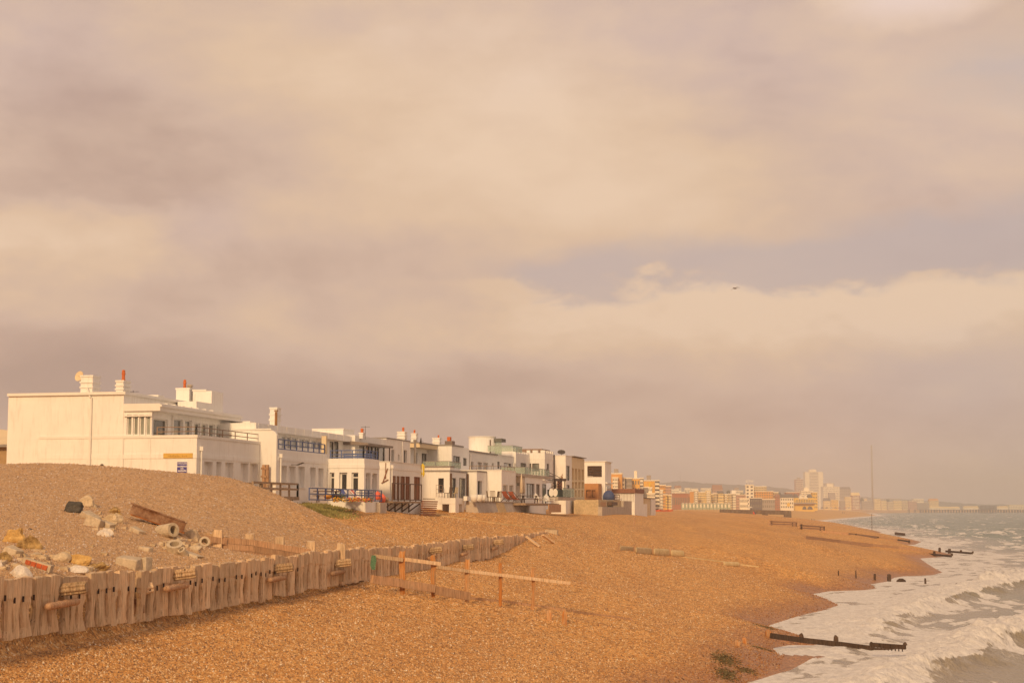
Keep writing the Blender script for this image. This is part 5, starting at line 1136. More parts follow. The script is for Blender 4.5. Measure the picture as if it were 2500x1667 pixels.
# small house end seen at the far left edge
sl_ = S1 + 4; pa = pX(-60, sl_); pb = pX(24, sl_, 1100)
h0 = thing('neighbouring_house', SPZ(sl_, pb, 8), 'edge of a lower house with a pale hipped roof, cut off at the left edge', 'house')
MB().sp(sl_, sl_ + 8, pa, pb + 2, ZB, zS(10, 1089, sl_)).build('wall', mat('tan_render', (.42, .29, .16), .9), h0)
za = zS(10, 1085, sl_); zb_ = zS(0, 1050, sl_); b = MB(); b.hexa([SPZ(sl_ - .4, pa, za), SPZ(sl_ - .4, pb + 2.4, za), SPZ(sl_ + 8.4, pb + 2.4, za), SPZ(sl_ + 8.4, pa, za)], [SPZ(sl_ + 2.5, pa, zb_ + .2), SPZ(sl_ + 2.5, pb - .9, zb_), SPZ(sl_ + 5, pb - .9, zb_), SPZ(sl_ + 5, pa, zb_ + .2)]); b.build('roof', CREAM, h0)
MB().sp(sl_ - .45, sl_ + 8.5, pa, pb + 2.45, za - .16, za - .003).build('gutter', GREYC, h0)
# ------------------------------------------------------------------ decks, terraces and garden things in front of the row
def gxy(X, Y): return on_ground(X, Y)
def on_plane(X, Y, p): s_, z_ = at_p(X, Y, p); return SPZ(s_, p, z_)
# timber deck with rail below the second house
PD = P2 + 2.6; sd0, zd0 = at_p(672, 1211, PD); sd1, _ = at_p(731, 1212, PD)
dkx = thing('timber_deck', SPZ(sd0, PD, zd0), 'raised timber deck with a post rail in front of the balcony house', 'deck')
MB().sp(sd0 - 3.2, sd1, P2 + .35, PD, zd0 - .2, zd0).build('deck_floor', DECKW, dkx)
for k in range(4): MB().bar(SPZ(sd0 + k * 1.1, PD - .2, zd0 - .2), SPZ(sd0 + .3 + k * 1.1, PD - 1.6, zd0 - 1.1), .12, .12).build('strut', W_DARK, dkx)
railing(dkx, [(sd0 - 3.2, PD - .1), (sd1 - .05, PD - .1), (sd1 - .05, P2 + .6)], zd0 + .05, zP(700, 1180, PD), DECKW, rails=(.55, 1), gap=1.5, r=.05)
gp = thing('garden_arch', SPZ(sd0 + .6, P2 + .8, zd0), 'pair of tall brown posts with cross pieces against the balcony house', 'frame')
s_ = S2 - .7
for X, Yt in ((643, 1134), (652, 1134)): p_ = pX(X, s_, 1150); MB().sp(s_, s_ + .14, p_ - .09, p_ + .09, ZB + 1, zS(X, Yt, s_)).build('post', W_BROWN, gp)
for Y in (1143, 1163): MB().sp(s_ - .05, s_ - .002, pX(637, s_), pX(655, s_), zS(645, Y, s_) - .06, zS(645, Y, s_) + .06).build('crosspiece', W_BROWN, gp)
def picnic(loc, rz, label, group, mt=DECKW, s=1.0):
    t_ = thing('picnic_table', loc, label, 'table', group); M4 = Matrix.Translation(loc) @ Matrix.Rotation(rz, 4, 'Z') @ Matrix.Scale(s, 4)
    loc_part(MB().box(-.9, .9, -.38, .38, .70, .75), 'table_top', mt, M4, t_)
    for sg in (-1, 1): loc_part(MB().box(-.9, .9, sg * .72 - .13, sg * .72 + .13, .42, .46), 'bench', mt, M4, t_)
    for x in (-.6, .6):
        for sg in (-1, 1): loc_part(MB().bar((x, sg * .72, 0), (x, -sg * .05 + sg * .2, .70), .07, .05), 'leg', mt, M4, t_)
        loc_part(MB().box(x - .03, x + .03, -.8, .8, .36, .42), 'crossbar', mt, M4, t_)
    return t_
picnic(SPZ(sd0 - .9, PD - 1.2, zd0), ANG, 'weathered picnic table on the raised timber deck', None)
picnic(SPZ(sd0 - 2.6, PD - 1.1, zd0), ANG + .6, 'second weathered table on the timber deck, half hidden by the shingle bank', None)
# blue railed terrace in front of the wing
PT = P3_ + 1.7; zt3_ = zP(900, 1226, PT); sL = sX(767, PT, 1205); sR_ = sX(944, PT, 1215)
ter = thing('blue_railed_terrace', SPZ(sL, PT, zt3_), 'low concrete terrace behind blue tubular railings, with a strip of bright flowers', 'terrace')
MB().sp(S3 - 1.8, sR_, P3_ + .02, PT, ZB, zt3_).build('terrace_wall', CORAL, ter)
MB().sp(S3 - 4.0, S3 - 1.82, P3_ - 1, PT - .3, ZB, zt3_ + .05).build('terrace_wall', WHITE, ter)
ztop = zP(850, 1194, PT)
railing(ter, [(sL, PT - .3), (sR_ - .2, PT - .3)], zt3_ + .12, zP(800, 1192, PT), BLUE, rails=(0, .5, 1), gap=1.35, r=.032)
railing(ter, [(sX(812, PT - 1.2, 1200), PT - 1.6), (sX(925, PT - 1.2, 1200), PT - 1.6)], zt3_ + .3, zP(800, 1192, PT) + .05, BLUE, rails=(0, .33, .66, 1), gap=1.0, r=.028)
fl = MB(); rf = random.Random(2); MF = [mat('orange_flowers', (.75, .28, .03), .7, var=.3, scale=20), mat('red_flowers', (.68, .06, .06), .7, var=.3, scale=20), mat('dark_foliage', (.10, .11, .03), .8, var=.4, scale=15), mat('yellow_flowers', (.78, .52, .05), .7, var=.3, scale=20)]
for mi, m_ in enumerate(MF):
    b = MB(); a0, a1 = sX(810, PT, 1216), sX(907, PT, 1222)
    for k in range(130):
        s_ = a0 + (a1 - a0) * rf.random(); 
        if mi == 1 and .35 > (s_ - a0) / (a1 - a0): continue
        c = SPZ(s_, PT + .06 + rf.uniform(-.1, .12), zt3_ + rf.uniform(0, .26)); r_ = rf.uniform(.03, .06)
        b.poly([c + Vector((r_, 0, 0)), c + Vector((-r_ * .5, r_, 0)), c + Vector((-r_ * .5, -r_, 0)), c + Vector((0, 0, r_ * 1.2))], [(0, 1, 3), (1, 2, 3), (2, 0, 3), (0, 2, 1)])
    o = b.build('flowers', m_, ter); o['kind'] = 'stuff'
RED_P = mat('coral_plastic', (.80, .16, .09), .45, var=.1)
for X, Y, lab in ((922, 1210, 'coral round buoy hanging on the blue railing, left of the pair'), (934, 1217, 'coral round buoy standing lower, right of the pair')):
    c = on_plane(X, Y, PT - .5); by = MB().rings([[c + Vector((r_ * math.cos(a), r_ * math.sin(a), z)) for a in [2 * math.pi * j / 14 for j in range(14)]] for r_, z in ((.02, -.27), (.15, -.24), (.21, -.1), (.22, .08), (.17, .2), (.06, .27), (.05, .33))]).build('buoy', RED_P, None, True); tag(by, lab, 'buoy')
c = on_plane(943, 1219, PT - .5); tag(MB().lathe(c, [(.02, -.18), (.14, -.12), (.18, 0), (.14, .12), (.02, .18)]).build('net_ball', DECKW, None, True), 'pale net ball beside the coral buoys', 'ball')
def deckchair(loc, rz, label, mt, group=None, fm=TRIM, s=1.0, kind='deck_chair', cat='deck chair'):
    t_ = thing(kind, loc, label, cat, group); M4 = Matrix.Translation(loc) @ Matrix.Rotation(rz, 4, 'Z') @ Matrix.Scale(s, 4)
    b = MB()
    for y in (-.28, .28): b.bar((-.5, y, .05), (.55, y, .85), .04, .04); b.bar((.5, y, .02), (-.25, y, .55), .04, .04)
    loc_part(b, 'frame', fm, M4, t_); n = 8; rr = []
    for k in range(n):
        u = k / (n - 1); x = -.45 + .98 * u; z = .18 + .66 * u - .20 * math.sin(math.pi * u); rr.append([(x, -.25, z), (x, .25, z), (x + .01, .25, z - .02), (x + .01, -.25, z - .02)])
    loc_part(MB().rings(rr), 'sling', mt, M4, t_); return t_
SL = mat('striped_canvas', (.55, .48, .48), .8, var=.1)
for X, Y, mt_, lab in ((845, 1212, mat('blue_canvas', (.10, .13, .36), .8), 'blue deck chair on the terrace behind the blue railings'), (858, 1213, SL, 'striped deck chair right of the blue one'), (868, 1213, mat('red_canvas', (.60, .20, .16), .8), 'striped deck chair with a red top near the wing corner')):
    c = on_plane(X, Y, PT - 1.1); deckchair(Vector((c.x, c.y, zt3_)), ANG + 2.2, lab, mt_)
KM = mat('green_canoe', (.12, .22, .13), .4, var=.2)
def hull(ctr, L, W, H, d, mt, name, label, cat):
    rr = []
    for k in range(9):
        u = k / 8; wv = math.sin(math.pi * min(max(u, .03), .97)) ** .6; c = ctr + d * (u - .5) * L; side = Vector((-d.y, d.x, 0))
        rr.append([c + side * (W / 2 * wv * math.cos(a)) + Vector((0, 0, H / 2 * wv * math.sin(a) + H * .12 * (2 * u - 1) ** 2)) for a in [2 * math.pi * j / 10 for j in range(10)]])
    return tag(MB().rings(rr).build(name, mt, None, True), label, cat)
c = on_plane(824, 1211, PT - .8); hull(c, 3.0, .6, .4, U, KM, 'canoe', 'green canoe lying on the terrace behind the blue railings', 'canoe')
c = on_plane(801, 1212, PT - .6); hull(c, .9, .5, .3, U, mat('orange_float', (.70, .32, .05), .5), 'float', 'small orange float at the end of the green canoe', 'float')
picnic(Vector((*on_plane(798, 1212, PT - .9).xy, zt3_)), ANG, 'small dark table at the left end of the blue railed terrace', None, mt=BROWNF, s=.9)
# head of someone behind the window
hd = on_plane(866, 1197, P3_ - 2)
# anchor shaped wall ornament on the shuttered house
c = face_pt('west', S4, pX(942, S4, 1160), zS(942, 1160, S4), .06); b = MB(); b.tube(c + Vector((0, 0, .9)), c - Vector((0, 0, .25)), .03, n=6); b.bar(c + N * .15 + Vector((0, 0, .5)), c - N * .2 - Vector((0, 0, .5)), .10, .05); b.bar(c - N * .3 - Vector((0, 0, .55)), c + N * .2 - Vector((0, 0, .3)), .12, .05)
tag(b.build('wall_ornament', mat('rope_brown', (.30, .13, .07), .8)), 'brown rope and driftwood ornament hung on the side wall by the shutters', 'ornament')
c = face_pt('sea', P4, S4e - .12, z4 - .2, .12); tag(MB().rings([[c + Vector((r_ * math.cos(a), r_ * .5 * math.sin(a), z)) for a in (0, 1.05, 2.1, 3.14, 4.2, 5.2)] for r_, z in ((.03, .3), (.16, .1), (.13, -.3), (.17, -.5), (.02, -.8))]).build('yellow_flag', mat('yellow_cloth', (.75, .55, .05), .7)), 'furled yellow flag on the corner pole of the shuttered house', 'flag')
# red plank steps
st0 = on_plane(1046, 1248, P4 + .9)
stp = thing('plank_steps', st0, 'slanting red-brown plank ramp leading down to the shingle', 'ramp')
sA = sX(1036, P4 + .2, 1235); sB2 = sX(1066, P4 + .2, 1235); PLK = mat('red_planks', (.36, .14, .075), .8, var=.25, scale=5)
for k in range(7):
    u = k / 7; z0_ = zP(1040, 1223, P4) + .02 - u * 1.15; MB().sp(sX(1029 - 4 * u, P4 + .2 + u * .8, 1235), sX(1064 - 6 * u, P4 + .2 + u * .8, 1235), P4 + .2 + u * .8, P4 + .2 + u * .8 + .16, z0_ - .10, z0_).build('plank', PLK, stp)
# white balcony box on piers
sA = sX(1060, P5 + 1.2, 1230); P55 = P5 + 1.4; sBx = sX(1112, P55, 1214); pAx = pX(1060, sBx, 1214); sBe = sX(1133, P55, 1218)
bb = thing('white_deck_box', SPZ(sBx, P55, 6), 'square white rendered deck standing on a thick pier in front of the glass balcony house', 'deck')
zt_ = zP(1112, 1215, P55); zb_ = zP(1112, 1230, P55)
MB().sp(sBx, sBe, pAx, P55, zb_, zt_).build('parapet', WHITE, bb); MB().sp(sBx + .02, sBx + 1.2, P55 - .55, P55 - .01, ZB, zb_ - .003).build('pier', WHITE, bb); MB().sp(sBe - .5, sBe - .03, P55 - .5, P55 - .01, ZB, zb_ - .003).build('pier', WHITE, bb)
MB().sp(sBe - .3, sBe - .05, pAx, P55 - .52, ZB, zb_ - .003).build('rear_wall', CORAL, bb)
# sloping concrete sea wall
PW_ = P7 + .55; sW0 = sBe + .15; sW1 = sX(1278, PW_, 1240)
zc = zP(1133, 1224, PW_); zc2 = zP(1278, 1226, PW_); cb = MB(); YC = stone_mat('ochre_concrete', (.52, .37, .19), (.66, .48, .27), sc=1.0, bump=.2)
cw = thing('concrete_sea_wall', SPZ(sW0, PW_, 6.2), 'long sloping stained concrete sea wall below the white terraces', 'sea wall')
def slab(u0, u1, mt, d0=0.0, skew=0):
    L = sW1 - sW0; s0 = sW0 + L * u0; s1 = sW0 + L * u1; zt_ = zc
    top = [SPZ(s0 + skew, PW_ - 1.3, zt_), SPZ(s0 + skew, PW_ - .5 + d0, zt_), SPZ(s1 + skew, PW_ - .5 + d0, zt_), SPZ(s1 + skew, PW_ - 1.3, zt_)]
    bot = [SPZ(s0, PW_ - 1.3, 5.2), SPZ(s0, PW_ + .35 + d0, 5.2), SPZ(s1, PW_ + .35 + d0, 5.2), SPZ(s1, PW_ - 1.3, 5.2)]
    return MB().hexa(bot, top)
for u0, u1, mt, d0 in ((0, .44, CORAL, 0), (.44, .62, YC, .05), (.62, 1, CORAL, 0)): slab(u0 + .002, u1 - .002, mt, d0).build('wall_section', mt, cw)
MB().sp(sW0 + .3, sW1 - .3, PW_ - .75, PW_ - .42, zc + .002, zc + .10).build('kerb', CORAL, cw)
# planters, white chairs, loungers, tables on the terraces
zterr = zc + .1
wb = face_pt('sea', P7 + .6, 0, 0)
WB = MB().sp(sX(1143, P6 + 1, 1220), sX(1186, P6 + 1, 1220), P6 + .6, P6 + .9, zterr, zP(1150, 1211, P6 + 1)); tag(WB.build('garden_wall', WHITE), 'low white garden wall behind the three white planters', 'wall')
for k, (X, w_) in enumerate(((1157, .30), (1169, .32), (1179, .24))):
    c = on_plane(X, 1222, P6 + 1.5); c.z = zterr - .1; tag(MB().lathe(c, [(w_ * .7, 0), (w_, .3), (w_ * 1.05, .62), (w_ * .85, .60)]).build('planter', TRIM, None, True), ['large white planter nearest the wall end, left of three', 'large white planter in the middle of the three', 'narrow white planter beside the terrace chairs'][k], 'planter', 'white planters on the terrace')
def chair(loc, rz, label, mt, group=None, s=1.0):
    t_ = thing('garden_chair', loc, label, 'chair', group); M4 = Matrix.Translation(loc) @ Matrix.Rotation(rz, 4, 'Z') @ Matrix.Scale(s, 4)
    loc_part(MB().box(-.24, .24, -.24, .24, .40, .44), 'seat', mt, M4, t_)
    b = MB(); [b.bar((-.24, y, .44), (-.30, y, .92), .04, .03) for y in (-.20, -.1, 0, .1, .20)]; b.bar((-.30, -.22, .9), (-.30, .22, .9), .04, .05); loc_part(b, 'backrest', mt, M4, t_)
    for x in (-.2, .2):
        for y in (-.2, .2): loc_part(MB().bar((x, y, 0), (x, y, .40), .04, .04), 'leg', mt, M4, t_)
    return t_
WIC = mat('dark_wicker', (.16, .11, .075), .8)
for k, X in enumerate((1197, 1203, 1209, 1215)):
    c = on_plane(X, 1222, P7 + 1.0 + .3 * (k % 2)); c.z = zterr - .1; chair(c, ANG + k * 1.3, ['first', 'second', 'third', 'last'][k] + ' thin metal terrace chair from the planters', WIC, 'thin metal chairs by the planters')
def adirondack(loc, rz, label, s=1.0):
    t_ = thing('slatted_armchair', loc, label, 'chair', 'white slatted armchairs'); M4 = Matrix.Translation(loc) @ Matrix.Rotation(rz, 4, 'Z') @ Matrix.Scale(s, 4)
    for k in range(5): y = -.24 + .12 * k; loc_part(MB().hexa([(-.22, y - .05, .25), (-.22, y + .05, .25), (-.26, y + .05, .25), (-.26, y - .05, .25)], [(-.5, y - .05, 1.0 - .1 * abs(k - 2)), (-.5, y + .05, 1.0 - .1 * abs(k - 2)), (-.54, y + .05, 1.0 - .1 * abs(k - 2)), (-.54, y - .05, 1.0 - .1 * abs(k - 2))]), 'slat', TRIM, M4, t_)
    loc_part(MB().hexa([(-.25, -.28, .22), (.4, -.28, .34), (.4, .28, .34), (-.25, .28, .22)], [(-.25, -.28, .26), (.4, -.28, .38), (.4, .28, .38), (-.25, .28, .26)]), 'seat', TRIM, M4, t_)
    for y in (-.34, .34): loc_part(MB().box(-.35, .42, y - .06, y + .06, .56, .59), 'armrest', TRIM, M4, t_); loc_part(MB().box(.34, .40, y - .03, y + .03, 0, .555), 'leg', TRIM, M4, t_)
    return t_
PA = P8 + 2.2
for X, Y, lab in ((1316, 1228, 'white slatted armchair beside the outdoor dining set'), (1341, 1229, 'white slatted armchair standing alone in front of the spiral stair')):
    c = on_plane(X, Y, PA); adirondack(c, -.9, lab)
decz = on_plane(1316, 1228, PA).z
dk2 = thing('grey_timber_deck', SPZ(sX(1282, PA + .8, 1235), PA, decz), 'low grey boarded deck under the white armchairs', 'deck')
for k in range(3): MB().sp(sX(1281, PA + .8, 1235), sX(1363, PA + .8, 1235), PA - 3 + k * 1.3, PA - 1.72 + k * 1.3, decz - .22, decz - .02).build('deck_board', DECKW, dk2)
MB().sp(sX(1334, PA + .8, 1235) , sX(1364, PA + .8, 1235), PA + .95, PA + 1.05, decz - .9, decz - .1).build('deck_skirt', W_BROWN, dk2)
c = on_plane(1293, 1230, PA - .2); picnic(c, ANG, 'dark outdoor dining table in front of the crenellated house', None, mt=BROWNF, s=1.1)
LR = mat('red_lounger_cloth', (.50, .16, .10), .8)
for X, lab in ((1240, 'red sun lounger nearest the box-like wing'), (1256, 'red sun lounger with its back raised, right of the first')):
    c = on_plane(X, 1225, P7 + 1.9); c.z = zterr - .05; deckchair(c, ANG + math.pi / 2 + 2.2, lab, LR, 'red loungers on the terrace', BROWNF, 1.05, 'sun_lounger', 'lounger')
for X, lab, mt_ in ((1094, 'dark wicker seat on the white deck box', WIC), (1108, 'pale wicker seat on the white deck box', CREAM)):
    c = on_plane(X, 1214, P55 - 1.2); c.z = zt_ - .02 if False else on_plane(1112, 1215, P55).z; chair(c, 2.6, lab, mt_, 'wicker seats on the white deck')
tag(MB().sp(sX(1031, P5 + .9, 1218), sX(1056, P5 + .9, 1218), P5 + .6, P5 + 1.1, on_plane(1040, 1218, P5 + .9).z, on_plane(1040, 1216.5, P5 + .9).z).build('bench', BROWNF), 'dark bench above the red plank ramp', 'bench')
pg = thing('rattan_table', SPZ(S5 - .5, pX(1073, S5 - .5), CH + .8), 'tall open metal plant stand against the side wall with one dark window', 'stand'); b = MB(); sa = S5 - .6
for X in (1065, 1073, 1080): p_ = pX(X, sa, 1195); b.bar(SPZ(sa, p_, zS(X, 1213, sa)), SPZ(sa, p_, zS(X, 1184, sa)), .03, .03)
for Y in (1184, 1194, 1204): b.bar(SPZ(sa, pX(1065, sa), zS(1070, Y, sa)), SPZ(sa, pX(1080, sa), zS(1070, Y, sa)), .03, .03)
b.build('frame', STEEL, pg); pg.name = 'plant_stand'
# folded parasols at the crenellated house
for X, lab in ((1273, 'folded cream parasol left of the wide terrace doors'), (1278, 'shorter folded cream parasol touching the first one')):
    c = on_plane(X, 1213, P8 + .8); h_ = 2.2 if X == 1273 else 1.7; t_ = thing('parasol', c, lab, 'parasol'); MB().tube(c - Vector((0, 0, .3)), c + Vector((0, 0, h_ + .1)), .025).build('pole', TRIM, t_); MB().lathe(c, [(.05, .35), (.17, .45), (.14, 1.2), (.05, h_)]).build('canopy', mat('cream_cloth', (.66, .52, .38), .9), t_, True)
# spiral stair
cs = on_plane(1353, 1190, P8 - .2); z0s = cs.z - 1.0; z1s = on_plane(1350, 1162, P8 - .2).z
spi = thing('spiral_staircase', Vector((cs.x, cs.y, z0s)), 'black spiral staircase between the crenellated house and the tall cream house', 'staircase')
SPM = mat('black_steel', (.035, .025, .03), .5); MB().tube((cs.x, cs.y, z0s), (cs.x, cs.y, z1s + 2.4), .07).build('pole', SPM, spi)
n = 15
for k in range(n):
    a = 2.2 - k * .42; z = z0s + (z1s - z0s) * k / (n - 1); d_ = Vector((math.cos(a), math.sin(a), 0)); e_ = Vector((-d_.y, d_.x, 0)); c0 = Vector((cs.x, cs.y, z))
    MB().hexa([c0 - e_ * .04, c0 + d_ * .85 - e_ * .2, c0 + d_ * .85 + e_ * .2, c0 + e_ * .04], [v + Vector((0, 0, .07)) for v in (c0 - e_ * .04, c0 + d_ * .85 - e_ * .2, c0 + d_ * .85 + e_ * .2, c0 + e_ * .04)]).build('tread', SPM, spi)
b = MB(); prev = None
for k in range(30):
    a = 2.2 - k * .42 * (n - 1) / 29; z = z0s + (z1s - z0s) * k / 29 + .95; q_ = Vector((cs.x + .85 * math.cos(a), cs.y + .85 * math.sin(a), z))
    if prev: b.bar(prev, q_, .05, .05)
    if k % 2 == 0: b.bar(q_, q_ - Vector((0, 0, .9)), .025, .025)
    prev = q_
b.build('handrail', SPM, spi)
# brown doorway frame with two animal figures, glass fronted platform, white boards
fr = thing('doorway_frame', on_plane(1368, 1200, P9 + .8), 'brown timber doorway frame holding a reddish door by the spiral stair', 'frame'); RD = mat('reddish_door', (.36, .13, .06), .7, var=.2)
for X in (1356, 1379): a = on_plane(X, 1210, P9 + .6); b_ = on_plane(X, 1173, P9 + .6); MB().bar(a, b_, .12, .12).build('post', BROWNF, fr)
MB().bar(on_plane(1354, 1171, P9 + .6), on_plane(1381, 1171, P9 + .6), .14, .3).build('lintel', BROWNF, fr); a = on_plane(1361, 1190, P9 + .45); b_ = on_plane(1372, 1190, P9 + .45); MB().bar(a, b_, .06, 1.6).build('door', RD, fr)
AN = mat('carved_wood', (.36, .20, .11), .8)
def figure(c, h, label):
    b = MB(); b.rings([[c + Vector((r_ * math.cos(a) + dx, r_ * .7 * math.sin(a), z * h)) for a in [2 * math.pi * j / 8 for j in range(8)]] for r_, z, dx in ((.12 * h, 0, 0), (.2 * h, .2, .02), (.16 * h, .5, .0), (.08 * h, .66, .02), (.11 * h, .78, .06), (.06 * h, .88, .08), (.02 * h, 1.02, .02))]); return tag(b.build('carved_figure', AN, None, True), label, 'figure')
figure(on_plane(1371.5, 1169.5, P9 + .6), .62, 'larger carved animal figure standing on the doorway frame'); figure(on_plane(1366.5, 1169.5, P9 + .6), .36, 'smaller carved animal figure beside it on the doorway frame')
for X, lab in ((1346, 'white rounded board leaning by the spiral stair, left of two'), (1355.5, 'white rounded board leaning by the spiral stair, right of two')):
    c = on_plane(X, 1202, P8 + 1.6); rr = [[c + N * (.26 * math.cos(a) * 1.0) + Vector((0, 0, .42 * math.sin(a) * (1.0))) + U * o for a in [2 * math.pi * j / 14 for j in range(14)]] for o in (0, .07)]
    tag(MB().rings(rr).build('white_board', TRIM), lab, 'board')
PGz = on_plane(1370, 1212, P9 + 2.0)
pf = thing('glass_fronted_platform', PGz, 'small raised platform with a dark glass front before the tall cream house', 'platform'); sa, sb = sX(1367, P9 + 2, 1212), sX(1403, P9 + 2, 1212)
MB().sp(sa - 1.5, sb, P9 + .3, P9 + 2.1, PGz.z - .35, PGz.z - .05).build('platform_slab', CORAL, pf); glass_rail(pf, [(sX(1374, P9 + 2, 1200), P9 + 2), (sb - .2, P9 + 2)], PGz.z, PGz.z + .95)
MB().sp(sa + 1, sb - .5, P9 + .4, P9 + 1.6, PGz.z - .04, PGz.z + .8).build('hot_tub', mat('dark_teal', (.07, .10, .09), .5), pf)
# shingle ramp wall and low walls beyond
lw = thing('beach_wall', on_plane(1500, 1240, -31), 'buff concrete beach wall with a pinkish patch at the end of the row', 'wall')
PX = -31.5; sa, sb, sc_ = sX(1461, PX, 1240), sX(1516, PX, 1240), sX(1536, PX, 1240); zw = on_plane(1480, 1220, PX).z; BUF = stone_mat('buff_wall', (.52, .40, .24), (.62, .49, .32), sc=.8, bump=.15); PNK = mat('pink_patch', (.52, .30, .17), .9)
MB().sp(sa, sb, PX - 3, PX, 4.8, zw).build('wall_section', BUF, lw); MB().sp(sb + .01, sc_, PX - 3, PX + .35, 4.8, zw - .05).build('wall_section', CORAL, lw); MB().sp(sa - .3, sb + .005, PX + .003, PX + .5, 4.8, on_plane(1480, 1237, PX).z).build('footing', CORAL, lw)
MB().sp(sX(1466, PX, 1230), sX(1479, PX, 1230), PX + .002, PX + .012, on_plane(1470, 1236, PX).z, on_plane(1470, 1225, PX).z).build('painted_patch', PNK, lw)
tag(MB().sp(sX(1488, PX + .3, 1230), sX(1503, PX + .3, 1230), PX + .02, PX + .55, on_plane(1490, 1233, PX).z, on_plane(1490, 1225, PX).z).build('storage_chest', BROWNF), 'dark brown chest hanging on the buff beach wall', 'chest')
lw2 = thing('pale_low_wall', on_plane(1560, 1238, -33), 'low pale wall running on from the buff beach wall towards the orange netting', 'wall'); PX2 = -33.0
MB().sp(sX(1536, PX2, 1238) + .05, sX(1580, PX2, 1238), PX2 - .4, PX2, 5, on_plane(1540, 1229, PX2).z).build('wall_section', WHITE, lw2)
tbl = thing('blue_boat_cover', on_plane(1486, 1219, PX - 1), 'blue covered round shape on the terrace at the end of the row', 'cover'); c = on_plane(1486, 1219.5, PX - 1)
MB().rings([[c + N * (.75 * k * math.cos(a)) + U * (.6 * k * math.sin(a)) + Vector((0, 0, z)) for a in [2 * math.pi * j / 16 for j in range(16)]] for k, z in ((1, 0), (1.02, .45), (.85, .85), (.45, 1.12), (.05, 1.2))]).build('cover', mat('navy_cover', (.06, .085, .20), .6), tbl, True)
sh_ = thing('dark_shelter', on_plane(1565, 1229, -36), 'small dark roofed shelter with a cream end wall, right of the brown roofed building', 'shelter'); s0_ = sX(1554, -36, 1225)
MB().sp(s0_, sX(1600, -36, 1225), -40, -36, zP(1560, 1215, -36), zP(1560, 1213.5, -36)).build('roof', BROWNF, sh_); MB().sp(sX(1573, -36.2, 1225), sX(1587, -36.2, 1225), -39, -36.2, 6, zP(1560, 1215, -36) - .003).build('wall', CREAM, sh_); MB().sp(sX(1588, -36.2, 1225), sX(1599, -36.2, 1225), -39, -36.1, 6, zP(1560, 1215, -36) - .003).build('wall', WHITE, sh_)
for X in (1558, 1564): MB().bar(on_plane(X, 1229, -36.1), on_plane(X, 1215.2, -36.1), .14, .14).build('post', BROWNF, sh_)
# orange plastic netting
on = thing('orange_netting', gxy(1600, 1247), 'heap of bright orange and red plastic barrier netting on the shingle crest', 'netting'); OM = mat('orange_plastic', (.75, .15, .04), .6, var=.25, scale=3); rn = random.Random(5)
for k in range(16):
    X = 1562 + k * 4.8; a = gxy(X, 1248); b_ = gxy(X + 9, 1248); h_ = .2 + .35 * rn.random(); m_ = OM if k > 4 else BROWNF
    b = MB(); b.bar(a + Vector((0, 0, h_)), b_ + Vector((0, 0, h_ + rn.uniform(-.2, .2))), .08, .14); b.bar(a, a + Vector((rn.uniform(-.3, .3), 0, h_ + .3)), .07, .07); b.bar(a + Vector((0, 0, .1)), b_ + Vector((0, 0, .1 + .3 * rn.random())), .06, .30 if k > 4 else .08); b.build('net_strip', m_, on)
tag(MB().rings([[gxy(1369, 1238) + Vector((r_ * math.cos(a) * 1.7, r_ * math.sin(a), z)) for a in [2 * math.pi * j / 10 for j in range(10)]] for r_, z in ((.3, -.05), (.36, .12), (.24, .34), (.05, .42))]).build('yellow_bag', mat('yellow_bag', (.78, .60, .04), .6), None, True), 'bright yellow bag on the shingle by the grey deck', 'bag')
# long low concrete ledge that cuts across the upper beach
lg = thing('concrete_ledge', gxy(1150, 1268), 'long low buried concrete ledge running from the houses down to the end of the palisade', 'ledge')
pts = [gxy(X, Y) for X, Y in ((905, 1238), (960, 1244), (1010, 1250), (1075, 1259), (1140, 1268), (1210, 1278), (1290, 1286), (1352, 1292))]
for a, b_ in zip(pts[:-1], pts[1:]): MB().bar(a + Vector((0, 0, -.05)), b_ + Vector((0, 0, -.05)), .35, .26).build('ledge_section', YC, lg)
# grass by the balcony house
gb_ = MB(); rg = random.Random(9)
for k in range(3200):
    u = rg.gauss(0, 1); v_ = rg.gauss(0, 1); X = 795 + 36 * u; Y = 1231 + 5.5 * v_
    if Y < 1219 or X < 700 or X > 880: continue
    g = at_d(X, Y, 98 + 0 * u); gx_, gy_ = g.x, 92 + rg.random() * 12
    r_ = ray(X, 1235); gx_ = r_.x / r_.y * gy_; 
    gb_.poly([], []) if False else None
    gb_.v.append((gx_, gy_)); 
P_ = np.array(gb_.v) if gb_.v else np.zeros((0, 2)); gz = terrain(P_[:, 0], P_[:, 1]); gb_ = MB()
for (x_, y_), z_ in zip(P_, gz):
    h_ = rg.uniform(.05, .16); a = rg.uniform(0, 3.14); w_ = .05; dx, dy = math.cos(a) * w_, math.sin(a) * w_
    gb_.poly([(x_ - dx, y_ - dy, z_ - .02), (x_ + dx, y_ + dy, z_ - .02), (x_ + rg.uniform(-.08, .08), y_ + rg.uniform(-.08, .08), z_ + h_)], [(0, 1, 2)])
gr_ = gb_.build('grass', mat('beach_grass', (.27, .25, .09), .8, var=.45, scale=1.2)); gr_['kind'] = 'stuff'; gr_['label'] = 'patch of green grass on the shingle below the balcony house'
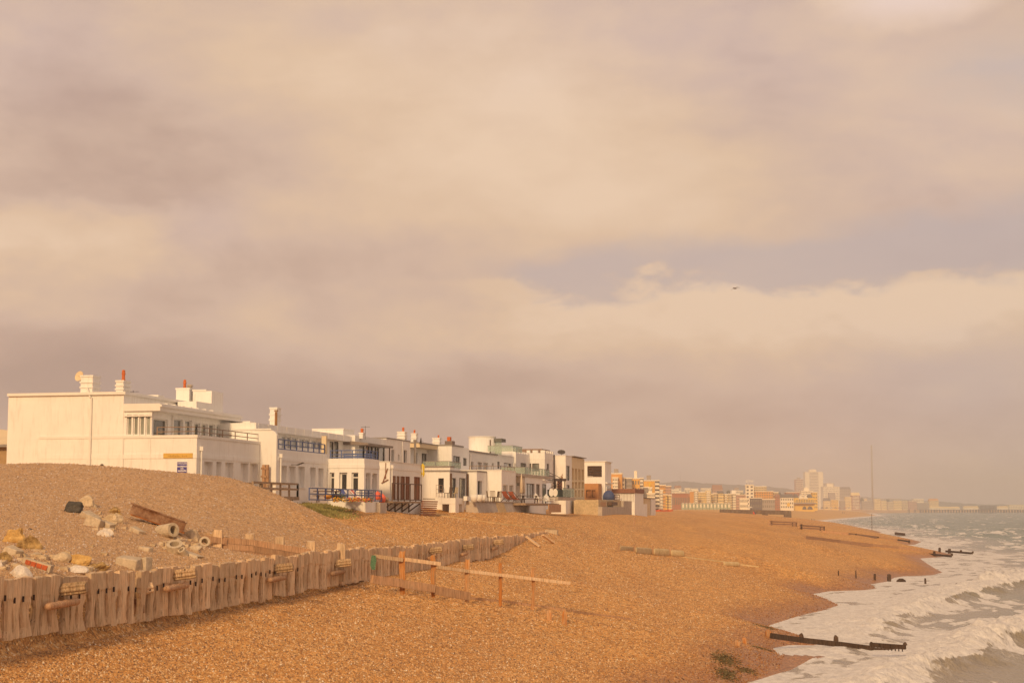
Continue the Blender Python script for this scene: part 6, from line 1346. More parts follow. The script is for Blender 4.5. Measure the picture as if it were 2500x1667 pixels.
# ------------------------------------------------------------------ seaward timber groynes
def stake(X, Yt, Yb, wpx, parent=None, mt=W_DARK, name='post', shape='flat'):
    g = on_ground(X, Yb) if on_ground(X, Yb).z > 0 else at_z(X, Yb, 0.0); k = g.y / F; h_ = (Yb - Yt) * k; w_ = wpx * k / 2
    tops = ((-1.2, 1), (h_ * .5, 1), (h_ * .8, .9), (h_, .75 if shape == 'flat' else .3)); jit = [R.uniform(-.15, .15) for _ in range(4)]
    return MB().rings([[(g.x + w_ * q_ * sx + w_ * j_, g.y + w_ * q_ * sy, g.z + z) for sx, sy in ((-1, -1), (0, -1.1), (1, -1), (1.1, 0), (1, 1), (-1, 1), (-1.05, 0))] for (z, q_), j_ in zip(tops, jit)]).build(name, mt, parent)
def pl_bar(X0, Y0, X1, Y1, h_, w_, nm, parent, mt=W_DARK, z=None):
    a = at_z(X0, Y0, z) if z is not None else on_ground(X0, Y0); b_ = at_z(X1, Y1, z) if z is not None else on_ground(X1, Y1); return MB().bar(a, b_, w_, h_).build(nm, mt, parent)
def at_gr(X, Y, z): return at_z(X, Y, z)
ga_ = thing('seaward_groyne', at_z(2040, 1572, .1), 'dark wet timber groyne with pointed posts running from the shingle into the foam', 'groyne')
for X, Yt, Yb, w_ in ((1957, 1545, 1563, 9), (2041, 1550, 1573, 10), (2128, 1566, 1582, 9), (2210, 1567, 1586, 9)): stake(X, Yt, Yb, w_, ga_, shape='pt')
for X, Yt, Yb, w_ in ((1875, 1537, 1551, 13), (1817, 1555, 1569, 10), (1799, 1562, 1574, 12)): stake(X, Yt, Yb, w_, ga_, W_RUST, 'stump', 'pt')
gp_ = [(1882, 1551, .75), (1960, 1562, .45), (2041, 1571, .25), (2130, 1583, .18)]
for (X0, Y0, z0_), (X1, Y1, z1_) in zip(gp_[:-1], gp_[1:]): MB().bar(at_z(X0, Y0, z0_), at_z(X1, Y1, z1_), .16, .27).build('beam', W_DARK, ga_)
MB().bar(at_z(2128, 1573, .75), at_z(2211, 1579, .72), .14, .20).build('beam', W_DARK, ga_); MB().bar(at_z(2128, 1585, .12), at_z(2211, 1587, .12), .14, .18).build('beam', W_DARK, ga_)
for k in range(9): a = at_z(2134 + k * 8.6, 1574 + k * .6, .66); MB().bar(a, a - Vector((0, 0, .2)), .06, .04).build('paling', W_DARK, ga_)
g2 = thing('broken_stake_row', on_ground(2171, 1418), 'row of broken dark stakes where the shingle meets the white wash', 'stakes')
for X, Yt, Yb, w_ in ((2047, 1392, 1404, 2.5), (2090, 1392, 1411, 2.5), (2136, 1400, 1415, 5), (2171, 1401, 1419, 8), (2259, 1411, 1425, 4), (2347, 1420, 1431, 4)): stake(X, Yt, Yb, w_, g2)
for X, Y in ((2200, 1419), (2339, 1431)):
    c = at_z(X, Y, .05); MB().rings([[c + Vector((.5 * k_ * math.cos(a), .3 * k_ * math.sin(a), z)) for a in [2 * math.pi * j / 9 for j in range(9)]] for k_, z in ((1, -.2), (.9, .12), (.35, .3))]).build('driftwood_lump', W_DARK, g2)
g3 = thing('long_low_groyne', on_ground(2150, 1334), 'long low brown timber groyne sinking into the shingle, ending at the wash', 'groyne')
gl = [(1965, 1314), (2050, 1324), (2130, 1333), (2193, 1339), (2240, 1344), (2281, 1351)]
for (X0, Y0), (X1, Y1) in zip(gl[:-1], gl[1:]): a, b_ = on_ground(X0, Y0), on_ground(X1, Y1); MB().bar(a + Vector((0, 0, .1)), b_ + Vector((0, 0, .12)), .25, .5).build('beam', W_BROWN, g3)
for X, Yt, Yb, w_ in ((2281, 1345, 1352, 5), (2324, 1350, 1357, 5)): stake(X, Yt, Yb, w_, g3)
MB().bar(at_z(2262, 1352, .35), at_z(2322, 1357, .3), .25, .3).build('beam', W_DARK, g3)
g4 = thing('sea_stake_group', at_z(2318, 1350, 0), 'four thick dark posts joined by a beam standing in the waves', 'stakes')
for X, Yt, Yb, w_ in ((2294, 1336, 1347, 5), (2318, 1339, 1351, 6), (2346, 1342, 1350, 5), (2375, 1345, 1350, 4)): stake(X, Yt, Yb, w_, g4)
MB().bar(at_z(2310, 1345, .45), at_z(2373, 1350, .35), .3, .3).build('beam', W_DARK, g4)
g5 = thing('middle_groyne', on_ground(2110, 1310), 'thin dark groyne reaching the sea beyond the long low one', 'groyne')
gl = [(2006, 1298.6), (2070, 1305), (2140, 1312), (2190, 1319), (2220, 1323)]
for (X0, Y0), (X1, Y1) in zip(gl[:-1], gl[1:]): a, b_ = on_ground(X0, Y0), on_ground(X1, Y1); a.z = max(a.z, .2); b_.z = max(b_.z, .2); MB().bar(a, b_, .3, .6).build('beam', W_BROWN if X0 < 2150 else W_DARK, g5)
for X, Yt, Yb, w_ in ((2090, 1302, 1306, 3), (2144, 1309, 1313, 3), (2220, 1318, 1325, 4)): stake(X, Yt, Yb, w_, g5)
MB().bar(at_z(2186, 1301.5, .5), at_z(2208, 1304, .3), .5, .7).build('beam', W_DARK, g5)
for nm_, lab, Xa, Ya, Xb, Yb in (('rail_fence_groyne', 'upper of two short dark rail groynes near the waterline', 1878, 1277, 1945, 1280), ('rail_fence_groyne', 'lower dark rail groyne with posts, nearer the waterline', 1951, 1287, 2013, 1291)):
    q_ = thing(nm_, on_ground((Xa + Xb) / 2, Yb + 3), lab, 'groyne', 'short rail groynes')
    for dz in (.2, .6): MB().bar(on_ground(Xa, Ya + 4) + Vector((0, 0, dz)), on_ground(Xb, Yb + 4) + Vector((0, 0, dz + .1)), .2, .24).build('rail', W_BROWN, q_)
    for X in (Xa + 6, Xb - 10, Xb - 1): u_ = (X - Xa) / (Xb - Xa); g = on_ground(X, Ya + (Yb - Ya) * u_ + 4); MB().bar(g - Vector((0, 0, .5)), g + Vector((0, 0, .8)), .22, .22).build('post', W_DARK, q_)
bm_ = at_z(2129, 1296, 0); tag(MB().tube(bm_, bm_ + Vector((0, 0, 5.6)), .10, .07).build('marker_pole', W_DARK), 'tall thin marker pole standing in the sea before the tall mast', 'pole')
# pale bag-work and posts on the mid beach
bg_ = [(1513, 1547, 1332, 1343), (1552, 1592, 1335, 1350), (1596, 1634, 1338, 1354), (1638, 1670, 1342, 1356), (1766, 1805, 1370, 1380)]
BW = stone_mat('bagwork', (.56, .42, .22), (.72, .57, .34), sc=2, bump=.4)
bw = thing('bagwork_wall', on_ground(1590, 1350), 'short row of pale buff rounded blocks between dark posts on the open shingle', 'wall')
for k, (X0, X1, Yt, Yb) in enumerate(bg_):
    a, b_ = on_ground(X0, Yb), on_ground(X1, Yb + 2); h_ = (Yb - Yt) * a.y / F * 1.1; d_ = (b_ - a); rr = []
    for u in (0, .06, .2, .5, .8, .94, 1):
        e = .72 if u in (0, 1) else .93 if u in (.06, .94) else 1; c = a + d_ * u
        rr.append([c + Vector((0, .5 * e * math.cos(t_) * h_, h_ * .42 + h_ * .5 * e * max(-1, min(1, 1.25 * math.sin(t_))))) for t_ in [2 * math.pi * j / 12 for j in range(12)]])
    o = MB().rings(rr).build('block' if k < 4 else 'bag_block', BW, bw if k < 4 else None, True)
    if k == 4: tag(o, 'single pale buff rounded block lying further down the beach', 'block')
for X in (1511, 1549, 1594, 1636): g = on_ground(X, 1350 - (1590 - X) * .06); MB().bar(g - Vector((0, 0, .5)), g + Vector((0, 0, .65)), .16, .12).build('post', W_BROWN, bw)
for X0, X1, Y0, Y1 in ((1672, 1765, 1360, 1371), (1806, 1850, 1378, 1383)): a, b_ = on_ground(X0, Y0), on_ground(X1, Y1); MB().bar(a - Vector((0, 0, .1)), b_ - Vector((0, 0, .1)), .5, .34).build('low_sill', BW, bw)
for X, Y, h_, lab in ((1424, 1312, 12, 'thin stake pair east of the palisade end, left one'), (1463, 1313, 7, 'short stake alone between the palisade end and the buff blocks'), (1546, 1286, 30, 'long thin stick leaning on the shingle crest')):
    g = on_ground(X, Y); hh_ = h_ * g.y / F; tag(MB().tube(g, g + Vector((.25 * hh_ if h_ == 30 else 0, 0, hh_)), .05, .03, n=6).build('stick', W_BROWN), lab, 'stick')
g = on_ground(1345, 1300); tag(MB().rings([[g + Vector((x_, y_, 0)) * 1 + Vector((0, 0, z)) for x_, y_ in ((-.5, -.3), (.5, -.4), (.6, .3), (-.5, .4))] for z in (-.2, .22)]).build('end_block', S_CON), 'flat concrete block at the far end of the palisade', 'concrete block')
for X0, Y0, X1, Y1, lab in ((1285, 1322, 1318, 1336, 'pale plank leaning off the palisade near its far end'), (1325, 1318, 1352, 1327, 'shorter plank lying past the leaning one')):
    a, b_ = on_ground(X0, Y0 + 6), on_ground(X1, Y1); tag(MB().bar(a + Vector((0, 0, .55)), b_ + Vector((0, 0, .06)), .22, .10).build('loose_plank', W_GREY), lab, 'plank')
# seaweed
sw = MB(); rs = random.Random(3)
for X, Y, rx_, ry_, n_ in ((1770, 1583, 26, 6, 700), (1772, 1600, 22, 5, 500), (1790, 1622, 14, 5, 350), (1820, 1590, 22, 3, 220), (1735, 1636, 34, 3, 260), (1870, 1507, 20, 4, 260), (1860, 1543, 20, 2, 160)):
    for k in range(n_):
        g = at_z(X + rs.gauss(0, .62) * rx_, Y + rs.gauss(0, .62) * ry_, 1.0); sw.v.append((g.x, g.y))
P_ = np.array(sw.v); gz = terrain(P_[:, 0], P_[:, 1]); sw = MB()
_px = P_
for (x_, y_), z_ in zip(P_, gz):
    a = rs.uniform(0, 6.28); l_ = rs.uniform(.04, .11); sw.poly([(x_ - l_ * math.cos(a), y_ - l_ * math.sin(a), z_ + .0), (x_ + .025 * math.sin(a), y_ - .025 * math.cos(a), z_ + .035), (x_ + l_ * math.cos(a), y_ + l_ * math.sin(a), z_ + .01)], [(0, 1, 2)])
o = sw.build('seaweed', mat('seaweed', (.15, .115, .05), .6, var=.5, scale=8)); o['kind'] = 'stuff'
# the pebbles themselves, as real little stones where they are near enough to see
def pebbles():
    rs = np.random.RandomState(5); n = 420000
    u = rs.rand(n); d0_, d1_ = 27.0, 150.0
    y = 1 / (1 / d0_ + u * (1 / d1_ - 1 / d0_))                      # thins out with distance
    x = (rs.rand(n) * .70 - .36) * (y + 4)
    D = seg_dist(np.c_[x, y], SH); keep = D > -.3; x, y, D = x[keep], y[keep], D[keep]; z = terrain(x, y, D); n = len(x)
    r_ = .016 + .030 * rs.rand(n) ** 2.2 + .0002 * np.clip(y - 40, 0, 90); a = rs.rand(n) * 6.283; e = .6 + .35 * rs.rand(n); h = r_ * (.7 + .7 * rs.rand(n)); tx = (rs.rand(n) - .5) * r_
    ca, sa_ = np.cos(a), np.sin(a); V = np.zeros((n, 5, 3), np.float32)
    for k, (p_, q_) in enumerate(((1, 0), (0, 1), (-1, 0), (0, -1))):
        V[:, k, 0] = x + r_ * (p_ * ca - q_ * e * sa_); V[:, k, 1] = y + r_ * (p_ * sa_ + q_ * e * ca); V[:, k, 2] = z - .006 + (.25 * r_ if k % 2 else 0)
    V[:, 4, 0] = x + tx; V[:, 4, 1] = y + tx * .5; V[:, 4, 2] = z + h
    T = np.array([(0, 1, 4), (1, 2, 4), (2, 3, 4), (3, 0, 4)]); Fi = (np.arange(n)[:, None, None] * 5 + T[None]).reshape(-1).astype(np.int32)
    me = bpy.data.meshes.new('pebbles'); me.vertices.add(n * 5); me.vertices.foreach_set('co', V.reshape(-1)); nf = n * 4
    me.loops.add(nf * 3); me.loops.foreach_set('vertex_index', Fi); me.polygons.add(nf); me.polygons.foreach_set('loop_start', np.arange(0, nf * 3, 3, dtype=np.int32)); me.polygons.foreach_set('loop_total', np.full(nf, 3, dtype=np.int32))
    me.update(calc_edges=True)
    col = rs.rand(n).astype(np.float32); wet = (1 - sstep(D, .2, 4.5)).astype(np.float32); f = fence_x(y) - x; pale = (sstep(f, -.5, 1.0) * (1 - sstep(y, 84, 92)) * (1 - sstep(x, -8, -4))).astype(np.float32)
    for nm, v_ in (('tone', col), ('wet', wet), ('pale', pale)): at = me.attributes.new(nm, 'FLOAT', 'POINT'); at.data.foreach_set('value', np.repeat(v_, 5))
    m = bpy.data.materials.new('pebble_stone'); m.use_nodes = True; t = NT(m.node_tree); b = t.n['Principled BSDF']
    def attr(k): q = t.new('ShaderNodeAttribute'); q.attribute_name = k; return q.outputs['Fac']
    c = t.ramp(attr('tone'), [(0, (.20, .115, .075)), (.22, (.40, .20, .085)), (.5, (.62, .31, .10)), (.72, (.70, .38, .14)), (.9, (.78, .53, .28)), (1, (.90, .78, .60))])
    c = t.mix(attr('pale'), c, t.mix(.45, t.v('MULTIPLY', c, (.95, 1.1, 1.5)), (.50, .34, .21))); c = t.mix(attr('wet'), c, t.v('MULTIPLY', c, (.62, .52, .45)))
    t.put(b.inputs['Base Color'], c); b.inputs['Roughness'].default_value = .8; b.inputs['Specular IOR Level'].default_value = .25; me.materials.append(m)
    o = bpy.data.objects.new('pebbles', me); COL.objects.link(o); o['kind'] = 'stuff'; return o
pebbles()
# ------------------------------------------------------------------ the town along the far shore
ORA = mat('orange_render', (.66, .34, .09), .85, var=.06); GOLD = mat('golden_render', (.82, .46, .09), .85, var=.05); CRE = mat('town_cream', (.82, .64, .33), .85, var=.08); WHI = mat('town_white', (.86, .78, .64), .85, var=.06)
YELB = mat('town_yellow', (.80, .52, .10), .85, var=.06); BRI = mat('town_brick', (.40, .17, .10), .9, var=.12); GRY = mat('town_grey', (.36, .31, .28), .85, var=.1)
BEI = mat('town_beige', (.62, .50, .32), .85, var=.08); PNKB = mat('town_pink_brick', (.52, .32, .24), .85, var=.1); DKB = mat('town_dark', (.12, .10, .11), .6); SLT = mat('slate_roof', (.17, .15, .14), .8); RTL = mat('brown_tiles', (.34, .18, .11), .85)
WDK = mat('far_window', (.20, .175, .14), .25, spec=.7)
GZ = CH + .4
TOWN = []
def town(name, X0, X1, Yt, Yb, d, m, label, rows=None, cols=None, balc=0, roof=None, roofm=None, plant=None, cat='building', group=None, wm=None, skew=0.0, wside=None):
    a = at_d(X0, Yb, d); b_ = at_d(X1, Yb, d); ht = at_d(X0, Yt, d).z; z0 = min(a.z, GZ) - 1.5; x0, x1 = a.x, b_.x; dep = max(8.0, min(22.0, (x1 - x0) * .8))
    t_ = thing(name, Vector(((x0 + x1) / 2, d, z0)), label, cat, group); Rz = Matrix.Rotation(skew, 4, 'Z'); c0 = Vector(((x0 + x1) / 2, d, 0)); L = (x1 - x0) / 2
    def tr(mb):
        mb.v = [tuple(c0 + Rz @ Vector(v)) for v in mb.v]; return mb
    tr(MB().box(-L, L, 0, dep, z0, ht)).build('wall', m, t_)
    H = ht - z0 - 1.5
    rows = rows if rows is not None else max(1, round(H / 3.1)); cols = cols if cols is not None else max(1, round(2 * L / 3.0))
    if rows and cols:
        b = MB(); fh = H / rows; cw_ = 2 * L / cols
        for r_ in range(rows):
            for c in range(cols):
                zc_ = z0 + 1.5 + fh * (r_ + .28); xa = -L + cw_ * (c + .24); b.box(xa, xa + cw_ * .5, -.10, .02, zc_, zc_ + fh * .5)
        nd = max(1, round(dep / 4))
        for r_ in range(rows):
            for c in range(nd):
                zc_ = z0 + 1.5 + fh * (r_ + .28); ya = dep * (c + .25) / nd; b.box(L - .02, L + .1, ya, ya + dep / nd * .45, zc_, zc_ + fh * .5)
        o = tr(b).build('windows', wm or WDK, t_); o['kind'] = 'stuff'
        if balc:
            b = MB()
            for r_ in range(rows): zc_ = z0 + 1.5 + fh * r_; b.box(-L * balc, L * balc, -1.1, -.102, zc_ - .1, zc_ + .95)
            o = tr(b).build('balconies', WHI, t_); o['kind'] = 'stuff'
    if roof == 'pitched':
        rh = plant or 3; b = MB(); b.hexa([(-L - .3, -.3, ht + .003), (L + .3, -.3, ht + .003), (L + .3, dep + .3, ht + .003), (-L - .3, dep + .3, ht + .003)], [(-L * .92, dep * .42, ht + rh), (L * .92, dep * .42, ht + rh), (L * .92, dep * .58, ht + rh), (-L * .92, dep * .58, ht + rh)]); tr(b).build('roof', roofm or RTL, t_)
    else:
        tr(MB().box(-L - .25, L + .25, -.25, dep, ht + .003, ht + .5)).build('roof_edge', roofm or WHI, t_)
        if plant: tr(MB().box(-L * .45, L * .3, dep * .2, dep * .7, ht + .503, ht + .5 + plant)).build('plant_room', GRY if roofm is None else roofm, t_)
    return t_
BL = [
 ('apartment_block', 1492, 1519, 1157, 1240, 760, ORA, 'tall orange apartment block nearest the white row, with a white window bay', dict(rows=0, plant=2)),
 ('window_bay_block', 1496, 1508.5, 1167, 1240, 752, WHI, 'white square window bay standing in front of the tall orange block', dict(rows=9, cols=3)),
 ('apartment_block', 1519.5, 1525, 1167, 1240, 765, WHI, 'narrow white framed stair tower right of the tall orange block', dict(rows=7, cols=1)),
 ('apartment_block', 1526, 1543, 1168, 1240, 770, GRY, 'grey ribbed apartment block beside the narrow white stair tower', dict(rows=6, cols=7)),
 ('apartment_block', 1543.5, 1562, 1169, 1240, 780, GOLD, 'bright golden block topped with a white strip and roof plant', dict(rows=4, cols=3, plant=3.5, roofm=WHI)),
 ('apartment_block', 1562.5, 1571, 1168, 1240, 800, GRY, 'brown-grey recessed block between two orange blocks', dict(rows=9, cols=2, balc=.9)),
 ('apartment_block', 1571.5, 1599, 1174, 1240, 820, GOLD, 'wide orange block with a yellow panel on its wall', dict(rows=0, plant=2.5)),
 ('terraced_flats', 1571, 1583, 1190, 1240, 800, GRY, 'grey glass fronted flats below the wide orange block', dict(rows=7, cols=4)),
 ('terraced_flats', 1583.5, 1592, 1191, 1240, 798, WHI, 'pale slanting flats right of the grey glass ones', dict(rows=5, cols=3)),
 ('terraced_flats', 1580, 1599, 1205, 1240, 790, WHI, 'low cream fronted flats at the foot of the orange blocks', dict(rows=4, cols=7)),
 ('round_stair_tower', 1600, 1610, 1174, 1240, 810, DKB, 'dark banded tower with pale rings right of the wide orange block', dict(rows=7, cols=1, balc=1.0)),
 ('apartment_block', 1610.5, 1625, 1185, 1240, 900, ORA, 'smaller orange block past the dark banded tower', dict(rows=7, cols=4)),
 ('terraced_flats', 1610.5, 1618.5, 1197, 1240, 860, WHI, 'white flats in front of the smaller orange block', dict(rows=6, cols=2, balc=.8)),
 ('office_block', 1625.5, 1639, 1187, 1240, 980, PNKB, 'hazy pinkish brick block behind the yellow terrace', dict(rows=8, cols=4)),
 ('terraced_house', 1619.5, 1629, 1208, 1240, 900, YELB, 'yellow terraced house, left of a pair by the pier lawns', dict(rows=5, cols=5)),
 ('terraced_house', 1629.5, 1639, 1209, 1240, 905, CRE, 'cream terraced house, right of the yellow one', dict(rows=5, cols=4)),
 ('distant_villa', 1640, 1658, 1195, 1240, 1700, WHI, 'white upper town villa with a flat roof terrace, left of the green copse', dict(rows=4, cols=8)),
 ('distant_villa', 1648, 1664, 1191, 1240, 1900, WHI, 'small white gabled house highest under the hill mast', dict(roof='pitched', plant=3, rows=6, cols=5)),
 ('distant_villa', 1672, 1686, 1192, 1240, 1800, WHI, 'bright white blank block on the slope, left of two', dict(rows=3, cols=4)),
 ('distant_villa', 1687, 1704, 1193, 1240, 1800, WHI, 'bright white blank block on the slope, right of two', dict(rows=3, cols=5)),
 ('long_terrace', 1640, 1672, 1201, 1240, 1500, WHI, 'long cream terrace above the red brick hall', dict(rows=5, cols=14)),
 ('brick_hall', 1641, 1684, 1206, 1240, 1050, BRI, 'wide windowless red brick hall behind the beach huts', dict(rows=1, cols=10, roofm=BRI)),
 ('apartment_block', 1684.5, 1694, 1200, 1240, 1100, ORA, 'orange end wall right of the wide brick hall', dict(rows=0)),
 ('apartment_block', 1694.5, 1705, 1198, 1240, 1090, BEI, 'beige block with stacked balconies right of the orange end wall', dict(rows=8, cols=3, balc=.6)),
 ('apartment_block', 1705.5, 1723, 1202, 1240, 1110, CRE, 'cream apartment block with tall windows', dict(rows=7, cols=6)),
 ('apartment_block', 1723.5, 1736, 1198, 1240, 1105, CRE, 'cream block with three bow balconies, highest of the seafront terrace', dict(rows=8, cols=3, balc=.7)),
 ('terraced_house', 1736.5, 1743, 1206, 1240, 1120, CRE, 'narrow cream terraced house right of the bow balconies', dict(rows=6, cols=3)),
 ('terraced_house', 1743.5, 1751, 1205, 1240, 1120, BEI, 'narrow beige terraced house, second after the bow balconies', dict(rows=6, cols=3)),
 ('terraced_house', 1751.5, 1767, 1204, 1240, 1125, CRE, 'cream villa with a low green roof line', dict(rows=5, cols=5, roof='pitched', plant=1.6, roofm=SLT)),
 ('terraced_house', 1767.5, 1778, 1207, 1240, 1130, CRE, 'cream terraced house with a bay, left of the twin gabled one', dict(rows=6, cols=4, balc=.4)),
 ('terraced_house', 1778.5, 1787, 1206, 1240, 1130, BEI, 'beige terraced house touching the twin gabled one', dict(rows=6, cols=3)),
 ('gabled_house', 1787.5, 1797, 1205, 1240, 1135, WHI, 'white house with twin peaked gables', dict(rows=6, cols=4, roof='pitched', plant=2.5, roofm=WHI)),
 ('distant_villa', 1786, 1815, 1198, 1240, 1700, WHI, 'large pale stepped house behind the seafront terrace', dict(rows=6, cols=11, plant=3)),
 ('distant_villa', 1712, 1737, 1192, 1240, 2000, WHI, 'hazy white house half way up the slope above the cream terrace', dict(rows=5, cols=8)),
 ('distant_villa', 1740, 1765, 1195, 1240, 2000, PNKB, 'hazy red roofed house on the slope with two chimneys', dict(roof='pitched', plant=6, rows=5, cols=8)),
 ('brick_terrace', 1798, 1821, 1208, 1240, 1180, PNKB, 'pinkish brick terrace left of the white tower', dict(rows=5, cols=7)),
 ('low_shop_row', 1806, 1826, 1217, 1240, 1100, WHI, 'low white flat roofed shop row at the foot of the brick terrace', dict(rows=2, cols=7)),
 ('white_tower', 1821, 1841, 1184, 1240, 1250, WHI, 'square white tower with large balconies and letters on its roof', dict(rows=7, cols=2, wm=DKB)),
 ('stepped_flats', 1841.5, 1872, 1188, 1240, 1270, BEI, 'beige stepped flats adjoining the white lettered tower', dict(rows=10, cols=8)),
 ('stepped_flats', 1842, 1888, 1200, 1240, 1255, ORA, 'orange flats with paired balconies right of the white tower', dict(rows=7, cols=8)),
 ('stepped_flats', 1888.5, 1901, 1202, 1240, 1260, BEI, 'small beige flats at the end of the orange ones', dict(rows=6, cols=4)),
 ('leisure_building', 1832, 1860, 1216, 1240, 1180, DKB, 'dark purple fronted building below the orange flats', dict(rows=2, cols=5)),
 ('leisure_building', 1861, 1892, 1219, 1240, 1180, GRY, 'grey canopied building right of the dark purple one', dict(rows=2, cols=6)),
 ('brick_terrace', 1893, 1904, 1212, 1240, 1230, BRI, 'small red brick house left of the white pub', dict(rows=5, cols=3, roof='pitched', plant=2)),
 ('seafront_pub', 1906, 1938, 1214.5, 1240, 1350, WHI, 'white pub with a dark slate roof and balcony', dict(rows=3, cols=6, roof='pitched', plant=3.0, roofm=SLT)),
 ('orange_terrace', 1921, 1957, 1202, 1240, 1600, BRI, 'long orange-red terrace behind the white pub', dict(rows=5, cols=12)),
 ('modern_penthouse', 1957, 1986, 1199, 1240, 1500, WHI, 'white modern rooftop storeys behind the yellow gabled hall', dict(rows=9, cols=8, plant=3, roofm=WHI)),
 ('corner_block', 1984, 1996, 1202, 1240, 1420, YELB, 'tall yellow corner block with dark slit windows', dict(rows=5, cols=3)),
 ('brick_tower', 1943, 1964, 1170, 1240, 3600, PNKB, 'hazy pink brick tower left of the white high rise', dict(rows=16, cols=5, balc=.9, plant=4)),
 ('white_high_rise', 1967, 2011, 1152, 1240, 3300, WHI, 'tallest white high rise with dark banded floors', dict(rows=24, cols=1, plant=5, wm=GRY, roofm=WHI)),
 ('white_hotel', 2010, 2051, 1188, 1240, 3100, WHI, 'broad white hotel block right of the tallest high rise', dict(rows=13, cols=12, plant=6, roofm=WHI)),
 ('hotel_glass_front', 2025, 2040, 1202, 1240, 3085, GRY, 'dark glazed projecting front of the broad white hotel', dict(rows=0)),
 ('distant_office', 2013, 2038, 1179, 1240, 4300, GRY, 'faint grey office slab rising behind the broad white hotel', dict(rows=0)),
 ('arched_hall', 2051.5, 2078, 1194, 1240, 3400, GRY, 'faint grey hall with a curved roof right of the white hotel', dict(rows=6, cols=6, roof='pitched', plant=5, roofm=SLT)),
 ('domed_terrace', 2012, 2028, 1222, 1240, 2500, CRE, 'low cream terrace with a dark rounded roof at the foot of the hotel', dict(rows=5, cols=6, roof='pitched', plant=4, roofm=SLT)),
 ('yellow_terrace', 2029, 2047, 1220, 1240, 2500, YELB, 'pale yellow terrace right of the dark rounded roof', dict(rows=6, cols=7)),
 ('grey_terrace', 2051.5, 2064, 1222, 1240, 2600, GRY, 'blue-grey glass block on the seafront between two terraces', dict(rows=6, cols=5)),
 ('cream_terrace', 2064.5, 2079, 1213, 1240, 2650, CRE, 'cream and pink terrace left of the red brick hotel', dict(rows=8, cols=6)),
 ('brick_hotel', 2079.5, 2100, 1209, 1240, 2700, BRI, 'red brick seafront hotel with pale balconies and a cream dome', dict(rows=9, cols=7, balc=.8, roof='pitched', plant=5, roofm=CRE)),
 ('grey_office', 2105, 2118, 1224, 1240, 2900, GRY, 'flat grey office block right of the brick hotel', dict(rows=5, cols=5)),
 ('long_grey_office', 2109, 2129, 1222, 1240, 3000, GRY, 'long low grey building touching the foot of the tall mast', dict(rows=4, cols=8)),
 ('distant_villa', 2109, 2117, 1217, 1240, 3400, CRE, 'small cream block peeping over the grey office', dict(rows=6, cols=3)),
 ('regency_terrace', 2135, 2150, 1218, 1240, 3000, CRE, 'cream regency house first to the right of the tall mast', dict(rows=6, cols=5)),
 ('regency_terrace', 2152.5, 2165, 1222, 1240, 3050, CRE, 'cream regency house second to the right of the tall mast', dict(rows=5, cols=5)),
 ('regency_terrace', 2168, 2182, 1225, 1240, 3100, BEI, 'low beige house third to the right of the tall mast', dict(rows=4, cols=6)),
 ('regency_terrace', 2183, 2202, 1222, 1240, 3150, CRE, 'broad cream terrace fourth to the right of the tall mast', dict(rows=5, cols=8)),
 ('regency_terrace', 2203.5, 2217, 1222, 1240, 3200, BEI, 'beige hazy terrace fifth to the right of the tall mast', dict(rows=5, cols=6)),
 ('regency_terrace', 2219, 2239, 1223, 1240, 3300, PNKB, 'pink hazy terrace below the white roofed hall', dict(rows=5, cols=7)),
 ('white_hall', 2231, 2256, 1218, 1240, 3500, WHI, 'white roofed hall above the hazy pink terrace', dict(rows=3, cols=6)),
 ('regency_terrace', 2240, 2268, 1227, 1240, 3350, GRY, 'grey hazy terrace left of the cream gabled hotel', dict(rows=4, cols=9)),
 ('gabled_hotel', 2270, 2292, 1222, 1240, 3500, CRE, 'cream many-gabled hotel at the right end of the town', dict(rows=6, cols=7, roof='pitched', plant=5, roofm=ORA)),
 ('distant_villa', 2140, 2200, 1217, 1240, 4200, GRY, 'faint rooftops above the regency terraces right of the mast', dict(rows=4, cols=14)),
]
for nm, X0, X1, Yt, Yb, d_, m_, lab, kw in BL: town(nm, X0, X1, Yt, Yb, d_, m_, lab, skew=-.10 if d_ < 1300 else 0, **kw)
# sign panel on the wide orange block
a = at_d(1583.6, 1192, 818.5); b_ = at_d(1586.6, 1177.5, 818.5); tag(MB().box(a.x, b_.x, 815.8, 816.2, a.z, b_.z).build('yellow_banner', mat('bright_yellow', (.85, .58, .02), .6)), 'small bright yellow banner on the wide orange block', 'banner')
# white letters on the roof of the white tower
rs_ = thing('roof_letters', at_d(1828, 1183, 1256), 'big white letters standing on the roof of the square white tower', 'sign')
for txt, X in (('B', 1823), ('T', 1829.5), ('W', 1836)):
    c = at_d(X, 1175, 1256); text_on(rs_, txt, c, 2.9, SW, Vector((1, 0, 0)), ext=.2)
for X in (1823, 1829.5, 1836): a = at_d(X, 1184, 1256.5); MB().bar(a, a + Vector((0, 0, 2.2)), .2, .2).build('bracket', GRY, rs_)
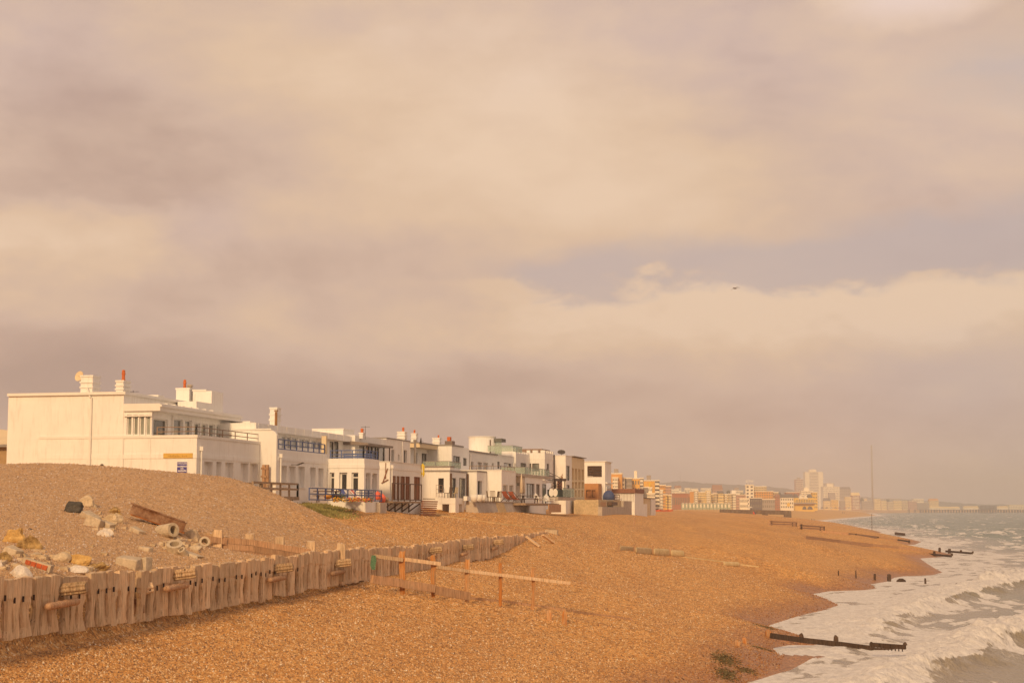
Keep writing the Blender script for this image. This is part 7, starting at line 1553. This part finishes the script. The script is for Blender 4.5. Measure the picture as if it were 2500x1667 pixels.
# yellow gabled hall with arches
d_ = 1380; yg = thing('yellow_gabled_hall', at_d(1963, 1243, d_), 'bright yellow hall with two white gables, slate roofs and dark arches below', 'hall'); q = lambda X, Y, dd=0: at_d(X, Y, d_ + dd)
a, b_ = q(1940, 1243), q(1988, 1215); MB().box(a.x, b_.x, d_, d_ + 14, a.z - 2, b_.z).build('wall', YELB, yg)
for X0, X1 in ((1949, 1960.5), (1960.8, 1973)):
    l_, r__ = q(X0, 1215), q(X1, 1215); ap = q((X0 + X1) / 2, 1207.5); b = MB(); b.poly([(l_.x, d_ - .6, l_.z - 1), (r__.x, d_ - .6, l_.z - 1), ((l_.x + r__.x) / 2, d_ - .6, ap.z), (l_.x, d_ + 6, l_.z - 1), (r__.x, d_ + 6, l_.z - 1), ((l_.x + r__.x) / 2, d_ + 6, ap.z)], [(0, 1, 2), (5, 4, 3), (0, 2, 5, 3), (2, 1, 4, 5), (1, 0, 3, 4)]); b.build('gable', WHI, yg)
for X0, X1 in ((1939.5, 1950), (1973, 1984)):
    a, b_ = q(X0, 1215), q(X1, 1206); MB().hexa([(a.x, d_, a.z), (b_.x, d_, a.z), (b_.x, d_ + 10, a.z), (a.x, d_ + 10, a.z)], [(a.x + .8, d_ + 3, b_.z), (b_.x - .8, d_ + 3, b_.z), (b_.x - .8, d_ + 7, b_.z), (a.x + .8, d_ + 7, b_.z)]).build('roof', SLT, yg)
a, b_ = q(1936, 1229), q(1990, 1226); MB().box(a.x, b_.x, d_ - 4, d_ - .1, a.z, b_.z).build('canopy', GRY, yg)
b = MB()
for k in range(11): X = 1943 + k * 4.1; a, b_ = q(X, 1226), q(X + 1.6, 1219); b.box(a.x, b_.x, d_ - .2, d_ - .02, a.z, b_.z)
o = b.build('windows', WDK, yg); o['kind'] = 'stuff'
for X0, X1 in ((1959, 1969), (1971, 1984)):
    l_, r__ = q(X0, 1243), q(X1, 1243); cx = (l_.x + r__.x) / 2; rad = (r__.x - l_.x) / 2; rr = [[(cx + rad * math.cos(t_), y_, l_.z + (2.6 / rad) * rad * math.sin(t_)) for t_ in [math.pi * j / 10 for j in range(11)]] for y_ in (d_ - .4, d_ - .05)]
    MB().rings(rr).build('arch', DKB, yg)
a, b_ = q(1921.5, 1236, -60), q(1927.5, 1227, -60); tag(MB().box(a.x, b_.x, d_ - 62, d_ - 60, a.z, b_.z).build('yellow_kiosk', YELB), 'small plain yellow kiosk left of the gabled hall', 'kiosk')
# beach huts, lamp posts and parked cars along the promenade
HUT = mat('pale_green_hut', (.44, .48, .36), .8, var=.1); HR = mat('hut_roof', (.60, .55, .46), .8)
hb = MB().box(-1.0, 1.0, 0, 2.4, -1.5, 2.1).mesh('body', HUT); hrf = MB().poly([(-1.15, -.2, 2.103), (1.15, -.2, 2.103), (0, -.2, 2.8), (-1.15, 2.6, 2.103), (1.15, 2.6, 2.103), (0, 2.6, 2.8)], [(0, 1, 2), (5, 4, 3), (0, 2, 5, 3), (2, 1, 4, 5), (1, 0, 3, 4)]).mesh('roof', HR); hdm = MB().box(-.45, .45, -.06, -.003, -.2, 1.8).mesh('door', WHI)
for k in range(14):
    X = 1668 + k * 8.6; c = at_d(X, 1237.5, 1000 + k * 2); t_ = thing('beach_hut', c, 'pale green beach hut in the long row below the cream terrace', 'beach hut', 'row of pale green beach huts'); M4 = Matrix.Translation(c); inst(hb, 'body', M4, t_); inst(hrf, 'roof', M4, t_); inst(hdm, 'door', M4, t_)
LPm = MB().tube((0, 0, -1), (0, 0, 7.5), .12, .07, n=6).tube((0, 0, 7.5), (.9, 0, 7.7), .06, .06, n=5).mesh('pole', GRY); LHm = MB().box(.7, 1.3, -.12, .12, 7.6, 7.76).mesh('lamp_head', WHI)
for k in range(16):
    X = 1612 + k * 33; dd = 760 + k * 90; c = at_d(X, 1239, dd); t_ = thing('street_lamp', c, 'thin promenade lamp post before the far seafront', 'street lamp', 'lamp posts along the far promenade'); inst(LPm, 'pole', Matrix.Translation(c), t_); inst(LHm, 'lamp_head', Matrix.Translation(c), t_)
carm = {}
for nm_, cc in (('white', (.78, .76, .72)), ('dark', (.06, .06, .07)), ('silver', (.45, .44, .42)), ('red', (.40, .07, .05))): carm[nm_] = mat('car_paint_' + nm_, cc, .35, var=.02)
bodym = {k: MB().rings([[(x, y * s__, z) for x, z in ((-2.1, .35), (-2.15, .8), (-1.5, .95), (-.9, 1.42), (.7, 1.45), (1.3, .98), (2.05, .85), (2.1, .35))] for y, s__ in ((-.85, 1), (.85, 1))]).mesh('body', v) for k, v in carm.items()}
wm_ = MB().tube((0, -.12, 0), (0, .12, 0), .33, n=10).mesh('wheel', DKB); gm_ = MB().box(-.8, .9, -.87, .87, 1.0, 1.3).mesh('window_band', WDK); rcar = random.Random(8)
for k in range(26):
    X = 1820 + k * 11.0 + rcar.uniform(-2, 2); dd = 1120 + k * 60; c = at_d(X, 1240.5, dd); kk = rcar.choice(list(carm)); t_ = thing('parked_car', c, {'white': 'white', 'dark': 'dark', 'silver': 'silver', 'red': 'red'}[kk] + ' car parked on the far promenade', 'car', kk + ' cars on the far promenade'); M4 = Matrix.Translation(c) @ Matrix.Rotation(.2, 4, 'Z'); inst(bodym[kk], 'body', M4, t_); inst(gm_, 'window_band', M4, t_)
    for x in (-1.3, 1.3): inst(wm_, 'wheel', M4 @ Matrix.Translation((x, -.86, .33)), t_)
# tall observation mast
c = at_d(2131, 1243, 3200); tz_ = at_d(2131, 1086, 3200).z; rm = 1.8
mt_ = thing('tall_mast', c, 'very tall thin grey observation mast rising far above the town', 'mast')
MB().tube((c.x, c.y, c.z - 3), (c.x, c.y, tz_), rm, rm * .82, n=16).build('shaft', mat('mast_steel', (.36, .31, .28), .5), mt_, True); MB().tube((c.x, c.y, c.z - 3), (c.x, c.y, c.z + 4), 11, 11, n=24).build('base', GRY, mt_)
# pier: deck, legs, sheds, and the skeleton of the old pier
dp = 3300; pr = thing('pier', at_d(2400, 1245, dp), 'long hazy pier deck on legs with low white sheds', 'pier'); q = lambda X, Y, dd=0: at_d(X, Y, dp + dd)
a, b_ = q(2240, 1244.4), q(2540, 1243.2); MB().box(a.x, b_.x, dp, dp + 12, a.z, b_.z).build('deck', DKB, pr); b = MB()
for k in range(44): X = 2248 + k * 6.8; a, c = q(X, 1250), q(X + (2.0 if k % 5 == 0 else .7), 1244.5); b.box(a.x, c.x, dp + 1, dp + 9, a.z - 2, c.z)
o = b.build('legs', DKB, pr); o['kind'] = 'stuff'
for X0, X1, Yt in ((2270, 2344, 1237.5), (2353, 2391, 1236.5), (2436, 2462, 1236.5)):
    a, b_ = q(X0, 1243), q(X1, Yt); MB().box(a.x, b_.x, dp + 2, dp + 10, a.z, b_.z - 1.2).build('shed', WHI, pr); MB().hexa([(a.x, dp + 1, b_.z - 1.197), (b_.x, dp + 1, b_.z - 1.197), (b_.x, dp + 11, b_.z - 1.197), (a.x, dp + 11, b_.z - 1.197)], [(a.x + 2, dp + 5, b_.z + 1.2), (b_.x - 2, dp + 5, b_.z + 1.2), (b_.x - 2, dp + 7, b_.z + 1.2), (a.x + 2, dp + 7, b_.z + 1.2)]).build('roof', CRE, pr)
pb_ = town('pier_end_building', 2464, 2520, 1232, 1243, dp + 60, WHI, 'white many-windowed building at the right edge beyond the pier', rows=3, cols=14)
rp = thing('ruined_pier', at_d(2412, 1245, 2900), 'dark skeleton of a ruined iron pier standing alone in the haze', 'ruin'); b = MB(); rr_ = random.Random(6); q2 = lambda X, Y: at_d(X, Y, 2900)
for k in range(13):
    X = 2393 + k * 3.3; top = q2(X, 1233 + rr_.uniform(-1, 3)); bot = q2(X + rr_.uniform(-1, 1), 1253); b.bar(top, bot, .5, .5); b.bar(top + Vector((0, 10, 0)), bot + Vector((0, 10, 0)), .5, .5)
b.build('columns', DKB, rp)['kind'] = 'stuff'; b = MB()
for Y in (1234.5, 1238, 1243): b.bar(q2(2392, Y), q2(2432, Y + .5), .5, .5); b.bar(q2(2392, Y) + Vector((0, 10, 0)), q2(2432, Y + .5) + Vector((0, 10, 0)), .5, .5)
for k in range(12): b.bar(q2(2393 + k * 3.3, 1234), q2(2396 + k * 3.3, 1238), .35, .35); b.bar(q2(2396 + k * 3.3, 1243), q2(2393 + k * 3.3, 1238), .35, .35)
b.build('girders', DKB, rp)
tag(MB().bar(q2(2393, 1229), q2(2399, 1229), 1, 1).build('cabin', WHI, rp), '', '') if False else None
for X, lab in ((2217, 'left of two hazy pairs of dolphins standing off the far beach'), (2232, 'right of two hazy pairs of dolphins standing off the far beach')):
    b = MB()
    for dx in (0, 3.5): a = at_d(X + dx, 1252, 2700); b.bar(a, at_d(X + dx, 1243, 2700), .9, .9)
    tag(b.build('mooring_dolphin', DKB), lab, 'post')
# hills behind the town, and the low far coast
HIL = bpy.data.materials.new('hill_woods'); HIL.use_nodes = True; t = NT(HIL.node_tree); geo = t.new('ShaderNodeNewGeometry'); n_ = t.noise(geo.outputs['Position'], .012, 5, .65)
t.put(t.n['Principled BSDF'].inputs['Base Color'], t.ramp(n_, [(.35, (.055, .060, .040)), (.6, (.11, .105, .065)), (.75, (.17, .15, .09))])); t.n['Principled BSDF'].inputs['Roughness'].default_value = 1
def ridge(prof, dd, name, dep=900):
    Xs = np.arange(prof[0][0], prof[-1][0], 2.0); Ys = np.interp(Xs, [p_[0] for p_ in prof], [p_[1] for p_ in prof]); rr = []
    nn = [fbm(np.array([x * .14]), np.array([3.3]), 77)[0] - .5 for x in Xs]; n2_ = [fbm(np.array([x * .5]), np.array([9.3]), 79)[0] - .5 for x in Xs]; n = len(Xs)
    verts = []
    for row, (dy, hf) in enumerate(((-dep, 0), (-dep * .6, .35), (-dep * .28, .75), (0, 1), (dep * .5, .6), (dep * 1.2, 0))):
        for X, Y, a_, b2 in zip(Xs, Ys, nn, n2_):
            v = at_d(X, Y + (a_ * 3.0 + b2 * 1.6) * hf, dd); verts.append((v.x * (1 + dy / dd), dd + dy, 5 + (v.z - 5) * hf))
    f = [(r_ * n + i, r_ * n + i + 1, (r_ + 1) * n + i + 1, (r_ + 1) * n + i) for r_ in range(5) for i in range(n - 1)]
    b = MB(); b.v = verts; b.f = f; o = b.build(name, HIL, None, True); o['kind'] = 'structure'
ridge([(1250, 1232), (1400, 1215), (1500, 1196), (1560, 1186), (1613, 1179), (1658, 1173.5), (1679, 1175), (1721, 1179), (1772, 1182), (1843, 1185), (1884, 1188), (1929, 1193), (1960, 1206), (2000, 1225), (2040, 1238)], 4700, 'hills')
ridge([(1820, 1238), (1900, 1216), (2000, 1214), (2100, 1212), (2160, 1216), (2230, 1219), (2300, 1224), (2360, 1229), (2420, 1231), (2500, 1231), (2600, 1232), (2700, 1236)], 5600, 'far_hills', 500)
for X, Yt, Yb, dd, lab in ((1661, 1152, 1176, 4650, 'thin radio mast on the wooded hill'), (1518, 1150, 1160, 765, 'pair of short aerials on the orange block roof')): a = at_d(X, Yb, dd); tag(MB().tube(a, at_d(X, Yt, dd), dd * .00016, dd * .00008, n=5).build('radio_mast', GRY), lab, 'mast')
# trees between the houses
tr_lab = ['dark round tree left of the white hall', 'dark tree on the slope above the cream terrace', 'low dark tree beside the slope villas', 'tree at the edge of the wooded slope', 'small tree behind the brick terrace', 'tree between the slope and the white tower', 'dark tree right of the brick hotel', 'hazy tree left of the regency houses']
LEAF = mat('far_leaves', (.07, .085, .035), .9, var=.4, scale=.4)
def leaf_tree(X, Yt, Yb, dd, label, seed):
    r_ = random.Random(seed); base = at_d(X, Yb, dd); top = at_d(X, Yt, dd); H_ = top.z - base.z; t_ = thing('broadleaf_tree', base, label, 'tree', None); MB().tube(base, base + Vector((0, 0, H_ * .5)), H_ * .04, H_ * .02, n=6).build('trunk', BROWNF, t_); b = MB()
    for k in range(420):
        v = Vector((r_.gauss(0, 1), r_.gauss(0, 1), r_.gauss(0, 1))).normalized() * (r_.random() ** .4) * H_ * .42; v.z *= .8; v *= 1 + .3 * mnoise.noise(v * .3 + Vector((seed, 0, 0))); c = base + Vector((0, 0, H_ * .62)) + v; s__ = H_ * .06
        u = Vector((r_.uniform(-1, 1), r_.uniform(-1, 1), r_.uniform(-1, 1))).normalized(); w_ = u.orthogonal().normalized(); b.poly([c - u * s__, c + w_ * s__, c + u * s__], [(0, 1, 2)])
    b.build('crown', LEAF, t_)
for k, (X, Yt, Yb, dd) in enumerate(((1634, 1193, 1215, 1850), (1730, 1197, 1215, 1750), (1702, 1199, 1215, 1750), (1780, 1196, 1212, 1800), (1812, 1202, 1220, 1500), (1900, 1200, 1220, 1700), (2103, 1214, 1235, 3000), (2167, 1217, 1235, 3300))): leaf_tree(X, Yt, Yb, dd, tr_lab[k], k)
# concrete groyne with openings, far down the beach
d0, d1 = 600.0, 560.0; cg = thing('concrete_groyne', at_d(1850, 1262, 585), 'long dark concrete groyne wall with light openings and a rounded seaward end', 'groyne'); DC = stone_mat('dark_groyne', (.15, .11, .08), (.28, .21, .15), sc=.6, bump=.4)
A_ = at_d(1758, 1242.5, 620); B_ = at_d(1925, 1246.0, 575); zT0, zT1 = A_.z, B_.z
for k, (X0, X1) in enumerate(((1758, 1836), (1836, 1862), (1862, 1875), (1875, 1896), (1896, 1915), (1915, 1926))):
    a, b_ = at_d(X0, 1243, np.interp(X0, (1758, 1926), (620, 575))), at_d(X1, 1243, np.interp(X1, (1758, 1926), (620, 575))); za, zb_ = np.interp(X0, (1758, 1926), (zT0, zT1)), np.interp(X1, (1758, 1926), (zT0, zT1)); open_ = k in (1, 3, 4)
    hh = 1.5 if open_ else 4.6
    b = MB(); b.hexa([(a.x, a.y, za - hh), (b_.x, b_.y, zb_ - hh), (b_.x, b_.y + 1.6, zb_ - hh), (a.x, a.y + 1.6, za - hh)], [(a.x, a.y, za), (b_.x, b_.y, zb_), (b_.x, b_.y + 1.6, zb_), (a.x, a.y + 1.6, za)]); b.build('wall_section', DC, cg)
    if open_: b = MB(); b.hexa([(a.x, a.y, za - 5), (b_.x, b_.y, zb_ - 5), (b_.x, b_.y + 1.6, zb_ - 5), (a.x, a.y + 1.6, za - 5)], [(a.x, a.y, za - 2.6), (b_.x, b_.y, zb_ - 2.6), (b_.x, b_.y + 1.6, zb_ - 2.6), (a.x, a.y + 1.6, za - 2.6)]); b.build('wall_section', DC, cg)
c = at_d(1926, 1246, 576); MB().lathe((c.x, c.y + .8, 0), [(1.1, c.z - 6), (1.0, c.z - .35), (.6, c.z)]).build('rounded_end', DC, cg, True)
# people
PSK = mat('person_clothes', (.10, .09, .11), .8)
def person_(X, Y, *a, **k):
    dd = k.pop('d', None)
    if dd: v = at_d(X, Y, dd); return person(Vector((v.x, dd, max(tz(v.x, dd), .1))), *a, **k)
    return person(on_ground(X, Y), *a, **k)
def person(loc, label, mt, h=1.72, pose='walk', yaw=0.0):
    J = dict(hip=(0, 0, .93), chest=(0, 0, 1.33), neck=(0, 0, 1.48), head=(.01, 0, 1.60), kl=(.10, .09, .50), fl=(.0, .10, .06), kr=(.02, -.09, .50), fr=(-.24, -.10, .10), sl=(0, .19, 1.40), el=(.06, .26, 1.12), hl=(.20, .25, .90), sr=(0, -.19, 1.40), er=(-.06, -.26, 1.12), hr=(.04, -.27, .86))
    if pose == 'sit': J.update(hip=(0, 0, .18), chest=(-.08, 0, .58), neck=(-.08, 0, .72), head=(-.06, 0, .86), kl=(.40, .12, .42), fl=(.62, .12, .05), kr=(.42, -.12, .40), fr=(.66, -.12, .05), sl=(-.08, .19, .64), el=(.1, .26, .40), hl=(.34, .15, .36), sr=(-.08, -.19, .64), er=(.1, -.26, .40), hr=(.34, -.15, .36))
    rad = dict(hip=.16, chest=.18, neck=.07, head=.12, kl=.08, fl=.06, kr=.08, fr=.06, sl=.08, el=.06, hl=.05, sr=.08, er=.06, hr=.05)
    mb = bpy.data.metaballs.new('tmp'); mb.resolution = .06; mb.render_resolution = .06; mb.threshold = .3
    for a, b_ in (('hip', 'chest'), ('chest', 'neck'), ('neck', 'head'), ('hip', 'kl'), ('kl', 'fl'), ('hip', 'kr'), ('kr', 'fr'), ('chest', 'sl'), ('sl', 'el'), ('el', 'hl'), ('chest', 'sr'), ('sr', 'er'), ('er', 'hr')):
        A, B2 = Vector(J[a]), Vector(J[b_])
        for k in range(6): u = k / 5; e = mb.elements.new(); e.co = A.lerp(B2, u); e.radius = (rad[a] * (1 - u) + rad[b_] * u) * 1.45
    tmp = bpy.data.objects.new('tmp', mb); COL.objects.link(tmp); dg = bpy.context.evaluated_depsgraph_get(); me = bpy.data.meshes.new_from_object(tmp.evaluated_get(dg)); bpy.data.objects.remove(tmp); bpy.data.metaballs.remove(mb)
    me.materials.clear(); me.materials.append(mt); me.shade_smooth(); o = bpy.data.objects.new('person', me); COL.objects.link(o); o.location = loc; o.rotation_euler = (0, 0, yaw); o.scale = (h / 1.72,) * 3; return tag(o, label, 'person')
person_(1982, 1272.5, 'person in dark clothes walking at the far waterline, left of two', PSK, yaw=.4, d=880)
person_(1987.5, 1273, 'slightly taller person walking at the far waterline, right of two', mat('grey_clothes', (.16, .15, .17), .8), h=1.85, yaw=.3, d=880)
person_(1840, 1259.5, 'person in a bright red top sitting beside the concrete groyne', mat('red_top', (.66, .09, .05), .8), pose='sit', yaw=-1.2, d=570)
person_(1843.5, 1259.8, 'person in dark clothes sitting right of the red top', PSK, pose='sit', yaw=-1.4, d=570)
person_(2057, 1252.5, 'tiny figure walking on the far golden sand, left of two', PSK, yaw=.2, h=1.9, d=1500); person_(2061, 1253.5, 'tiny figure walking on the far golden sand, right of two', mat('grey_clothes', (.16, .15, .17), .8), yaw=.6, h=1.9, d=1500)
# gull
g0 = at_d(1794, 704, 150); k = 150 / F; gl = thing('gull', g0, 'single dark gull gliding low in the sky', 'bird'); GM = mat('gull_grey', (.20, .15, .12), .8)
MB().rings([[g0 + Vector((x, r_ * math.cos(a) * 1.2, r_ * math.sin(a))) for a in [2 * math.pi * j / 8 for j in range(8)]] for x, r_ in ((-.17, .01), (-.09, .05), (0, .07), (.1, .055), (.16, .035), (.2, .01))]).build('body', GM, gl, True)
def wing(p0, p1, p2): 
    b = MB(); P_ = [g0 + Vector(p) for p in (p0, p1, p2)]; rr = []
    for p, w_ in zip(P_, (.14, .12, .015)): rr.append([p + Vector((0, -w_, 0)), p + Vector((0, 0, .015)), p + Vector((0, w_, 0)), p + Vector((0, 0, -.01))])
    return b.rings(rr).build('wing', GM, gl)
wing((-.05, 0, .03), (-.14, 0, .06), (-.36, 0, -.20)); wing((.05, 0, .03), (.18, 0, .12), (.46, 0, .03))
